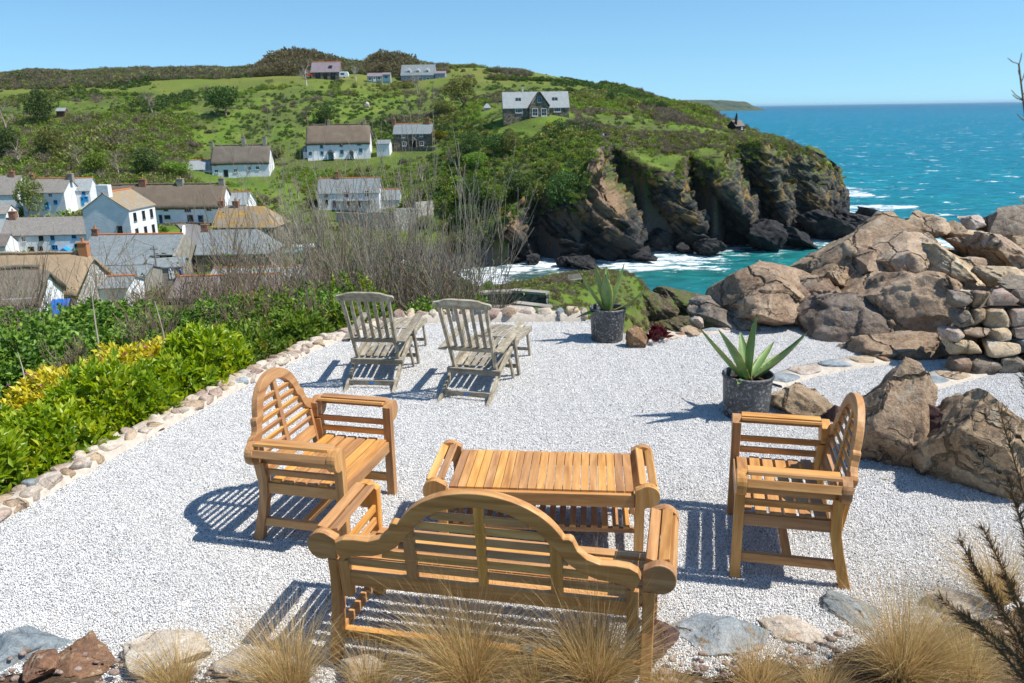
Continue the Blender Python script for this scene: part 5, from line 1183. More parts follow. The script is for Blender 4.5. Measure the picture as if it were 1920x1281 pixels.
house('garden_shed', 'small brown shed high in the hillside garden at the left', 107,123, 221,208,203, 262, 2.4, 0, wall_mat('brown_boards', (.12,.06,.04), (.20,.10,.07)), RF_LIGHT, 'slate', False, cat='shed', snap=True, base=1.0)
# lookout hut
T, k, p, hw, hr, L = house('lookout_hut', 'black lookout hut on the crest of the headland', 1376,1398, 247,236,226, 292, 4, 30, W_DARK, RF_BROWN, 'slate', False, wins=[(1392,240,4,6,M_WJ)], cat='hut', snap=True, base=1.0)
o = rock_px('rock_pinnacle', 'thin upright reddish stone stack beside the black lookout hut', (1377,212,1383,240), 296, 1.0, M_CLIFF, 141, 4); 
# --- valley
T, k, p, hw, hr, L = house('cottage_row', 'long thatched white cottage row with a navy door in the village centre', 184,421, 421,386,349, 185, 7.5, -2, W_WHITE, RF_THATCHB, 'thatch',
  wins=[(315,392,8,7,M_DJ),(356,391,11,11,M_NJ),(396,389,8,10,M_NJ),(316,407,11,7,M_DJ),(359,409,11,12,M_NJ),(205,395,9,8),(230,395,9,8)], doors=[(379,411,10,15,M_NJ),(303,411,6,16,M_NJ)], chims=[(263,343,M_BRICK,1.6),(335,341,W_RENDER,1.4),(414,338,W_RENDER,1.2)])
house('outbuilding', 'slate annex with orange ridge at the right end of the long thatched row', 423,464, 402,384,361, 188, 6, -4, W_WHITE, RF_LIGHT, 'slate', True, cat='outbuilding')
house('cottage_row', 'white cottage row with brown roof, blue windows and a blue porch at the left', 13,172, 492,440,408, 165, 7, 3, W_WHITE, RF_SCANT, 'slate', False,
  wins=[(53,448,8,10),(85,447,8,10,M_DJ),(106,446,8,10,M_BJ),(145,443,8,9,M_BJ),(64,467,10,9,M_DJ),(81,466,8,9,M_DJ),(107,464,11,9,M_BJ),(148,462,9,9,M_DJ)], chims=[(25,396,M_BRICK,1.4),(171,388,W_RENDER,1.4)])
T_ = bpy.data.objects['cottage_row.001']; k_ = 165.0 / CAM_F * 1.06
porch(T_, (127-92.5)*k_, 0, 2.4, 1.6, 2.2, 0.9, M_BJ, M_BJ, M_TJ)
house('cottage', 'white cottage with blue door behind the ivy tree at the upper left', 42,128, 399,361,336, 196, 6.5, -6, W_WHITE, RF_SCANT, 'slate', True, wins=[(76,368,8,7),(101,366,8,7),(69,381,9,7),(109,379,8,8,M_BJ)], doors=[(92,385,6,14,M_BJ),(88,387,3,14,M_BJ)], chims=[(53,333,M_BRICK,1.0),(130,325,W_RENDER,1.2)])
house('cottage', 'small white cottage with grey slate roof and bright blue door at the upper left', 134,171, 388,358,335, 200, 7, 10, W_WHITE, RF_LIGHT, 'slate', True, wins=[(160,362,6,7,M_BJ)], doors=[(156,377,5,16,M_BJ),(163,373,8,9,M_BJ)])
house('cottage', 'grey-roofed cottage at the far left edge behind trees', -70,36, 400,365,331, 200, 7, 4, W_WHITE, RF_SCANT, 'slate', False, chims=[(20,322,M_BRICK,1.1)])
house('outbuilding', 'dark-roofed low white building at the left edge beside the cottage row', -50,14, 490,462,440, 160, 5, 2, W_WHITE, RF_BROWN, 'slate', False, cat='outbuilding')
house('cottage', 'white gabled cottage wall at the left edge between the cottage row and the trees', -45,14, 432,402,385, 178, 6, 8, W_WHITE, RF_SCANT, 'slate', False)
# tall white house, gable towards us
p = at(278, 478, 148); T = thing('tall_white_house', 'tall white three-storey house with big gable chimney and lichened roof', 'house', p, RAD(83), 'village houses'); D = 8.6; L = 8.5; hw = 8.6; hr = 11.4
ro = build_house(T, L, D, hw, hr, W_WHITE, RF_LICH2, 'slate', True, base=3)
MB().box((-L/2 + 0.5, D/2, hr + 0.2), (1.1, 2.2, 2.6)).build('chimney', W_WHITE, T)
for zz in (1.6, 4.4, 7.2):
    for x in (-2.6, 0.2, 2.8): window(T, x, zz, 0.9, 1.5, I4, M_DJ, bars=(1, 2))
Mg = tr(-L/2, D/2, 0) @ Matrix.Rotation(RAD(-90), 4, 'Z')
window(T, 2.2, 5.0, 1.0, 1.7, Mg, M_DJ, bars=(1, 2)); window(T, -1.0, 2.0, 1.2, 1.2, Mg, M_DJ)
T, k, p, hw, hr, L = house('stone_house', 'house with orange lichen-covered roof and a cross gable in the village centre', 400,520, 462,426,388, 150, 8, -6, W_STONE, RF_LICH, 'slate', False, chims=[(403,377,M_BRICK,1.1),(432,390,M_BRICK,1.1)], hip=(0, 3.5))
T, k, p, hw, hr, L = house('fish_cellar', 'long slate-roofed building with black timber front and tan windows', 158,330, 508,478,441, 125, 8, -1, W_DARK, RF_SLATE, 'slate', True,
  wins=[(206,483,9,7,M_TJ),(228,482,9,7,M_TJ),(265,480,10,7,M_TJ),(298,478,9,7,M_TJ),(312,477,8,7,M_TJ)], chims=[(164,429,M_BRICK,.9)], cat='building')
MB().add([(L/2+.02,-.6,-2),(L/2+.02,-.6,hw-.2),(L/2+.02,4,hr),(L/2+.02,8.4,hw-.2),(L/2+.02,8.4,-2)]+[(L/2+.5,-.6,-2),(L/2+.5,-.6,hw-.2),(L/2+.5,4,hr),(L/2+.5,8.4,hw-.2),(L/2+.5,8.4,-2)], [(0,1,2,3,4),(9,8,7,6,5),(0,5,6,1),(1,6,7,2),(2,7,8,3),(3,8,9,4)]).build('gable_wall', W_RENDER, T, fix=True)
house('net_loft', 'slate-roofed stone building right of the lane with a hipped end', 371,510, 512,476,432, 130, 8, 0, W_STONE, RF_SLATE, 'slate', False, wins=[(410,484,12,9,M_DJ),(442,484,10,9,M_DJ)], doors=[(430,500,16,12,M_DJ)], chims=[(377,423,M_BRICK,1.1)], hip=(0, 3.0), cat='building')
house('outbuilding', 'low slate roof stepping down in front of the black timber building', 150,268, 520,498,485, 113, 6, 2, W_RENDER, RF_SLATE, 'slate', False, cat='outbuilding')
house('outbuilding', 'second low slate roof below the stepped outbuilding', 163,272, 538,520,503, 102, 6, 2, W_RENDER, RF_SLATE, 'slate', False, cat='outbuilding')
house('outbuilding', 'small orange-ridged slate roof nearest the brambles', 172,240, 562,541,520, 93, 5, 2, W_WHITE, RF_SLATE, 'slate', True, cat='outbuilding')
T, k, p, hw, hr, L = house('stone_store', 'rendered stone store with a white-framed door at the lane corner', 283,346, 545,502,488, 113, 6, 14, W_RENDER, RF_SLATE, 'slate', False, doors=[(325,512,9,22,M_WJ)], cat='building')
T, k, p, hw, hr, L = house('thatched_house', 'house with new golden thatch and pale stone gable at the left', -60,148, 588,545,482, 88, 9, 0, W_PALE, RF_THATCHN, 'thatch', chims=[(136,468,M_CPOT,1.0)])
MB().box(((30-44)*k, 0.6, hw + 1.0), (1.3, 1.1, 2.6)).build('chimney', M_BRICK, T)
T, k, p, hw, hr, L = house('thatched_house', 'grey thatched white house lowest at the left edge', -80,70, 612,562,512, 68, 7, 12, W_WHITE, RF_THATCH, 'thatch')
house('outbuilding', 'long light slate roof beside the lane behind the bare trees', 398,572, 540,521,503, 103, 5, 4, W_RENDER, RF_LIGHT, 'slate', True, cat='outbuilding')
house('outbuilding', 'dark brown slate roof with orange ridge behind the brambles', 325,520, 580,556,518, 92, 8, 5, W_RENDER, RF_BROWN, 'slate', True, cat='outbuilding')
# blue tarpaulin lean-to beside the grey thatched house
n = NT('blue_tarpaulin'); M_TARP = n.fin((0.01, 0.13, 0.50), 0.45)
p = at(120, 585, 72); T = thing('tarpaulin_shelter', 'bright blue tarpaulin draped over a frame beside the golden thatched house', 'tarpaulin', p)
nu = 14; U, Vv = np.meshgrid(np.linspace(-.8,.8,nu), np.linspace(0,1,nu), indexing='ij'); MBm = np.stack([U, -Vv*1.0, 1.2 - Vv**2*1.3 + fbm(np.stack([U,Vv,0*U],-1)*4,2,4)*.12], -1)
o = link('sheet', mesh_np('sheet', MBm.reshape(-1,3), grid_faces(nu,nu), True), M_TARP, T); sm_ = o.modifiers.new('thickness', 'SOLIDIFY'); sm_.thickness = 0.02
for x in (-.75,.75): MB().tube([(x,0,-.5),(x,0,1.2)],.03,6).build('post', M_DJ, T)

# --- lane, walls, poles
def lane(name, pts, w, mat, dz=0.12):
    P = catmull(np.array([hit(q[0], q[1], 90) for q in pts]), 10); P[:, 2] = ground(P[:, 0], P[:, 1]); V = []
    for i, p in enumerate(P):
        d = P[min(i+1, len(P)-1)] - P[max(i-1, 0)]; d[2] = 0; d /= np.linalg.norm(d); nn = np.array([-d[1], d[0], 0])
        for o_ in (-w/2, w/2): q = p + nn * o_; V.append((q[0], q[1], p[2] + dz + 0.1))
    return link(name, mesh_np(name, np.array(V), grid_faces(len(P), 2), True), mat, kind='structure')
n = NT('asphalt'); w = n.coord('World'); M_ASPH = n.fin(n.ramp(n.noise(w, 1.5, 5, .7), [(0.3, (0.13,0.125,0.12)), (0.7, (0.22,0.21,0.20))]), 0.9)
lane('lane', [(318,556,105),(332,525,117),(345,500,124),(358,470,138),(366,445,152),(352,424,168),(325,412,178)], 4.2, M_ASPH, 0.15)
def thick_wall(name, label, pts, h, t, mat, cap=None, cat='stone wall', group='garden walls', drop=1.0):
    if pts[0][2] > 60 and 'retaining' not in name: pts = [(q[0], q[1], float(hit(q[0], q[1])[1])) for q in pts]
    T = thing(name, label, cat, at(*pts[0])); o0 = at(*pts[0]); P = np.array([at(*q) - o0 for q in pts]); m = MB(); mc = MB()
    for a, b in zip(P[:-1], P[1:]):
        d = b - a; L = np.linalg.norm(d[:2]); m.bar((a[0], a[1], (a[2] + b[2])/2 + h/2 - drop/2), (b[0], b[1], (a[2] + b[2])/2 + h/2 - drop/2), t, h + drop)
        if cap: mc.bar((a[0], a[1], (a[2]+b[2])/2 + h + .06), (b[0], b[1], (a[2]+b[2])/2 + h + .06), t + .12, .12)
    m.build('masonry', mat, T)
    if cap: mc.build('coping', cap, T)
    return T
thick_wall('retaining_wall', 'long curved stone retaining wall below the verandah cottage', [(632,430,206),(690,432,203),(740,428,202),(780,418,203),(812,402,206)], 4.2, 0.6, W_PALE, drop=3.0)
thick_wall('garden_wall', 'low stone wall in front of the long thatched row', [(305,425,180),(350,424,179),(400,425,178)], 0.9, 0.5, W_STONE)
thick_wall('garden_wall', 'white parapet wall along the lane with a dark opening', [(336,470,137),(345,450,146),(346,432,156)], 1.2, 0.5, W_WHITE)
thick_wall('garden_wall', 'white garden wall in front of the porched thatched cottage', [(578,303,250),(630,301,249),(690,294,250)], 0.9, 0.4, W_WHITE)
thick_wall('garden_wall', 'dark stone terrace wall in front of the headland house', [(948,228,243),(968,229,242),(972,226,243)], 1.6, 0.5, W_STONE)
thick_wall('garden_wall', 'stone wall in front of the grey stone house', [(735,284,254),(780,283,254),(818,281,255)], 1.0, 0.5, W_STONE)
thick_wall('roadside_wall', 'grey stone wall with concrete coping below the terrace, upper tier', [(895,572,41),(962,567,41.3),(1027,571,40.5)], 0.55, 0.4, wall_mat('sea_wall_stone', (0.05,0.05,0.05), (0.17,0.165,0.155), stone=True), W_RENDER, drop=0.6)
thick_wall('roadside_wall', 'lower tier of the grey stone wall below the terrace', [(905,600,38),(965,592,38),(1031,592,37)], 0.45, 0.4, bpy.data.materials['sea_wall_stone'], W_RENDER, drop=1.5)
n = NT('pole_wood'); w = n.coord('Object'); M_POLE = n.fin(n.ramp(n.noise(w, 4, 4), [(0.3,(0.13,0.115,0.10)),(0.7,(0.24,0.215,0.19))]), 0.9)
def pole(label, px, yb, yt, Y, lean=0.0, arm=True):
    b = hit(px, yb); t = at(px + lean, yt, b[1]); T = thing('telegraph_pole', label, 'telegraph pole', b, group='telegraph poles')
    MB().tube([(0,0,-1), tuple(t - b)], [0.15, 0.10], 8).build('post', M_POLE, T)
    if arm: MB().box(tuple(t - b - np.array([0,0,.4])), (1.1, .1, .1)).build('crossarm', M_POLE, T)
    return b, t
_, t1 = pole('tall telegraph pole above the right end of the hillside thatched cottage', 505, 256, 203, 262, -4)
_, t2 = pole('leaning telegraph pole left of the hillside thatched cottage', 317, 324, 295, 232, -6)
_, t3 = pole('telegraph pole in front of the black timber building', 299, 545, 462, 105, -11)
_, t4 = pole('telegraph pole at the gable of the upper left white cottage', 148, 395, 346, 190, -9)
_, t5 = pole('telegraph pole between the thatched cottage and the stone house', 699, 262, 228, 258, -1)
_, t6 = pole('telegraph pole below the hilltop villa', 813, 200, 152, 300, -2)
_, t7 = pole('shorter telegraph pole right of the pole below the villa', 818, 205, 168, 300, 0)
M_WIRE = M_DJ
def wire(label, a, b, sag):
    P = [tuple(np.array(a)*(1-u) + np.array(b)*u - np.array([0,0,sag*4*u*(1-u)])) for u in np.linspace(0,1,14)]
    o = MB().tube(P, 0.022, 4).build('overhead_wire', M_WIRE); tag(o, label, 'wire', 'overhead wires')
wire('overhead wire from the pole at the black timber building to the upper left cottage pole', t3, t4, 2.5)
wire('overhead wire from the pole at the black timber building down to the golden thatch', t3, at(120, 500, 92), 1.2)
wire('overhead wire between the hillside cottage poles', t2, t1, 2.0)
# benches and boat
def small_bench(label, px, py, Y, rz, mat=None):
    p = hit(px, py); T = thing('wooden_bench', label, 'bench', p, rz, 'benches on the headland'); mt = mat or GREY[0]
    MB().box((0,0,.45),(1.8,.45,.06)).build('seat', mt, T); MB().box((0,.22,.75),(1.8,.06,.45)).build('backrest', mt, T)
    for x in (-.8,.8): MB().box((x,0,.22),(.08,.42,.45)).build('leg', mt, T)
small_bench('wooden bench on the headland grass beside two people', 1142, 261, 230, 0.1); small_bench('weathered bench on the slope above the cliff bushes', 952, 303, 222, 0.2)
small_bench('dark wooden bench on the grassy knoll above the cove', 1080, 532, 100, 0.5, M_POLE)
p = hit(688, 202); o = link('standing_stone', rock_mesh('standing_stone', (2.0, 1.6, 2.6), 7, 4, 8, .08), R_PALE); o.location = p + np.array([0,0,.8]); tag(o, 'white upright boulder alone on the green hillside', 'rock')
def boat(label, px, py, Y, rz, mat, L=4.5):
    p = hit(px, py); T = thing('rowing_boat', label, 'boat', p, rz); V = []; ns = 14
    for i in range(ns + 1):
        u = i / ns; hw_ = 0.75 * math.sin(math.pi * min(1, u * .9 + .1)) ** .6 if u < 1 else 0.02; hw_ = max(.02, hw_); sh = .75 + .35 * (2*u-1)**2
        for a in range(7):
            t = math.pi * a / 6; V.append(((u - .5) * L, -math.cos(t) * hw_, sh - math.sin(t) ** .7 * (sh - .05)))
    o = link('hull', mesh_np('hull', np.array(V), grid_faces(ns + 1, 7), True), mat, T); s_ = o.modifiers.new('thickness', 'SOLIDIFY'); s_.thickness = .05
    for x in (-.9, .5): MB().box((x, 0, .55), (.28, 1.2, .05)).build('thwart', M_POLE, T)
boat('white rowing boat pulled up on the beach behind the bare trees', 563, 467, 160, 0.2, M_WJ, 5.5); boat('blue and white boat on the beach beside the white one', 545, 478, 155, 0.5, M_TEAL, 4.5)
boat('small white boat on the shingle near the water', 745, 500, 168, 0.8, M_WJ, 4.2)
# --- people
n = NT('skin'); M_SKIN = n.fin((0.50, 0.30, 0.21), 0.6)
def cloth(name, c): return NT(name).fin(c, 0.85)
def person(label, px, py, Y, rz, top, legs, sit=False, hair=(0.08, 0.05, 0.03), h=1.7):
    p = hit(px, py) if Y > 200 else at(px, py, Y); T = thing('person', label, 'person', p, rz, 'people'); s = h / 1.7
    if sit: J = dict(pel=(0,0,.45), kn=(.09,-.42,.46), an=(.10,-.48,.06), toe=(.10,-.62,.03), ch=(0,.02,.82), nk=(0,.02,1.0), hd=(0,0,1.16), sh=(.19,.02,.93), el=(.24,-.08,.68), wr=(.17,-.30,.56))
    else: J = dict(pel=(0,0,.92), kn=(.10,-.04,.50), an=(.11,.03,.08), toe=(.12,-.13,.03), ch=(0,0,1.25), nk=(0,0,1.45), hd=(0,-.02,1.60), sh=(.19,0,1.40), el=(.25,.02,1.12), wr=(.25,-.10,.90))
    vs = [J['pel'], J['ch'], J['nk'], J['hd']]; ed = [(0,1),(1,2),(2,3)]; rd = [.14,.155,.06,.10]
    for sg in (-1, 1):
        n0 = len(vs); f = lambda q: (q[0]*sg, q[1], q[2])
        vs += [f(J['kn']), f(J['an']), f(J['toe']), f(J['sh']), f(J['el']), f(J['wr'])]; rd += [.075,.05,.045,.07,.05,.04]
        ed += [(0,n0),(n0,n0+1),(n0+1,n0+2),(1,n0+3),(n0+3,n0+4),(n0+4,n0+5)]
    me = bpy.data.meshes.new('body'); me.from_pydata([tuple(k*s for k in v) for v in vs], ed, []); me.update()
    o = link('body', me, None, T); m = o.modifiers.new('skin', 'SKIN'); 
    for i, r in enumerate(rd): me.skin_vertices[0].data[i].radius = (r*s, r*s)
    me.skin_vertices[0].data[0].use_root = True; o.modifiers.new('sub', 'SUBSURF').levels = 1; o.modifiers['sub'].render_levels = 1
    n = NT('outfit'); z = sep_z(n, n.coord('Object')); wz = (.50 if sit else .94) * s; nz = (1.03 if sit else 1.47) * s
    c = n.mix(n.math('GREATER_THAN', z, wz), legs, top); c = n.mix(n.math('GREATER_THAN', z, nz), c, (0.50, 0.30, 0.21)); n.fin(c, .8); me.materials.append(n.m)
    hd = J['hd']; q = rock_mesh('hair', (.21*s, .22*s, .17*s), 3, 3, 0, 0.02, 1.5); ho = link('hair', q, cloth('hair_mat', hair), T); ho.location = (hd[0]*s, (hd[1]+.03)*s, (hd[2]+.07)*s)
    return T
person('person in a blue top standing in the lane by the store door', 340, 525, 113, 2.6, (0.05,0.16,0.42), (0.05,0.06,0.09)); person('person in a pale shirt leaning by the store door', 322, 524, 111, -1.2, (0.45,0.48,0.5), (0.04,0.04,0.05)); person('child in a yellow jacket between the two adults in the lane', 332, 523, 112, 0.4, (0.55,0.36,0.02), (0.06,0.06,0.08), h=1.2)
person('person in pale blue standing at the headland bench', 1131, 261, 229, 0.5, (0.30,0.45,0.6), (0.05,0.06,0.1)); person('person in dark clothes beside the headland bench', 1136, 261, 230, -0.4, (0.03,0.03,0.04), (0.03,0.03,0.04))
person('person in a bright blue top sitting on the headland grass', 1323, 256, 262, 0.3, (0.04,0.30,0.55), (0.05,0.05,0.07), True); person('person in dark clothes sitting on the headland grass', 1329, 256, 262, -0.3, (0.03,0.03,0.04), (0.04,0.04,0.05), True)
# ------------------------------------------------------------------ vegetation helpers
def leaf_mat(name, stops, rough=0.5, spec=0.3, trans=0.35, rnd=0.0):
    n = NT(name); c = n.ramp(n.attr('tint'), stops)
    if rnd: c = n.hsv(c, n.math('ADD', n.math('MULTIPLY', n.rand(), 0.05 * rnd), 0.5 - 0.025 * rnd), 1.0, n.math('ADD', n.math('MULTIPLY', n.rand(), 0.7 * rnd), 1 - 0.35 * rnd))
    n.fin(c, rough, None, spec)
    if trans:
        t = n.node('ShaderNodeBsdfTranslucent'); n.l.new(n.hsv(c, 0.485, 1.1, 1.25), t.inputs['Color']); m = n.node('ShaderNodeMixShader'); m.inputs[0].default_value = trans
        n.l.new(n.b.outputs[0], m.inputs[1]); n.l.new(t.outputs[0], m.inputs[2]); n.l.new(m.outputs[0], n.out.inputs['Surface'])
    return n.m
def leaves(C, A, L, W, r, fold=0.25):
    """kite leaves: C base points, A unit direction, L length, W width (arrays)"""
    m = len(C); rnd = r.normal(size=(m, 3)); S_ = np.cross(A, rnd); S_ /= np.linalg.norm(S_, axis=1, keepdims=True) + 1e-9; Nn = np.cross(S_, A)
    Nn *= np.sign(Nn[:, 2:3] + 1e-6); L = np.broadcast_to(np.asarray(L, float), (m,))[:, None]; W = np.broadcast_to(np.asarray(W, float), (m,))[:, None]
    b = C; t = C + A * L - Nn * L * 0.12; l = C + A * L * 0.48 + S_ * W * 0.5 + Nn * W * fold; q = C + A * L * 0.48 - S_ * W * 0.5 + Nn * W * fold
    V = np.stack([b, l, t, q], 1).reshape(-1, 3); i = np.arange(m) * 4
    F = np.concatenate([np.stack([i, i + 1, i + 2], 1), np.stack([i, i + 2, i + 3], 1)], 1).reshape(-1, 3)
    return V, F
def unit(v): return v / (np.linalg.norm(v, axis=-1, keepdims=True) + 1e-9)
def leaf_mesh(name, C, A, L, W, seed, tint=None, fold=0.25):
    r = np.random.default_rng(seed); V, F = leaves(C, A, L, W, r, fold); me = mesh_np(name, V, F)
    fattr(me, 'tint', np.repeat(r.random(len(C)) if tint is None else tint, 2)); return me
def crown_pts(n_, r, lobes=7, flat=0.8):
    """points in a lobed crown of radius ~1, denser at the lobes' skins"""
    lc = unit(r.normal(size=(lobes, 3))) * r.uniform(.35, .68, (lobes, 1)); lc[:, 2] *= flat; lr = r.uniform(.30, .55, lobes)
    k = r.integers(0, lobes, n_); d = unit(r.normal(size=(n_, 3))); rad = lr[k] * r.uniform(.45, 1.0, n_) ** 0.4
    P = lc[k] + d * rad[:, None] * np.array([1, 1, flat]); return P, unit(d + np.array([0, 0, 0.35]))
def branch_tree(seed, h, spread, levels=4, n_child=(5, 6, 5), r0=0.05, upright=0.6, sides=4, stems=1, wob=0.12, segs=5, taper=0.75):
    """recursive bare branches -> list of (pts, radii, level)"""
    rg = random.Random(seed); out = []
    def grow(p, d, L, r, lv):
        pts_ = [p]; rad = [r]; q = p.copy(); dd = d.copy()
        for i in range(segs):
            dd = (dd + Vector((rg.gauss(0, wob), rg.gauss(0, wob), rg.gauss(0, wob) + 0.06 * upright))).normalized(); q = q + dd * (L / segs); pts_.append(q.copy()); rad.append(r * (1 - taper * (i + 1) / segs))
        out.append((pts_, rad, lv))
        if lv + 1 >= levels: return
        for c in range(n_child[lv]):
            t = rg.uniform(.25 if lv else .2, 1.0); i = min(segs - 1, int(t * segs)); b = pts_[i].lerp(pts_[i + 1], t * segs - i); base = (pts_[i + 1] - pts_[i]).normalized()
            side = Vector((rg.gauss(0, 1), rg.gauss(0, 1), rg.gauss(0, .5))).normalized()
            nd = (base * rg.uniform(.5, 1.0) + side * spread + Vector((0, 0, upright * .5))).normalized()
            grow(b, nd, L * rg.uniform(.35, .62), max(0.0025, rad[i] * rg.uniform(.45, .7)), lv + 1)
    for s in range(stems):
        a = 2 * math.pi * s / max(1, stems) + rg.uniform(-.4, .4); tilt = 0.0 if stems == 1 else rg.uniform(.08, .45)
        grow(Vector((math.cos(a) * .05 * (stems > 1), math.sin(a) * .05 * (stems > 1), 0)), Vector((math.cos(a) * tilt, math.sin(a) * tilt, 1)).normalized(), h * rg.uniform(.75, 1.05) * (0.6 if stems == 1 else 1), r0 * rg.uniform(.7, 1.1), 0)
    return out
def tubes_mesh(name, br, sides=3, minr=0.0):
    m = MB()
    for pts_, rad, lv in br: m.tube(pts_, [max(minr, k) for k in rad], max(3, sides + (2 if lv == 0 else 0)), cap=False)
    return m.mesh(name, True)
def bark(name, a, b):
    n = NT(name); v = n.coord('Object', scale=(1, 1, .3)); return n.fin(n.ramp(n.noise(v, 12, 4, .6), [(0.3, a), (0.7, b)]), 0.9, None, 0.15)
B_GREY = bark('bark_grey', (0.22, 0.185, 0.14), (0.42, 0.36, 0.28)); B_BROWN = bark('bark_brown', (0.14, 0.10, 0.07), (0.29, 0.22, 0.16)); B_PALE = bark('bark_pale', (0.35, 0.32, 0.28), (0.55, 0.51, 0.46)); B_DARK = bark('bark_dark', (0.03, 0.022, 0.016), (0.09, 0.06, 0.04))
G_BRIGHT = leaf_mat('leaf_bright', [(0, (0.10, 0.165, 0.026)), (0.5, (0.18, 0.275, 0.04)), (1, (0.29, 0.38, 0.07))], 0.6, 0.2, 0.3, 0.7)
G_DARK = leaf_mat('leaf_dark', [(0, (0.034, 0.068, 0.018)), (0.5, (0.070, 0.125, 0.028)), (1, (0.13, 0.19, 0.045))], 0.55, 0.25, 0.25, 0.6)
G_TWIG = leaf_mat('twig_brown', [(0, (0.15, 0.122, 0.078)), (0.5, (0.27, 0.225, 0.155)), (1, (0.40, 0.345, 0.25))], 0.8, 0.1, 0.2, 0.7)
G_OLIVE = leaf_mat('leaf_olive', [(0, (0.105, 0.13, 0.034)), (0.5, (0.20, 0.225, 0.062)), (1, (0.32, 0.33, 0.11))], 0.7, 0.15, 0.3, 0.7)
G_DOME = leaf_mat('dome_twigs', [(0, (0.10, 0.095, 0.04)), (0.5, (0.19, 0.165, 0.085)), (1, (0.30, 0.25, 0.15))], 0.8, 0.1, 0.25, 0.6)
G_GORSE = leaf_mat('leaf_gorse', [(0, (0.03, 0.055, 0.012)), (0.6, (0.10, 0.15, 0.02)), (0.8, (0.45, 0.36, 0.02)), (1, (0.62, 0.50, 0.03))], 0.7, 0.15, 0.3, 0.5)
G_GRASS = leaf_mat('grass_tuft', [(0, (0.10, 0.155, 0.028)), (0.5, (0.17, 0.245, 0.042)), (1, (0.27, 0.32, 0.08))], 0.7, 0.15, 0.35, 0.7)
def shrub_template(name, mat, seed, n_=150, ll=0.34, lw=0.20, flat=0.75, twig=False):
    r = np.random.default_rng(seed); P, D = crown_pts(n_, r, 6, flat); P[:, 2] = np.abs(P[:, 2] + 0.25); 
    if twig: D = unit(np.stack([P[:, 0] * .6, P[:, 1] * .6, np.full(n_, 0.8)], -1) + r.normal(size=(n_, 3)) * .35)
    me = leaf_mesh(name, P, unit(D + r.normal(size=D.shape) * .5), ll * r.uniform(.6, 1.3, n_), lw * r.uniform(.6, 1.3, n_), seed); me.materials.append(mat); return bpy.data.objects.new(name, me)

# ------------------------------------------------------------------ scrub over the hillside
TPL = [shrub_template('scrub_bright', G_BRIGHT, 1), shrub_template('scrub_dark', G_DARK, 2), shrub_template('scrub_twig', G_TWIG, 3, 230, .55, .07, .9, True), shrub_template('scrub_olive', G_OLIVE, 4), shrub_template('scrub_gorse', G_GORSE, 5),
       shrub_template('scrub_grass', G_GRASS, 6, 110, .55, .10, .35, True), shrub_template('scrub_twig_grey', G_TWIG, 7, 260, .5, .06, 1.1, True), shrub_template('scrub_dark_b', G_DARK, 8, 170, .3, .2, .85), shrub_template('scrub_dome', G_DOME, 9, 900, .16, .07, .8)]
r = np.random.default_rng(2024); NC = 150000
rad_ = np.sqrt(r.uniform(85 ** 2, 470 ** 2, NC)); ang = r.uniform(RAD(-42), RAD(24), NC); X = np.sin(ang) * rad_; Y_ = np.cos(ang) * rad_
Z = ground(X, Y_); ok = in_poly(X, Y_, LANDPOLY) & (Z > -29.5); px, py = proj(np.stack([X, Y_, Z], -1)); ok &= (px > -80) & (px < 1640)
cedge = poly_dist(X, Y_, cl_cols[:, 4, :2], False)
field = sstep(6, 14, Z) * (1 - sstep(1150, 1300, px)); Q = np.stack([X, Y_, 0 * X], -1)
n1 = fbm(Q / 26.0, 4, 11); n2 = fbm(Q / 11.0, 3, 12); n3 = fbm(Q / 40.0, 3, 13)
dens = 0.16 + 0.70 * sstep(-.1, .40, n1 + .4 * n2)
dens = np.where((px < 360) & (py > 215), 0.75, dens)                       # the wooded lower left
dens = np.where((px > 800) & (px < 1120) & (py > 240), 0.95, dens)
dens = np.where((px > 560) & (px < 860) & (py > 280) & (py < 400), 0.8, dens)
dens = np.where((px < 420) & (py < 212) & (rad_ < 395), dens * .35, dens)
meadow = ((px > 380) & (px < 860) & (py > 165) & (py < 235) & (n1 < .18)) | ((px > 960) & (px < 1360) & (py > 208) & (py < 262) & (n1 < .1))
dens = np.where(meadow, 0.16, dens)
dens *= 1 - 0.97 * field * (n1 < 0.35)
sky = (Z > 14) & (rad_ > 395) & (px < 840); dens = np.where(sky, 0.9, dens)
hed = (np.abs(np.sin(X / 34.0 + 0.9 + Y_ / 300)) < 0.06) | (np.abs(np.sin(Y_ / 47.0 + X / 180.0)) < 0.05); dens = np.where(hed & (field > .5), np.maximum(dens, 0.75), dens)
for o_ in list(S.objects):
    if o_.get('category') in ('house', 'outbuilding', 'building', 'barn', 'shed', 'cabin', 'garage', 'hut', 'stone wall') and o_.location.y > 60:
        w_ = [c for c in o_.children if c.name.startswith(('wall', 'masonry'))]
        if not w_: continue
        bb = np.array([o_.matrix_basis @ w_[0].matrix_basis @ Vector(c) for c in w_[0].bound_box]); x0, y0 = bb[:, :2].min(0); x1, y1 = bb[:, :2].max(0)
        fr = 7.0 if o_.get('category') != 'stone wall' else 2.5
        ok &= ~((X > x0 - 1.3) & (X < x1 + 1.3) & (Y_ > y0 - fr) & (Y_ < y1 + 2.0))
for q in ((332,525,117),(345,500,124),(358,470,138),(366,445,152),(352,424,168)):
    c_ = at(*q); ok &= np.hypot(X - c_[0], Y_ - c_[1]) > 4.0
ok &= ~((px > 600) & (px < 850) & (py > 435)); ok &= ~((px > 850) & (rad_ < 135))
dens *= np.where((px > 150) & (px < 560) & (py > 385), 0.35, 1.0)
keep = ok & (r.random(NC) < dens * (rad_ / 470) ** 0.25) 
idx = np.nonzero(keep)[0]; print('scrub candidates', len(idx))
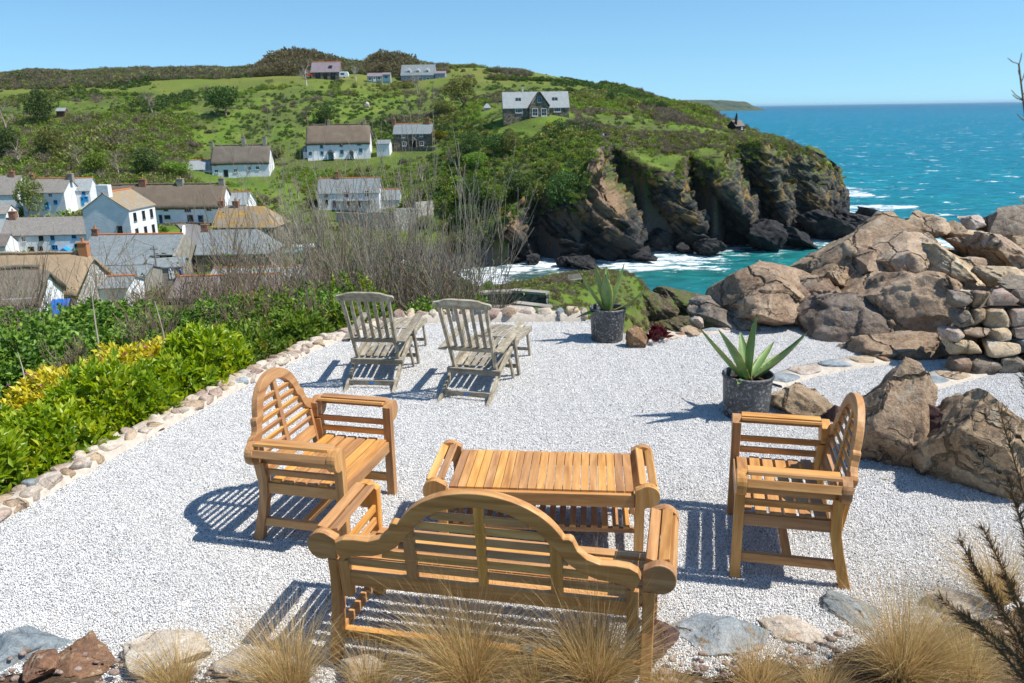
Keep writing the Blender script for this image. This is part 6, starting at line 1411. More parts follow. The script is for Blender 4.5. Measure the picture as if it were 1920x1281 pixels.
idx = idx[:34000]; X, Y_, Z, px, py, n1, n2, n3, field, cedge, rad_, sky = [a[idx] for a in (X, Y_, Z, px, py, n1, n2, n3, field, cedge, rad_, sky)]
u = r.random(len(X)); pick = np.full(len(X), 5)
pick[(n2 + n1 * .6 + (u - .5) * .5) > -.02] = 0; pick[(n1 - n2 * .4 + (u - .5) * .6) > .14] = 3
tw = fbm(np.stack([X, Y_, 0*X], -1) / 17.0, 3, 44) + (u - .5) * .35
pick[tw > .17] = 2; pick[tw > .30] = 6; pick[(n3 + (u - .5) * .5) > .20] = 1
low = (px < 380) & (py > 220); pick[low] = np.array([0, 5, 3, 0, 3, 0, 6, 5])[r.integers(0, 8, low.sum())]
pick[sky] = np.array([1, 2, 6, 3, 7])[r.integers(0, 5, sky.sum())]
pick[(px > 800) & (px < 1130) & (py > 250)] = np.array([1, 0, 0, 3, 7])[r.integers(0, 5, ((px > 800) & (px < 1130) & (py > 250)).sum())]
hd_ = (px > 1120) & (py > 235); pick[hd_] = np.array([2, 3, 2, 5, 0, 5, 3])[r.integers(0, 7, hd_.sum())]
pick[(u > .985) & (Z < 4)] = 4
sc = r.uniform(.55, 1.5, len(X)) * (0.75 + 0.5 * sstep(-.2, .4, n1)); sc[pick == 5] *= .62; sc[(pick == 2) | (pick == 6)] *= 1.15; sc[low] *= 1.55; sc[hd_] *= .72
hump = np.exp(-((px - 560) / 70.0) ** 2) + np.exp(-((px - 735) / 38.0) ** 2); pick[sky & (hump > .25)] = 8
sc[sky] *= 1.2 + 3.6 * np.exp(-((px[sky] - 560) / 70.0) ** 2) + 3.3 * np.exp(-((px[sky] - 735) / 38.0) ** 2)
sc[(px > 850) & (px < 1120) & (py > 310)] *= 1.25
gn_scatter('hillside_scrub', np.stack([X, Y_, Z - .1], -1), TPL, r.uniform(0, 6.28, len(X)), sc, pick=pick, rx=r.normal(0, .12, len(X)), ry=r.normal(0, .12, len(X)))['label'] = 'mixed scrub, bracken and bramble covering the far hillside'
# turf and plants spilling over the cliff edge
sel = cv[:, -34:, :].reshape(-1, 3); nz_ = nrm[:, -34:, :].reshape(-1, 3); tq = np.tile(np.linspace(0, 1, 34), cv.shape[0])
kk = r.random(len(sel)) < (0.02 + 0.10 * tq ** 2) * (fbm(sel / 5.0, 3, 19) > -.12); sel = sel[kk]; sel = sel[sel[:, 0] < 104]
sp_ = proj(sel)[0]; pk = np.where(sp_ < 1115, np.array([1, 7, 3, 0, 7])[r.integers(0, 5, len(sel))], np.array([5, 0, 3, 2, 5])[r.integers(0, 5, len(sel))])
gn_scatter('cliff_plants', sel, TPL, r.uniform(0, 6.28, len(sel)), r.uniform(.4, 1.0, len(sel)), pick=pk)['label'] = 'grass and low plants hanging over the cliff edge'
print('cliff plants', len(sel))

# ------------------------------------------------------------------ single trees and bushes on the far side
def leafy_tree_meshes(seed, mat_seed, n_=2600, ll=0.10, lw=0.07, flat=0.85, lobes=12, upright=.5):
    r = np.random.default_rng(seed); P, D = crown_pts(n_, r, lobes, flat); P = P * np.array([1, 1, .8]) + np.array([0, 0, 1.05])
    cr = leaf_mesh('crown', P, unit(D + r.normal(size=D.shape) * .7), ll * r.uniform(.6, 1.4, n_), lw * r.uniform(.6, 1.4, n_), seed)
    br = branch_tree(seed, 1.5, .9, 3, (6, 4), .06, upright, wob=.1); tk = tubes_mesh('trunk', br, 4); return cr, tk
LT = [leafy_tree_meshes(301, 0), leafy_tree_meshes(302, 0, 3000, .09, .06, .9, 16), leafy_tree_meshes(303, 0, 2200, .12, .05, 1.0, 9)]
BT = [tubes_mesh('branches', branch_tree(401 + i, 1.6, .95, 4, (8, 7, 5), .045, .5, wob=.14), 3) for i in range(3)]
def tree(label, px, py, hpx, kind, mat, wf=1.0, name='tree', cat='tree', group='trees on the far hillside', Y=None, bare=False, tpl=0, y0=60):
    p = hit(px, py, y0) if Y is None else at(px, py, Y); k = p[1] / CAM_F; h = hpx * k
    T = thing(name, label, cat, p, (px * 7.3) % 6.28, group); s = h / 1.85
    if bare:
        me = BT[tpl].copy(); me.materials.clear(); me.materials.append(mat); o = link('branches', me, None, T); o.scale = (s * wf * 1.15, s * wf * 1.15, s * 1.1)
    else:
        cr, tk = LT[tpl]; me = cr.copy(); me.materials.append(mat); o = link('crown', me, None, T); o.scale = (s * wf, s * wf, s)
        me = tk if len(tk.materials) else tk; 
        if not len(tk.materials): tk.materials.append(B_BROWN)
        o = link('trunk', tk, None, T); o.scale = (s * wf, s * wf, s)
    return T
TR = [('dark rounded shrub alone on the bright green slope left of centre', 424, 219, 62, G_DARK, 1.0, 0), ('bare twiggy thicket tree beside a white stump on the green slope', 288, 215, 62, B_GREY, 1.1, -1), ('dark bushy tree left of the brown garden shed', 82, 235, 68, G_DARK, .8, 1), ('bare pale tree at the far left edge of the slope', 14, 250, 95, B_GREY, .9, -2),
 ('brown leafless bush above the porched thatched cottage', 575, 235, 58, B_BROWN, 1.2, -1), ('dense dark bush right of the leafless one above the thatched cottage', 610, 236, 40, G_DARK, 1.1, 1), ('white-stemmed bare tree left of the hilltop barn', 575, 162, 66, B_PALE, .8, -3), ('pale bare tree between the barn and the cabin', 668, 152, 40, B_PALE, .8, -1),
 ('bare tree in front of the hilltop villa', 783, 180, 62, B_GREY, .8, -2), ('olive bushy tree right of the villa poles', 872, 205, 58, G_OLIVE, 1.2, 2), ('grey-green bush below the villa poles', 828, 222, 38, G_OLIVE, 1.2, 0), ('round dark bush right of the headland house on the lawn', 1068, 182, 20, G_DARK, 1.0, 0), ('dark cypress-like bush on the headland lawn', 1146, 194, 26, G_DARK, .7, 1),
 ('pale silvery bush on the headland lawn', 1100, 189, 14, G_OLIVE, 1.3, 2), ('row-end dark bush on the headland drive', 1240, 210, 22, G_DARK, 1.1, 0), ('dark bush second along the headland drive', 1212, 208, 18, G_DARK, 1.2, 1), ('pale bush third along the headland drive', 1182, 204, 16, G_OLIVE, 1.2, 2),
 ('thin bare tree in front of the dark trees right of the stone house', 845, 315, 75, B_GREY, .6, -3), ('dark evergreen right of the stone house garden', 880, 300, 52, G_DARK, 1.1, 1), ('round bright-green evergreen on the slope below the garden', 893, 322, 42, G_BRIGHT, 1.0, 0), ('dark tree beside the yellow gorse above the cove', 925, 295, 48, G_DARK, .9, 0), ('dark tree left of the bench above the cove', 960, 290, 44, G_OLIVE, .9, 2),
 ('large dark bush on the cliff left of the scree', 1060, 395, 78, G_DARK, .95, 1), ('second large bush on the cliff edge beside the scree', 1010, 398, 62, G_OLIVE, 1.0, 0), ('dark green tree at the head of the cove', 890, 392, 66, G_DARK, .9, 1), ('bright green tree at the cove head above the cave', 935, 400, 64, G_BRIGHT, .9, 0), ('dark overhanging bush above the beach', 880, 425, 50, G_DARK, 1.1, 0), ('shadowed bush between the cove trees', 965, 375, 55, G_DARK, 1.1, 1),
 ('bright green bush left of the hillside thatched annex', 330, 338, 40, G_BRIGHT, 1.3, 0), ('dark green tree above the long thatched row', 275, 330, 52, G_DARK, 1.1, 1), ('bare grey tree above the long thatched row', 225, 335, 75, B_GREY, 1.0, -1), ('tall grey bare tree over the left cottages', 150, 320, 70, B_GREY, 1.1, -2), ('leafless tree above the left edge cottages', 40, 315, 80, B_GREY, 1.1, -3), ('olive tree among the bare trees at the left', 95, 300, 60, G_OLIVE, 1.1, 2), ('dark green tree at the left edge above the cottages', 12, 300, 62, G_DARK, 1.0, 1),
 ('green tree between the cottages at the upper left', 185, 330, 50, G_BRIGHT, 1.0, 0), ('ivy-clad tree in front of the upper left white cottage', 58, 412, 78, G_OLIVE, .85, 2), ('small bush at the right end of the thatched cottage garden', 515, 300, 30, G_OLIVE, 1.2, 0), ('climbing shrub on the front of the porched thatched cottage', 668, 292, 20, G_DARK, .7, 1), ('yellow-green bush right of the stone house', 822, 268, 26, G_GORSE, 1.1, 0),
 ('bare tree above the verandah cottage', 790, 345, 62, B_GREY, 1.0, -1), ('bare grey thicket left of the verandah cottage', 560, 372, 60, B_GREY, 1.2, -2), ('bare brown thicket above the retaining wall', 745, 350, 60, B_BROWN, 1.1, -3), ('green bush below the retaining wall', 800, 430, 30, G_OLIVE, 1.2, 0)]
for lab, px_, py_, hp, mt, wf, tp in TR:
    tree(lab, px_, py_, hp, 0, mt, wf, bare=tp < 0, tpl=(tp if tp >= 0 else -tp - 1), name='bare_tree' if tp < 0 else ('shrub' if hp < 45 else 'tree'), cat='tree' if hp >= 45 or tp < 0 else 'shrub')

# ------------------------------------------------------------------ knoll, succulents
KR = [('brown cliff face of the grassy knoll with a mossy ridge', (1168,528,1262,640), 103, 13, 151), ('dark ridge of rock with a grassy crest right of the knoll', (1232,538,1348,625), 104, 12, 152), ('lower dark rock of the knoll behind the white stone', (1225,575,1320,650), 96, 10, 153), ('rounded earthy front of the knoll behind the farther agave', (1080,538,1200,620), 97, 10, 154)]
n = NT('knoll_rock'); w = n.coord('World'); a = n.noise(w, .35, 5, .7); f2 = n.noise(w, 1.8, 5, .7); c = n.ramp(f2, [(0.3, (0.05,0.042,0.032)), (0.5, (0.13,0.095,0.065)), (0.72, (0.25,0.18,0.12))])
c = n.mix(n.math('MULTIPLY', n.ramp(a, [(0.42, 0.0), (0.58, 1.0)]), maprange(n, slope_z(n), .0, .5)), c, (0.10, 0.125, 0.03)); M_KN = n.fin(c, .9, n.bump(f2, 1.0, .5), .2)
for lab, box, Y, dep, sd in KR: rock_px('knoll_rock', lab, box, Y, dep, M_KN, sd, 6, 8, .16, .2, .2, .74, 'rocks of the knoll above the cove', (.6, -.25, .75))
r = np.random.default_rng(5); pts_ = []
for q in range(3200):
    x_, y_ = r.uniform(-6, 26), r.uniform(62, 118); pts_.append((x_, y_))
pts_ = np.array(pts_); zz = ground(pts_[:, 0], pts_[:, 1]); qx, qy = proj(np.stack([pts_[:, 0], pts_[:, 1], zz], -1)); o_ = (zz > -26) & (qx > 890) & (qx < 1260) & in_poly(pts_[:, 0], pts_[:, 1], LANDPOLY)
pts_ = pts_[o_]; zz = zz[o_]; gn_scatter('knoll_turf', np.stack([pts_[:, 0], pts_[:, 1], zz - .05], -1), TPL, r.uniform(0, 6, len(zz)), r.uniform(.18, .55, len(zz)), pick=np.array([5, 2, 3, 8, 2, 3])[r.integers(0, 6, len(zz))])['label'] = 'rough turf and bracken on the knoll and slope below the terrace'
tree('small round green bush behind the left end of the lower stone wall', 917, 548, 26, 0, G_BRIGHT, 1.0, Y=46, name='shrub', cat='shrub', group='bushes below the terrace', tpl=0)
tree('low reddish bracken bush above the stone wall', 965, 547, 12, 0, G_OLIVE, 3.2, Y=62, name='shrub', cat='shrub', group='bushes below the terrace', tpl=2)
G_RED = leaf_mat('succulent_red', [(0, (0.06, 0.008, 0.012)), (1, (0.17, 0.03, 0.035))], .4, .4, .15)
for i, (lab, px_, py_) in enumerate((('dark red succulent rosette by the flat pale stone', 1243, 640), ('dark red succulent rosette beside the upright orange rock', 1222, 645), ('dark red succulent rosette behind the other two', 1232, 632))):
    r = np.random.default_rng(60 + i); m = 46; e = r.uniform(.15, 1.3, m); a = r.uniform(0, 6.28, m); A = np.stack([np.cos(a)*np.cos(e), np.sin(a)*np.cos(e), np.sin(e)], -1)
    o = link('red_succulent', leaf_mesh('red_succulent', A * .02 + [0, 0, .05], A, .12 * r.uniform(.7, 1.2, m), .035, i), G_RED); o.location = atz(px_, py_, 0); tag(o, lab, 'succulent', 'red succulents at the terrace edge')
# ------------------------------------------------------------------ planting around the terrace
G_LAUREL = leaf_mat('leaf_laurel', [(0, (0.10, 0.19, 0.012)), (0.4, (0.23, 0.36, 0.018)), (0.75, (0.40, 0.49, 0.03)), (1, (0.56, 0.56, 0.06))], 0.35, 0.45, 0.4)
G_YELLOW = leaf_mat('leaf_yellow', [(0, (0.22, 0.27, 0.02)), (0.3, (0.50, 0.47, 0.03)), (0.7, (0.70, 0.60, 0.05)), (1, (0.80, 0.68, 0.26))], 0.4, 0.4, 0.35)
G_BRAMBLE = leaf_mat('leaf_bramble', [(0, (0.05, 0.115, 0.02)), (0.5, (0.125, 0.24, 0.03)), (1, (0.25, 0.38, 0.055))], 0.5, 0.35, 0.3)
G_FRESH = leaf_mat('leaf_fresh', [(0, (0.06, 0.12, 0.02)), (0.5, (0.14, 0.23, 0.03)), (0.9, (0.28, 0.36, 0.05)), (1, (0.30, 0.12, 0.03))], 0.5, 0.3, 0.4)
G_PINK = leaf_mat('petal_pink', [(0, (0.42, 0.05, 0.30)), (1, (0.62, 0.14, 0.48))], 0.6, 0.2, 0.3)
G_WHITEF = leaf_mat('petal_white', [(0, (0.6, 0.6, 0.58)), (1, (0.8, 0.8, 0.78))], 0.6, 0.2, 0.3)
def rosettes(n_shoot, r, R, H, nl, ll, lw, splay=(0.25, 1.15), fill=0.35):
    """leaf rosettes on shoots over a mounded shrub of radius R (x,y) and height H"""
    a = r.uniform(0, 6.28, n_shoot); q = np.sqrt(r.random(n_shoot)); dome = np.sqrt(np.clip(1 - q ** 2, 0, 1))
    lob = 1 + .18 * np.sin(a * 3 + r.uniform(0, 6)) + .12 * np.sin(a * 5 + 1)
    dep = np.where(r.random(n_shoot) < fill, r.uniform(.35, .85, n_shoot), r.uniform(.85, 1.08, n_shoot))
    P = np.stack([np.cos(a) * q * R * lob, np.sin(a) * q * R * lob, (0.12 + .88 * dome) * H * dep], -1); P[:, 2] += r.normal(0, .03, n_shoot)
    ax = unit(np.stack([np.cos(a) * q * .8, np.sin(a) * q * .8, np.full(n_shoot, .9)], -1) + r.normal(0, .22, (n_shoot, 3)))
    k = np.repeat(np.arange(n_shoot), nl); t = np.tile(np.linspace(0, 1, nl), n_shoot); az = np.tile(np.arange(nl) * 2.4, n_shoot) + np.repeat(r.uniform(0, 6, n_shoot), nl)
    A = ax[k]; s1 = unit(np.cross(A, np.array([0.3, 0.9, 0.1]))); s2 = np.cross(A, s1); el = splay[0] + (splay[1] - splay[0]) * t
    D = unit(A * (np.cos(el))[:, None] + (s1 * np.cos(az)[:, None] + s2 * np.sin(az)[:, None]) * np.sin(el)[:, None] + r.normal(0, .12, (len(k), 3)))
    C = P[k] - A * (t * ll * .8)[:, None]
    tn = np.clip(np.repeat(np.clip(.5 + .35 * r.normal(size=n_shoot) * .7, 0, 1), nl) * .75 + .3 * (1 - t) + r.normal(0, .06, len(k)) - .05, 0, 1)
    return C, D, ll * r.uniform(.75, 1.25, len(k)), lw * r.uniform(.8, 1.2, len(k)), tn, P
def shrub(name, label, x, y, z, R, H, n_shoot, nl, ll, lw, mat, seed, group, stem_mat=None, cat='shrub', splay=(.25, 1.15), flowers=None, fill=.35):
    r = np.random.default_rng(seed); T = thing(name, label, cat, (x, y, z), 0, group)
    C, D, L, W, tn, P = rosettes(n_shoot, r, R, H, nl, ll, lw, splay, fill); me = leaf_mesh('foliage', C, D, L, W, seed, tn); o = link('foliage', me, mat, T); o['kind'] = 'stuff'
    m = MB()
    for i in range(min(60, n_shoot // 8)):
        p = P[r.integers(len(P))]; m.tube([(p[0] * .15, p[1] * .15, -.15), (p[0] * .6, p[1] * .6, p[2] * .5), tuple(p)], [.012, .008, .003], 4, cap=False)
    m.build('stems', stem_mat or B_BROWN, T, smooth=True)
    if flowers is not None:
        fm, nf, fs = flowers; q = P[r.integers(0, len(P), nf)] + np.array([0, 0, .04]) + r.normal(0, .03, (nf, 3)); k = np.repeat(np.arange(nf), 5); az = np.tile(np.arange(5) * 1.257, nf)
        D = unit(np.stack([np.cos(az), np.sin(az), np.full(len(k), .5)], -1)); o = link('flowers', leaf_mesh('flowers', q[k], D, fs, fs * .8, seed), fm, T); o['kind'] = 'stuff'
    return T
def kerb_out(s, off):
    """point off metres outside the left kerb, s metres along it from the bottom left"""
    K = np.array(KL); d = np.linalg.norm(np.diff(K, axis=0), axis=1); c = np.concatenate([[0], np.cumsum(d)]); s = min(max(s, 0), c[-1] - 1e-3); i = int(np.searchsorted(c, s, 'right') - 1); u = (s - c[i]) / d[i]
    p = K[i] * (1 - u) + K[i + 1] * u; t = (K[i + 1] - K[i]) / d[i]; nn = np.array([-t[1], t[0]]); return p + nn * off
GL = 'glossy lime-green shrubs along the left kerb'
spec = [(0.2,.65,.62,.55),(0.9,.72,.60,.55),(1.7,.70,.62,.58),(2.5,.75,.62,.58),(3.2,.70,.58,.52),(3.9,.72,.55,.50),(4.6,.70,.52,.46),(5.3,.66,.50,.45),(1.0,1.35,.32,.35),(1.9,1.40,.35,.35),(2.9,1.40,.35,.35),(6.0,.62,.45,.42)]
place_w = ['nearest the bottom left corner', 'second along from the bottom left corner', 'third along from the bottom left corner', 'opposite the left armchair arm', 'behind the left armchair', 'just beyond the left armchair', 'halfway between armchair and deck chairs', 'near the deck chairs', 'in the second row at the left edge', 'in the second row under the yellow shrubs', 'in the second row opposite the armchair', 'last before the brambles']
for i, (s, off, R, H) in enumerate(spec):
    p = kerb_out(s, off); z = gz(p[0], p[1]); H *= (1.0, 1.2, .85, 1.15, .9, 1.25, .95, 1.1)[i % 8]
    shrub('hedge_shrub', ('glossy lime-green kerb shrub ' if s < 4.4 else 'loose fresh-green kerb shrub ') + place_w[i], p[0], p[1], z - .05, R, H - z * .55, (640 if s < 4.4 else 420), (7 if s < 4.4 else 5), .085, .036, (G_LAUREL if s < 4.4 else G_FRESH), 500 + i, GL, cat='shrub', fill=.4)
ys = [(110,760,8.6,.62,.6,'beside the lawn'), (255,730,9.2,.70,.7,'in the middle of the yellow group'), (335,710,9.6,.64,.6,'right of the yellow group'), (185,755,8.7,.66,.6,'lowest of the yellow group'), (400,705,10.0,.45,.5,'thin one at the right end of the yellow group')]
for i, (px, py, Y, R, H, wh) in enumerate(ys):
    p = at(px, py, Y); z = gz(p[0], p[1]); shrub('golden_shrub', 'yellow-leaved shrub ' + wh, p[0], p[1], z, R, max(H, p[2] - z + .36), 460, 7, .085, .04, G_YELLOW, 540 + i, 'yellow-leaved shrubs', flowers=(G_PINK, 26, .024))
bs = [(60,640,11.5,1.2,'at the left edge with pink flowers'), (150,655,11.2,1.1,'left of the yellow shrubs'), (235,655,11.5,1.1,'with white flowers behind the yellow shrubs'), (10,690,11.4,.9,'at the left edge above the lawn'), (120,690,10.9,.8,'above the lawn'), (300,690,10.8,.9,'with small white flowers behind the yellow group'), (-40,610,12.5,1.4,'cut by the left edge'), (200,600,13.0,1.4,'below the blue tarpaulin'), (330,620,12.4,1.0,'right of the tarpaulin'), (100,610,13.5,1.3,'below the grey thatch')]
for i, (px, py, Y, R, wh) in enumerate(bs):
    p = at(px, py, Y); z = gz(p[0], p[1]); shrub('bramble_bush', 'dark green bramble bush ' + wh, p[0], p[1], z - .1, R, max(.7, p[2] - z + .30), 900, 6, .085, .055, G_BRAMBLE, 560 + i, 'dark bramble bushes', splay=(.6, 1.45), flowers=((G_PINK, 60, .03) if i in (0, 3, 6) else (G_WHITEF, 26, .02)) if i in (0, 2, 3, 5, 6) else None)
fs = [(400,600,12.5,.9,'below the dark brown roof'), (480,590,12.8,.9,'left of the ivy tree'), (560,585,12.2,.9,'right of the ivy tree'), (610,590,11.6,.8,'beside the left deck chair'), (520,640,11.0,.6,'beside the kerb at the second bend'), (445,650,11.2,.6,'behind the kerb shrubs'), (620,625,10.9,.45,'at the kerb corner'), (380,655,11.6,.7,'between yellow shrubs and dry stems'), (690,600,11.6,.6,'behind the left deck chair back'), (800,605,12.2,.6,'between the deck chairs'), (890,600,12.6,.5,'behind the right deck chair'), (655,560,12.6,.8,'under the bare thicket')]
for i, (px, py, Y, R, wh) in enumerate(fs):
    p = at(px, py, Y); z = gz(p[0], p[1]); shrub('leafy_bush', 'fresh green leafy bush ' + wh, p[0], p[1], z - .1, R, max(.5, p[2] - z + .42), 420, 5, .075, .045, (G_FRESH if i % 3 else G_BRAMBLE), 590 + i, 'fresh green bushes beyond the kerb', splay=(.4, 1.4), fill=.5)
# lawn tufts below the yellow shrubs
r = np.random.default_rng(31); m = 5200; X = r.uniform(-12, -4.2, m); Y_ = r.uniform(7.5, 14, m); Z = ground(X, Y_); C = np.stack([X, Y_, Z - .01], -1); D = unit(np.stack([r.normal(0, .5, m), r.normal(0, .5, m), np.ones(m)], -1))
o = link('lawn_grass', leaf_mesh('lawn_grass', C, D, r.uniform(.06, .16, m), .018, 3), G_GRASS, kind='stuff'); o['label'] = 'short bright grass of the lawn below the hedge'

# bare stems and thicket
def thicket(label, px, py, Y, hpx, seed, mat, stems=9, spread=.45, name='bare_shrub', lv=3, nch=(9, 4), r0=.018, leafy=None, group='bare twiggy shrubs beyond the terrace', wob=.07, up=.9):
    p = at(px, py, Y); k = Y / CAM_F; h = hpx * k; z = gz(p[0], p[1]); dz = p[2] - z
    T = thing(name, label, 'bare shrub', (p[0], p[1], z - .1), 0, group); br = branch_tree(seed, (h + max(0, dz)) * .72, spread, lv, nch, r0, up, stems=stems, wob=wob, segs=6)
    link('branches', tubes_mesh('branches', br, 3, .0042), mat, T)
    if leafy:
        r = np.random.default_rng(seed); tip = np.array([b[0][-1][:] for b in br if b[2] == lv - 1]); tip = tip[r.random(len(tip)) < leafy[1]]
        if len(tip): kk = np.repeat(np.arange(len(tip)), 3); D = unit(r.normal(size=(len(kk), 3)) + [0, 0, .5]); o = link('buds', leaf_mesh('buds', tip[kk], D, leafy[2], leafy[2] * .55, seed), leafy[0], T); o['kind'] = 'stuff'
    return T
th = [(548,560,22,235,'tall bare tree with budding twigs above the slate roofs', B_GREY, 3, .6), (500,560,20,200,'bare shrub left of the tall budding tree', B_BROWN, 7, .5), (600,590,15,240,'bare shrub with many thin stems above the left deck chair', B_GREY, 9, .4), (650,580,16,210,'bare shrub above the left deck chair crest', B_BROWN, 9, .45), (700,590,15,200,'tangled bare shrub between the deck chairs, left part', B_GREY, 10, .4), (745,585,14,300,'tall pale-stemmed bare shrub between the deck chairs', B_GREY, 9, .3), (790,590,14,290,'tall pale-stemmed bare shrub right of the middle', B_GREY, 9, .3), (835,585,15,220,'bare shrub above the right deck chair', B_BROWN, 10, .4), (868,580,14,230,'slender bare saplings at the right end of the thicket', B_GREY, 5, .35), (893,560,16,130,'thin bare sapling left of the stone wall', B_GREY, 3, .35),
      (430,585,14,110,'dry brown stems below the dark brown roof', B_BROWN, 10, .5), (350,590,14,110,'dry brown stems right of the tarpaulin', B_BROWN, 10, .5), (560,620,13,130,'reddish dry stems beside the kerb bend', B_BROWN, 10, .4), (620,600,17,130,'low tangle of brown twigs behind the left deck chair', B_BROWN, 12, .55), (680,560,19,170,'brown twig tangle in front of the retaining wall', B_BROWN, 12, .5), (760,560,19,190,'brown twig tangle above the gap between deck chairs', B_BROWN, 12, .45), (470,620,12.4,90,'short dry stems behind the lime kerb shrubs', B_BROWN, 8, .5), (20,560,20,110,'bare twigs in front of the grey thatch', B_GREY, 9, .6), (90,570,19,120,'bare twigs in front of the white gable', B_BROWN, 9, .6), (230,560,20,90,'bare twigs below the small orange-ridged roof', B_BROWN, 9, .6)]
th += [(130,690,10.2,75,'dry stems poking through the brambles above the lawn', B_BROWN, 7, .5), (260,650,11.5,85,'dry stems behind the yellow shrubs', B_BROWN, 8, .5), (400,665,10.8,70,'dry stems right of the yellow shrubs', B_BROWN, 8, .5), (540,660,10.6,95,'brown stems in the loose kerb shrubs', B_BROWN, 8, .4), (600,640,10.8,110,'reddish stems left of the left deck chair', B_BROWN, 8, .4), (30,620,12,90,'dry stems at the left edge in the brambles', B_BROWN, 8, .5), (320,760,8.6,60,'short stems in the lime shrubs below the yellow ones', B_BROWN, 5, .4), (575,590,13.5,95,'low brown tangle at the left end of the thicket', B_BROWN, 8, .8), (640,575,14,110,'low dense tangle left of the middle of the thicket', B_BROWN, 8, .8), (705,570,15,120,'low dense brown tangle behind the deck chairs', B_BROWN, 8, .8), (770,572,15,120,'low dense brown tangle right behind the deck chairs', B_BROWN, 8, .8), (830,575,14,115,'low dense tangle above the right deck chair back', B_GREY, 8, .8), (868,590,13.5,80,'low twigs at the right end of the thicket', B_BROWN, 12, .7), (460,570,16,100,'low tangle in front of the dark brown roof', B_BROWN, 8, .8), (390,575,16,95,'low tangle in front of the lane roofs', B_BROWN, 13, .8), (520,575,15,110,'low tangle under the tall budding tree', B_BROWN, 8, .8)]
for i, (px, py, Y, hp, lab, mt, st, sp) in enumerate(th):
    big = i == 0
    thicket(lab, px, py, Y, hp, 700 + i, mt, max(3, st), sp, 'bare_tree' if big else 'bare_shrub', 4 if big else 3, (9, 6, 4) if big else (8, 5), .06 if big else .017, (G_FRESH, .14, .05) if i >= 20 or i in (0, 1, 10, 11, 12, 17, 18, 19, 26, 27, 28) else None, wob=.09 if big else .07, up=.8)
def sapling(label, P, r0=.012):
    Q = [at(*q) for q in P]; o = MB().tube(catmull(np.array(Q), 5), list(np.linspace(r0, r0 * .35, (len(Q) - 1) * 5 + 1)), 6).build('sapling', B_GREY); tag(o, label, 'sapling', 'thin bare saplings in the hedge'); return o
sapling('thin bare sapling rising through the yellow shrubs', [(197,745,9.2),(190,680,9.3),(178,600,9.4),(168,520,9.5)], .016); sapling('bent pale sapling right of the yellow shrubs', [(305,725,9.3),(313,670,9.4),(305,620,9.5),(290,565,9.6)], .016)
sapling('thin sapling at the left edge by the pink flowers', [(50,730,9.6),(42,690,9.7),(33,660,9.8)], .012); sapling('leaning sapling crossing the yellow shrubs', [(215,710,9.4),(240,670,9.5),(265,640,9.6)], .01); sapling('thin sapling beside the kerb near the second bend', [(480,685,9.6),(490,650,9.7),(485,600,9.8)], .008)

# ------------------------------------------------------------------ dry grass tussocks in front
n = NT('dry_grass'); t = n.attr('tint'); al = n.attr('along'); c = n.ramp(t, [(0, (0.33, 0.20, 0.075)), (0.4, (0.58, 0.40, 0.165)), (0.8, (0.76, 0.57, 0.28)), (0.97, (0.85, 0.68, 0.40)), (1, (0.34, 0.36, 0.11))])
n.fin(c, .6, None, .25); tl_ = n.node('ShaderNodeBsdfTranslucent'); n.l.new(c, tl_.inputs['Color']); mx = n.node('ShaderNodeMixShader'); mx.inputs[0].default_value = .45; n.l.new(n.b.outputs[0], mx.inputs[1]); n.l.new(tl_.outputs[0], mx.inputs[2]); n.l.new(mx.outputs[0], n.out.inputs['Surface']); M_DRY = n.m
def tussock(label, px, py, Y, L, cnt, seed, lean=(0, 0), wide=1.0):
    r = np.random.default_rng(seed); p = atz(px, py, .04); ns = 6; cnt = int(cnt * .62)
    a = r.uniform(0, 6.28, cnt); q = np.sqrt(r.random(cnt)); B = np.stack([np.cos(a) * q * .05, np.sin(a) * q * .05, np.zeros(cnt)], -1); out = r.uniform(.15, 1.25, cnt) * wide
    ll = L * r.uniform(.35, 1.3, cnt) * (1 - .15 * (out > 1)); d0 = unit(np.stack([np.cos(a) * out * .55 + lean[0] * .5, np.sin(a) * out * .55 + lean[1] * .5, np.ones(cnt)], -1) + r.normal(0, .16, (cnt, 3)))
    bend = np.stack([np.cos(a) * out + lean[0] + r.normal(0, .35, cnt), np.sin(a) * out + lean[1] + r.normal(0, .35, cnt), -.55 * out - .1], -1) * r.uniform(.35, 1.5, (cnt, 1))
    side = unit(np.cross(d0, r.normal(size=(cnt, 3)))); V = np.zeros((cnt, ns + 1, 2, 3)); pos = B.copy()
    for i in range(ns + 1):
        u = i / ns; w_ = .0011 * (1 - u * .75)
        V[:, i, 0] = pos + side * w_; V[:, i, 1] = pos - side * w_
        pos = pos + unit(d0 + bend * u * 1.15) * (ll / ns)[:, None]
    V[..., 2] = np.maximum(V[..., 2], .004)
    idx = np.arange(cnt)[:, None] * (2 * (ns + 1)) + np.arange(ns)[None] * 2; F = np.stack([idx, idx + 1, idx + 3, idx + 2], -1).reshape(-1, 4)
    me = mesh_np('blades', V.reshape(-1, 3), F); fattr(me, 'tint', np.repeat(np.clip(r.normal(.5, .25, cnt), 0, 1), ns))
    T = thing('grass_tussock', label, 'grass tussock', p, 0, 'dry grass tussocks along the front border'); o = link('blades', me, M_DRY, T); o['kind'] = 'stuff'; return T
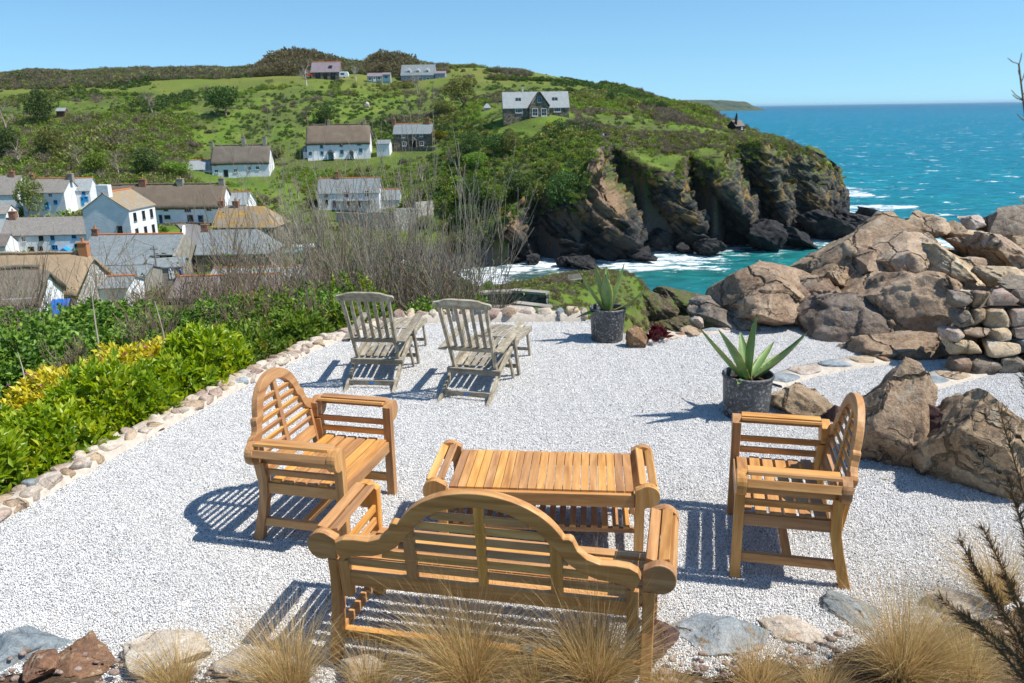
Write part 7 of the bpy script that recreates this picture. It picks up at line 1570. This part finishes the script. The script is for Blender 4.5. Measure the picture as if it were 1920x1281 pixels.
TS = [('dry straw tussock over the peach-coloured stone at the left', 330, 1302, 3.35, .30, 1500, (-.35, .1)), ('dry straw tussock left of the bench leg', 545, 1308, 3.3, .44, 2600, (-.3, .1)), ('tall dry tussock in front of the middle of the bench', 880, 1300, 3.25, .58, 3200, (-.15, .1)), ('tall dry tussock in front of the right half of the bench', 1115, 1298, 3.25, .58, 3200, (.05, .1)), ('brown tussock in front of the large blue slate', 1420, 1304, 3.3, .30, 1800, (.15, .1)), ('large bushy tussock below the right armchair', 1690, 1285, 3.35, .50, 3800, (.15, .1)), ('sprawling tussock at the bottom right beside the twiggy shrub', 1810, 1290, 3.1, .42, 1800, (-.2, .2)),
      ('arching pale tussock under the largest boulder', 1870, 1130, 3.6, .50, 1200, (-.25, .15)), ('small straw tussock between the two bench tussocks', 1000, 1310, 3.15, .32, 1100, (.0, .0)), ('low straw tussock right of the slate at the bottom', 1540, 1316, 3.2, .24, 1200, (.2, 0)), ('sparse straw tussock below the bench left half', 700, 1312, 3.2, .34, 1100, (.1, .1)), ('low straw tussock at the bottom between tussocks right of the bench', 1250, 1320, 3.1, .22, 1000, (.1, 0))]
for i, (lab, px, py, Y, L, cnt, ln) in enumerate(TS): tussock(lab, px, py, Y, L, cnt, 800 + i, ln)

# dark feathery twigs close to the camera at the right edge
T = thing('twiggy_shrub', 'dark brown feathery shrub close by at the right edge', 'shrub', at(1985, 1290, 2.0), 0); rg = random.Random(12); m = MB(); mo = MB(); o0 = Vector(T.location)
def plume(P, r0, tw, dens=60, ln=.038):
    Q = catmull(np.array([np.array(q) for q in P]), 8); rad = np.linspace(r0, r0 * .3, len(Q)); m.tube([Vector(q) - o0 for q in Q], list(rad), 5, cap=False)
    for k in range(dens):
        u = rg.uniform(.12, 1); i = min(len(Q) - 2, int(u * (len(Q) - 1))); b = Vector(Q[i]).lerp(Vector(Q[i + 1]), rg.random()); d = (Vector(Q[i + 1]) - Vector(Q[i])).normalized(); s = Vector((rg.gauss(0, 1), rg.gauss(0, .6), rg.gauss(0, 1))).normalized()
        L = ln * rg.uniform(.5, 1.3) * (1.15 - u * .5); e = b + (d * .8 + s * .6).normalized() * L; md = b.lerp(e, .5) + s * L * .08; (mo if rg.random() < .10 else m).tube([b - o0, md - o0, e - o0], [.0013, .0012, .0008], 3, cap=False)
B0 = at(1960, 1330, 1.9)
for tip, mid in (((1905,120,1.75),(1925,650,1.8)), ((1880,700,1.8),(1925,1000,1.85)), ((1850,900,1.9),(1900,1100,1.9)), ((1800,990,2.0),(1880,1160,1.95)), ((1755,1010,2.0),(1850,1180,2.0)), ((1830,760,1.9),(1905,1050,1.9)), ((1905,560,1.8),(1935,900,1.85)), ((1760,1150,2.0),(1860,1230,1.95)), ((1880,1000,1.8),(1920,1150,1.85)), ((1915,800,1.75),(1930,1050,1.8)), ((1780,1060,2.0),(1870,1200,1.95)), ((1720,1120,2.05),(1830,1220,2.0)), ((1840,1080,1.9),(1890,1200,1.9)), ((1918,380,1.78),(1940,800,1.8))):
    plume([B0, at(mid[0] + 45, *mid[1:]), at(tip[0] + (42 if tip[1] > 400 else 5), *tip[1:])], .006, 0, 260 if mid[1] > 850 else 40)
m.build('twigs', bark('bark_twig', (0.10, 0.062, 0.036), (0.24, 0.155, 0.09)), T, smooth=True); mo.build('rusty_twigs', bark('bark_rusty', (0.30, 0.11, 0.03), (0.45, 0.20, 0.06)), T, smooth=True)

# scraps blown onto the gravel
r = np.random.default_rng(91); m_ = 130; q = np.stack([r.uniform(-3.2, 3.6, m_), r.uniform(3.6, 9.5, m_), np.full(m_, .012)], -1); q = q[in_poly(q[:, 0], q[:, 1], GP)]
D = unit(np.stack([r.normal(size=len(q)), r.normal(size=len(q)), np.full(len(q), .12)], -1)); o = link('fallen_leaves', leaf_mesh('fallen_leaves', q, D, r.uniform(.015, .04, len(q)), r.uniform(.006, .016, len(q)), 4), leaf_mat('dead_leaf', [(0, (0.12, 0.06, 0.03)), (0.6, (0.28, 0.17, 0.08)), (1, (0.20, 0.24, 0.06))], .8, .1, .1), kind='stuff'); o['label'] = 'dry leaf scraps scattered on the gravel'
# ------------------------------------------------------------------ sea air
hz = MB().box((0, 0, 0), (200000, 200000, 110.0)).build('haze', None); hz.location = (0, 0, SEA_Z - 12 + 55.0); hz['kind'] = 'stuff'; hz['label'] = 'thin sea haze over the bay'
m = bpy.data.materials.new('sea_air'); m.use_nodes = True; nt = m.node_tree; nt.nodes.remove(nt.nodes['Principled BSDF'])
pv = nt.nodes.new('ShaderNodeVolumePrincipled'); pv.inputs['Color'].default_value = (0.60, 0.84, 1.0, 1); pv.inputs['Density'].default_value = 2.2e-5; pv.inputs['Anisotropy'].default_value = 0.2
nt.links.new(pv.outputs[0], nt.nodes['Material Output'].inputs['Volume']); hz.data.materials.append(m)
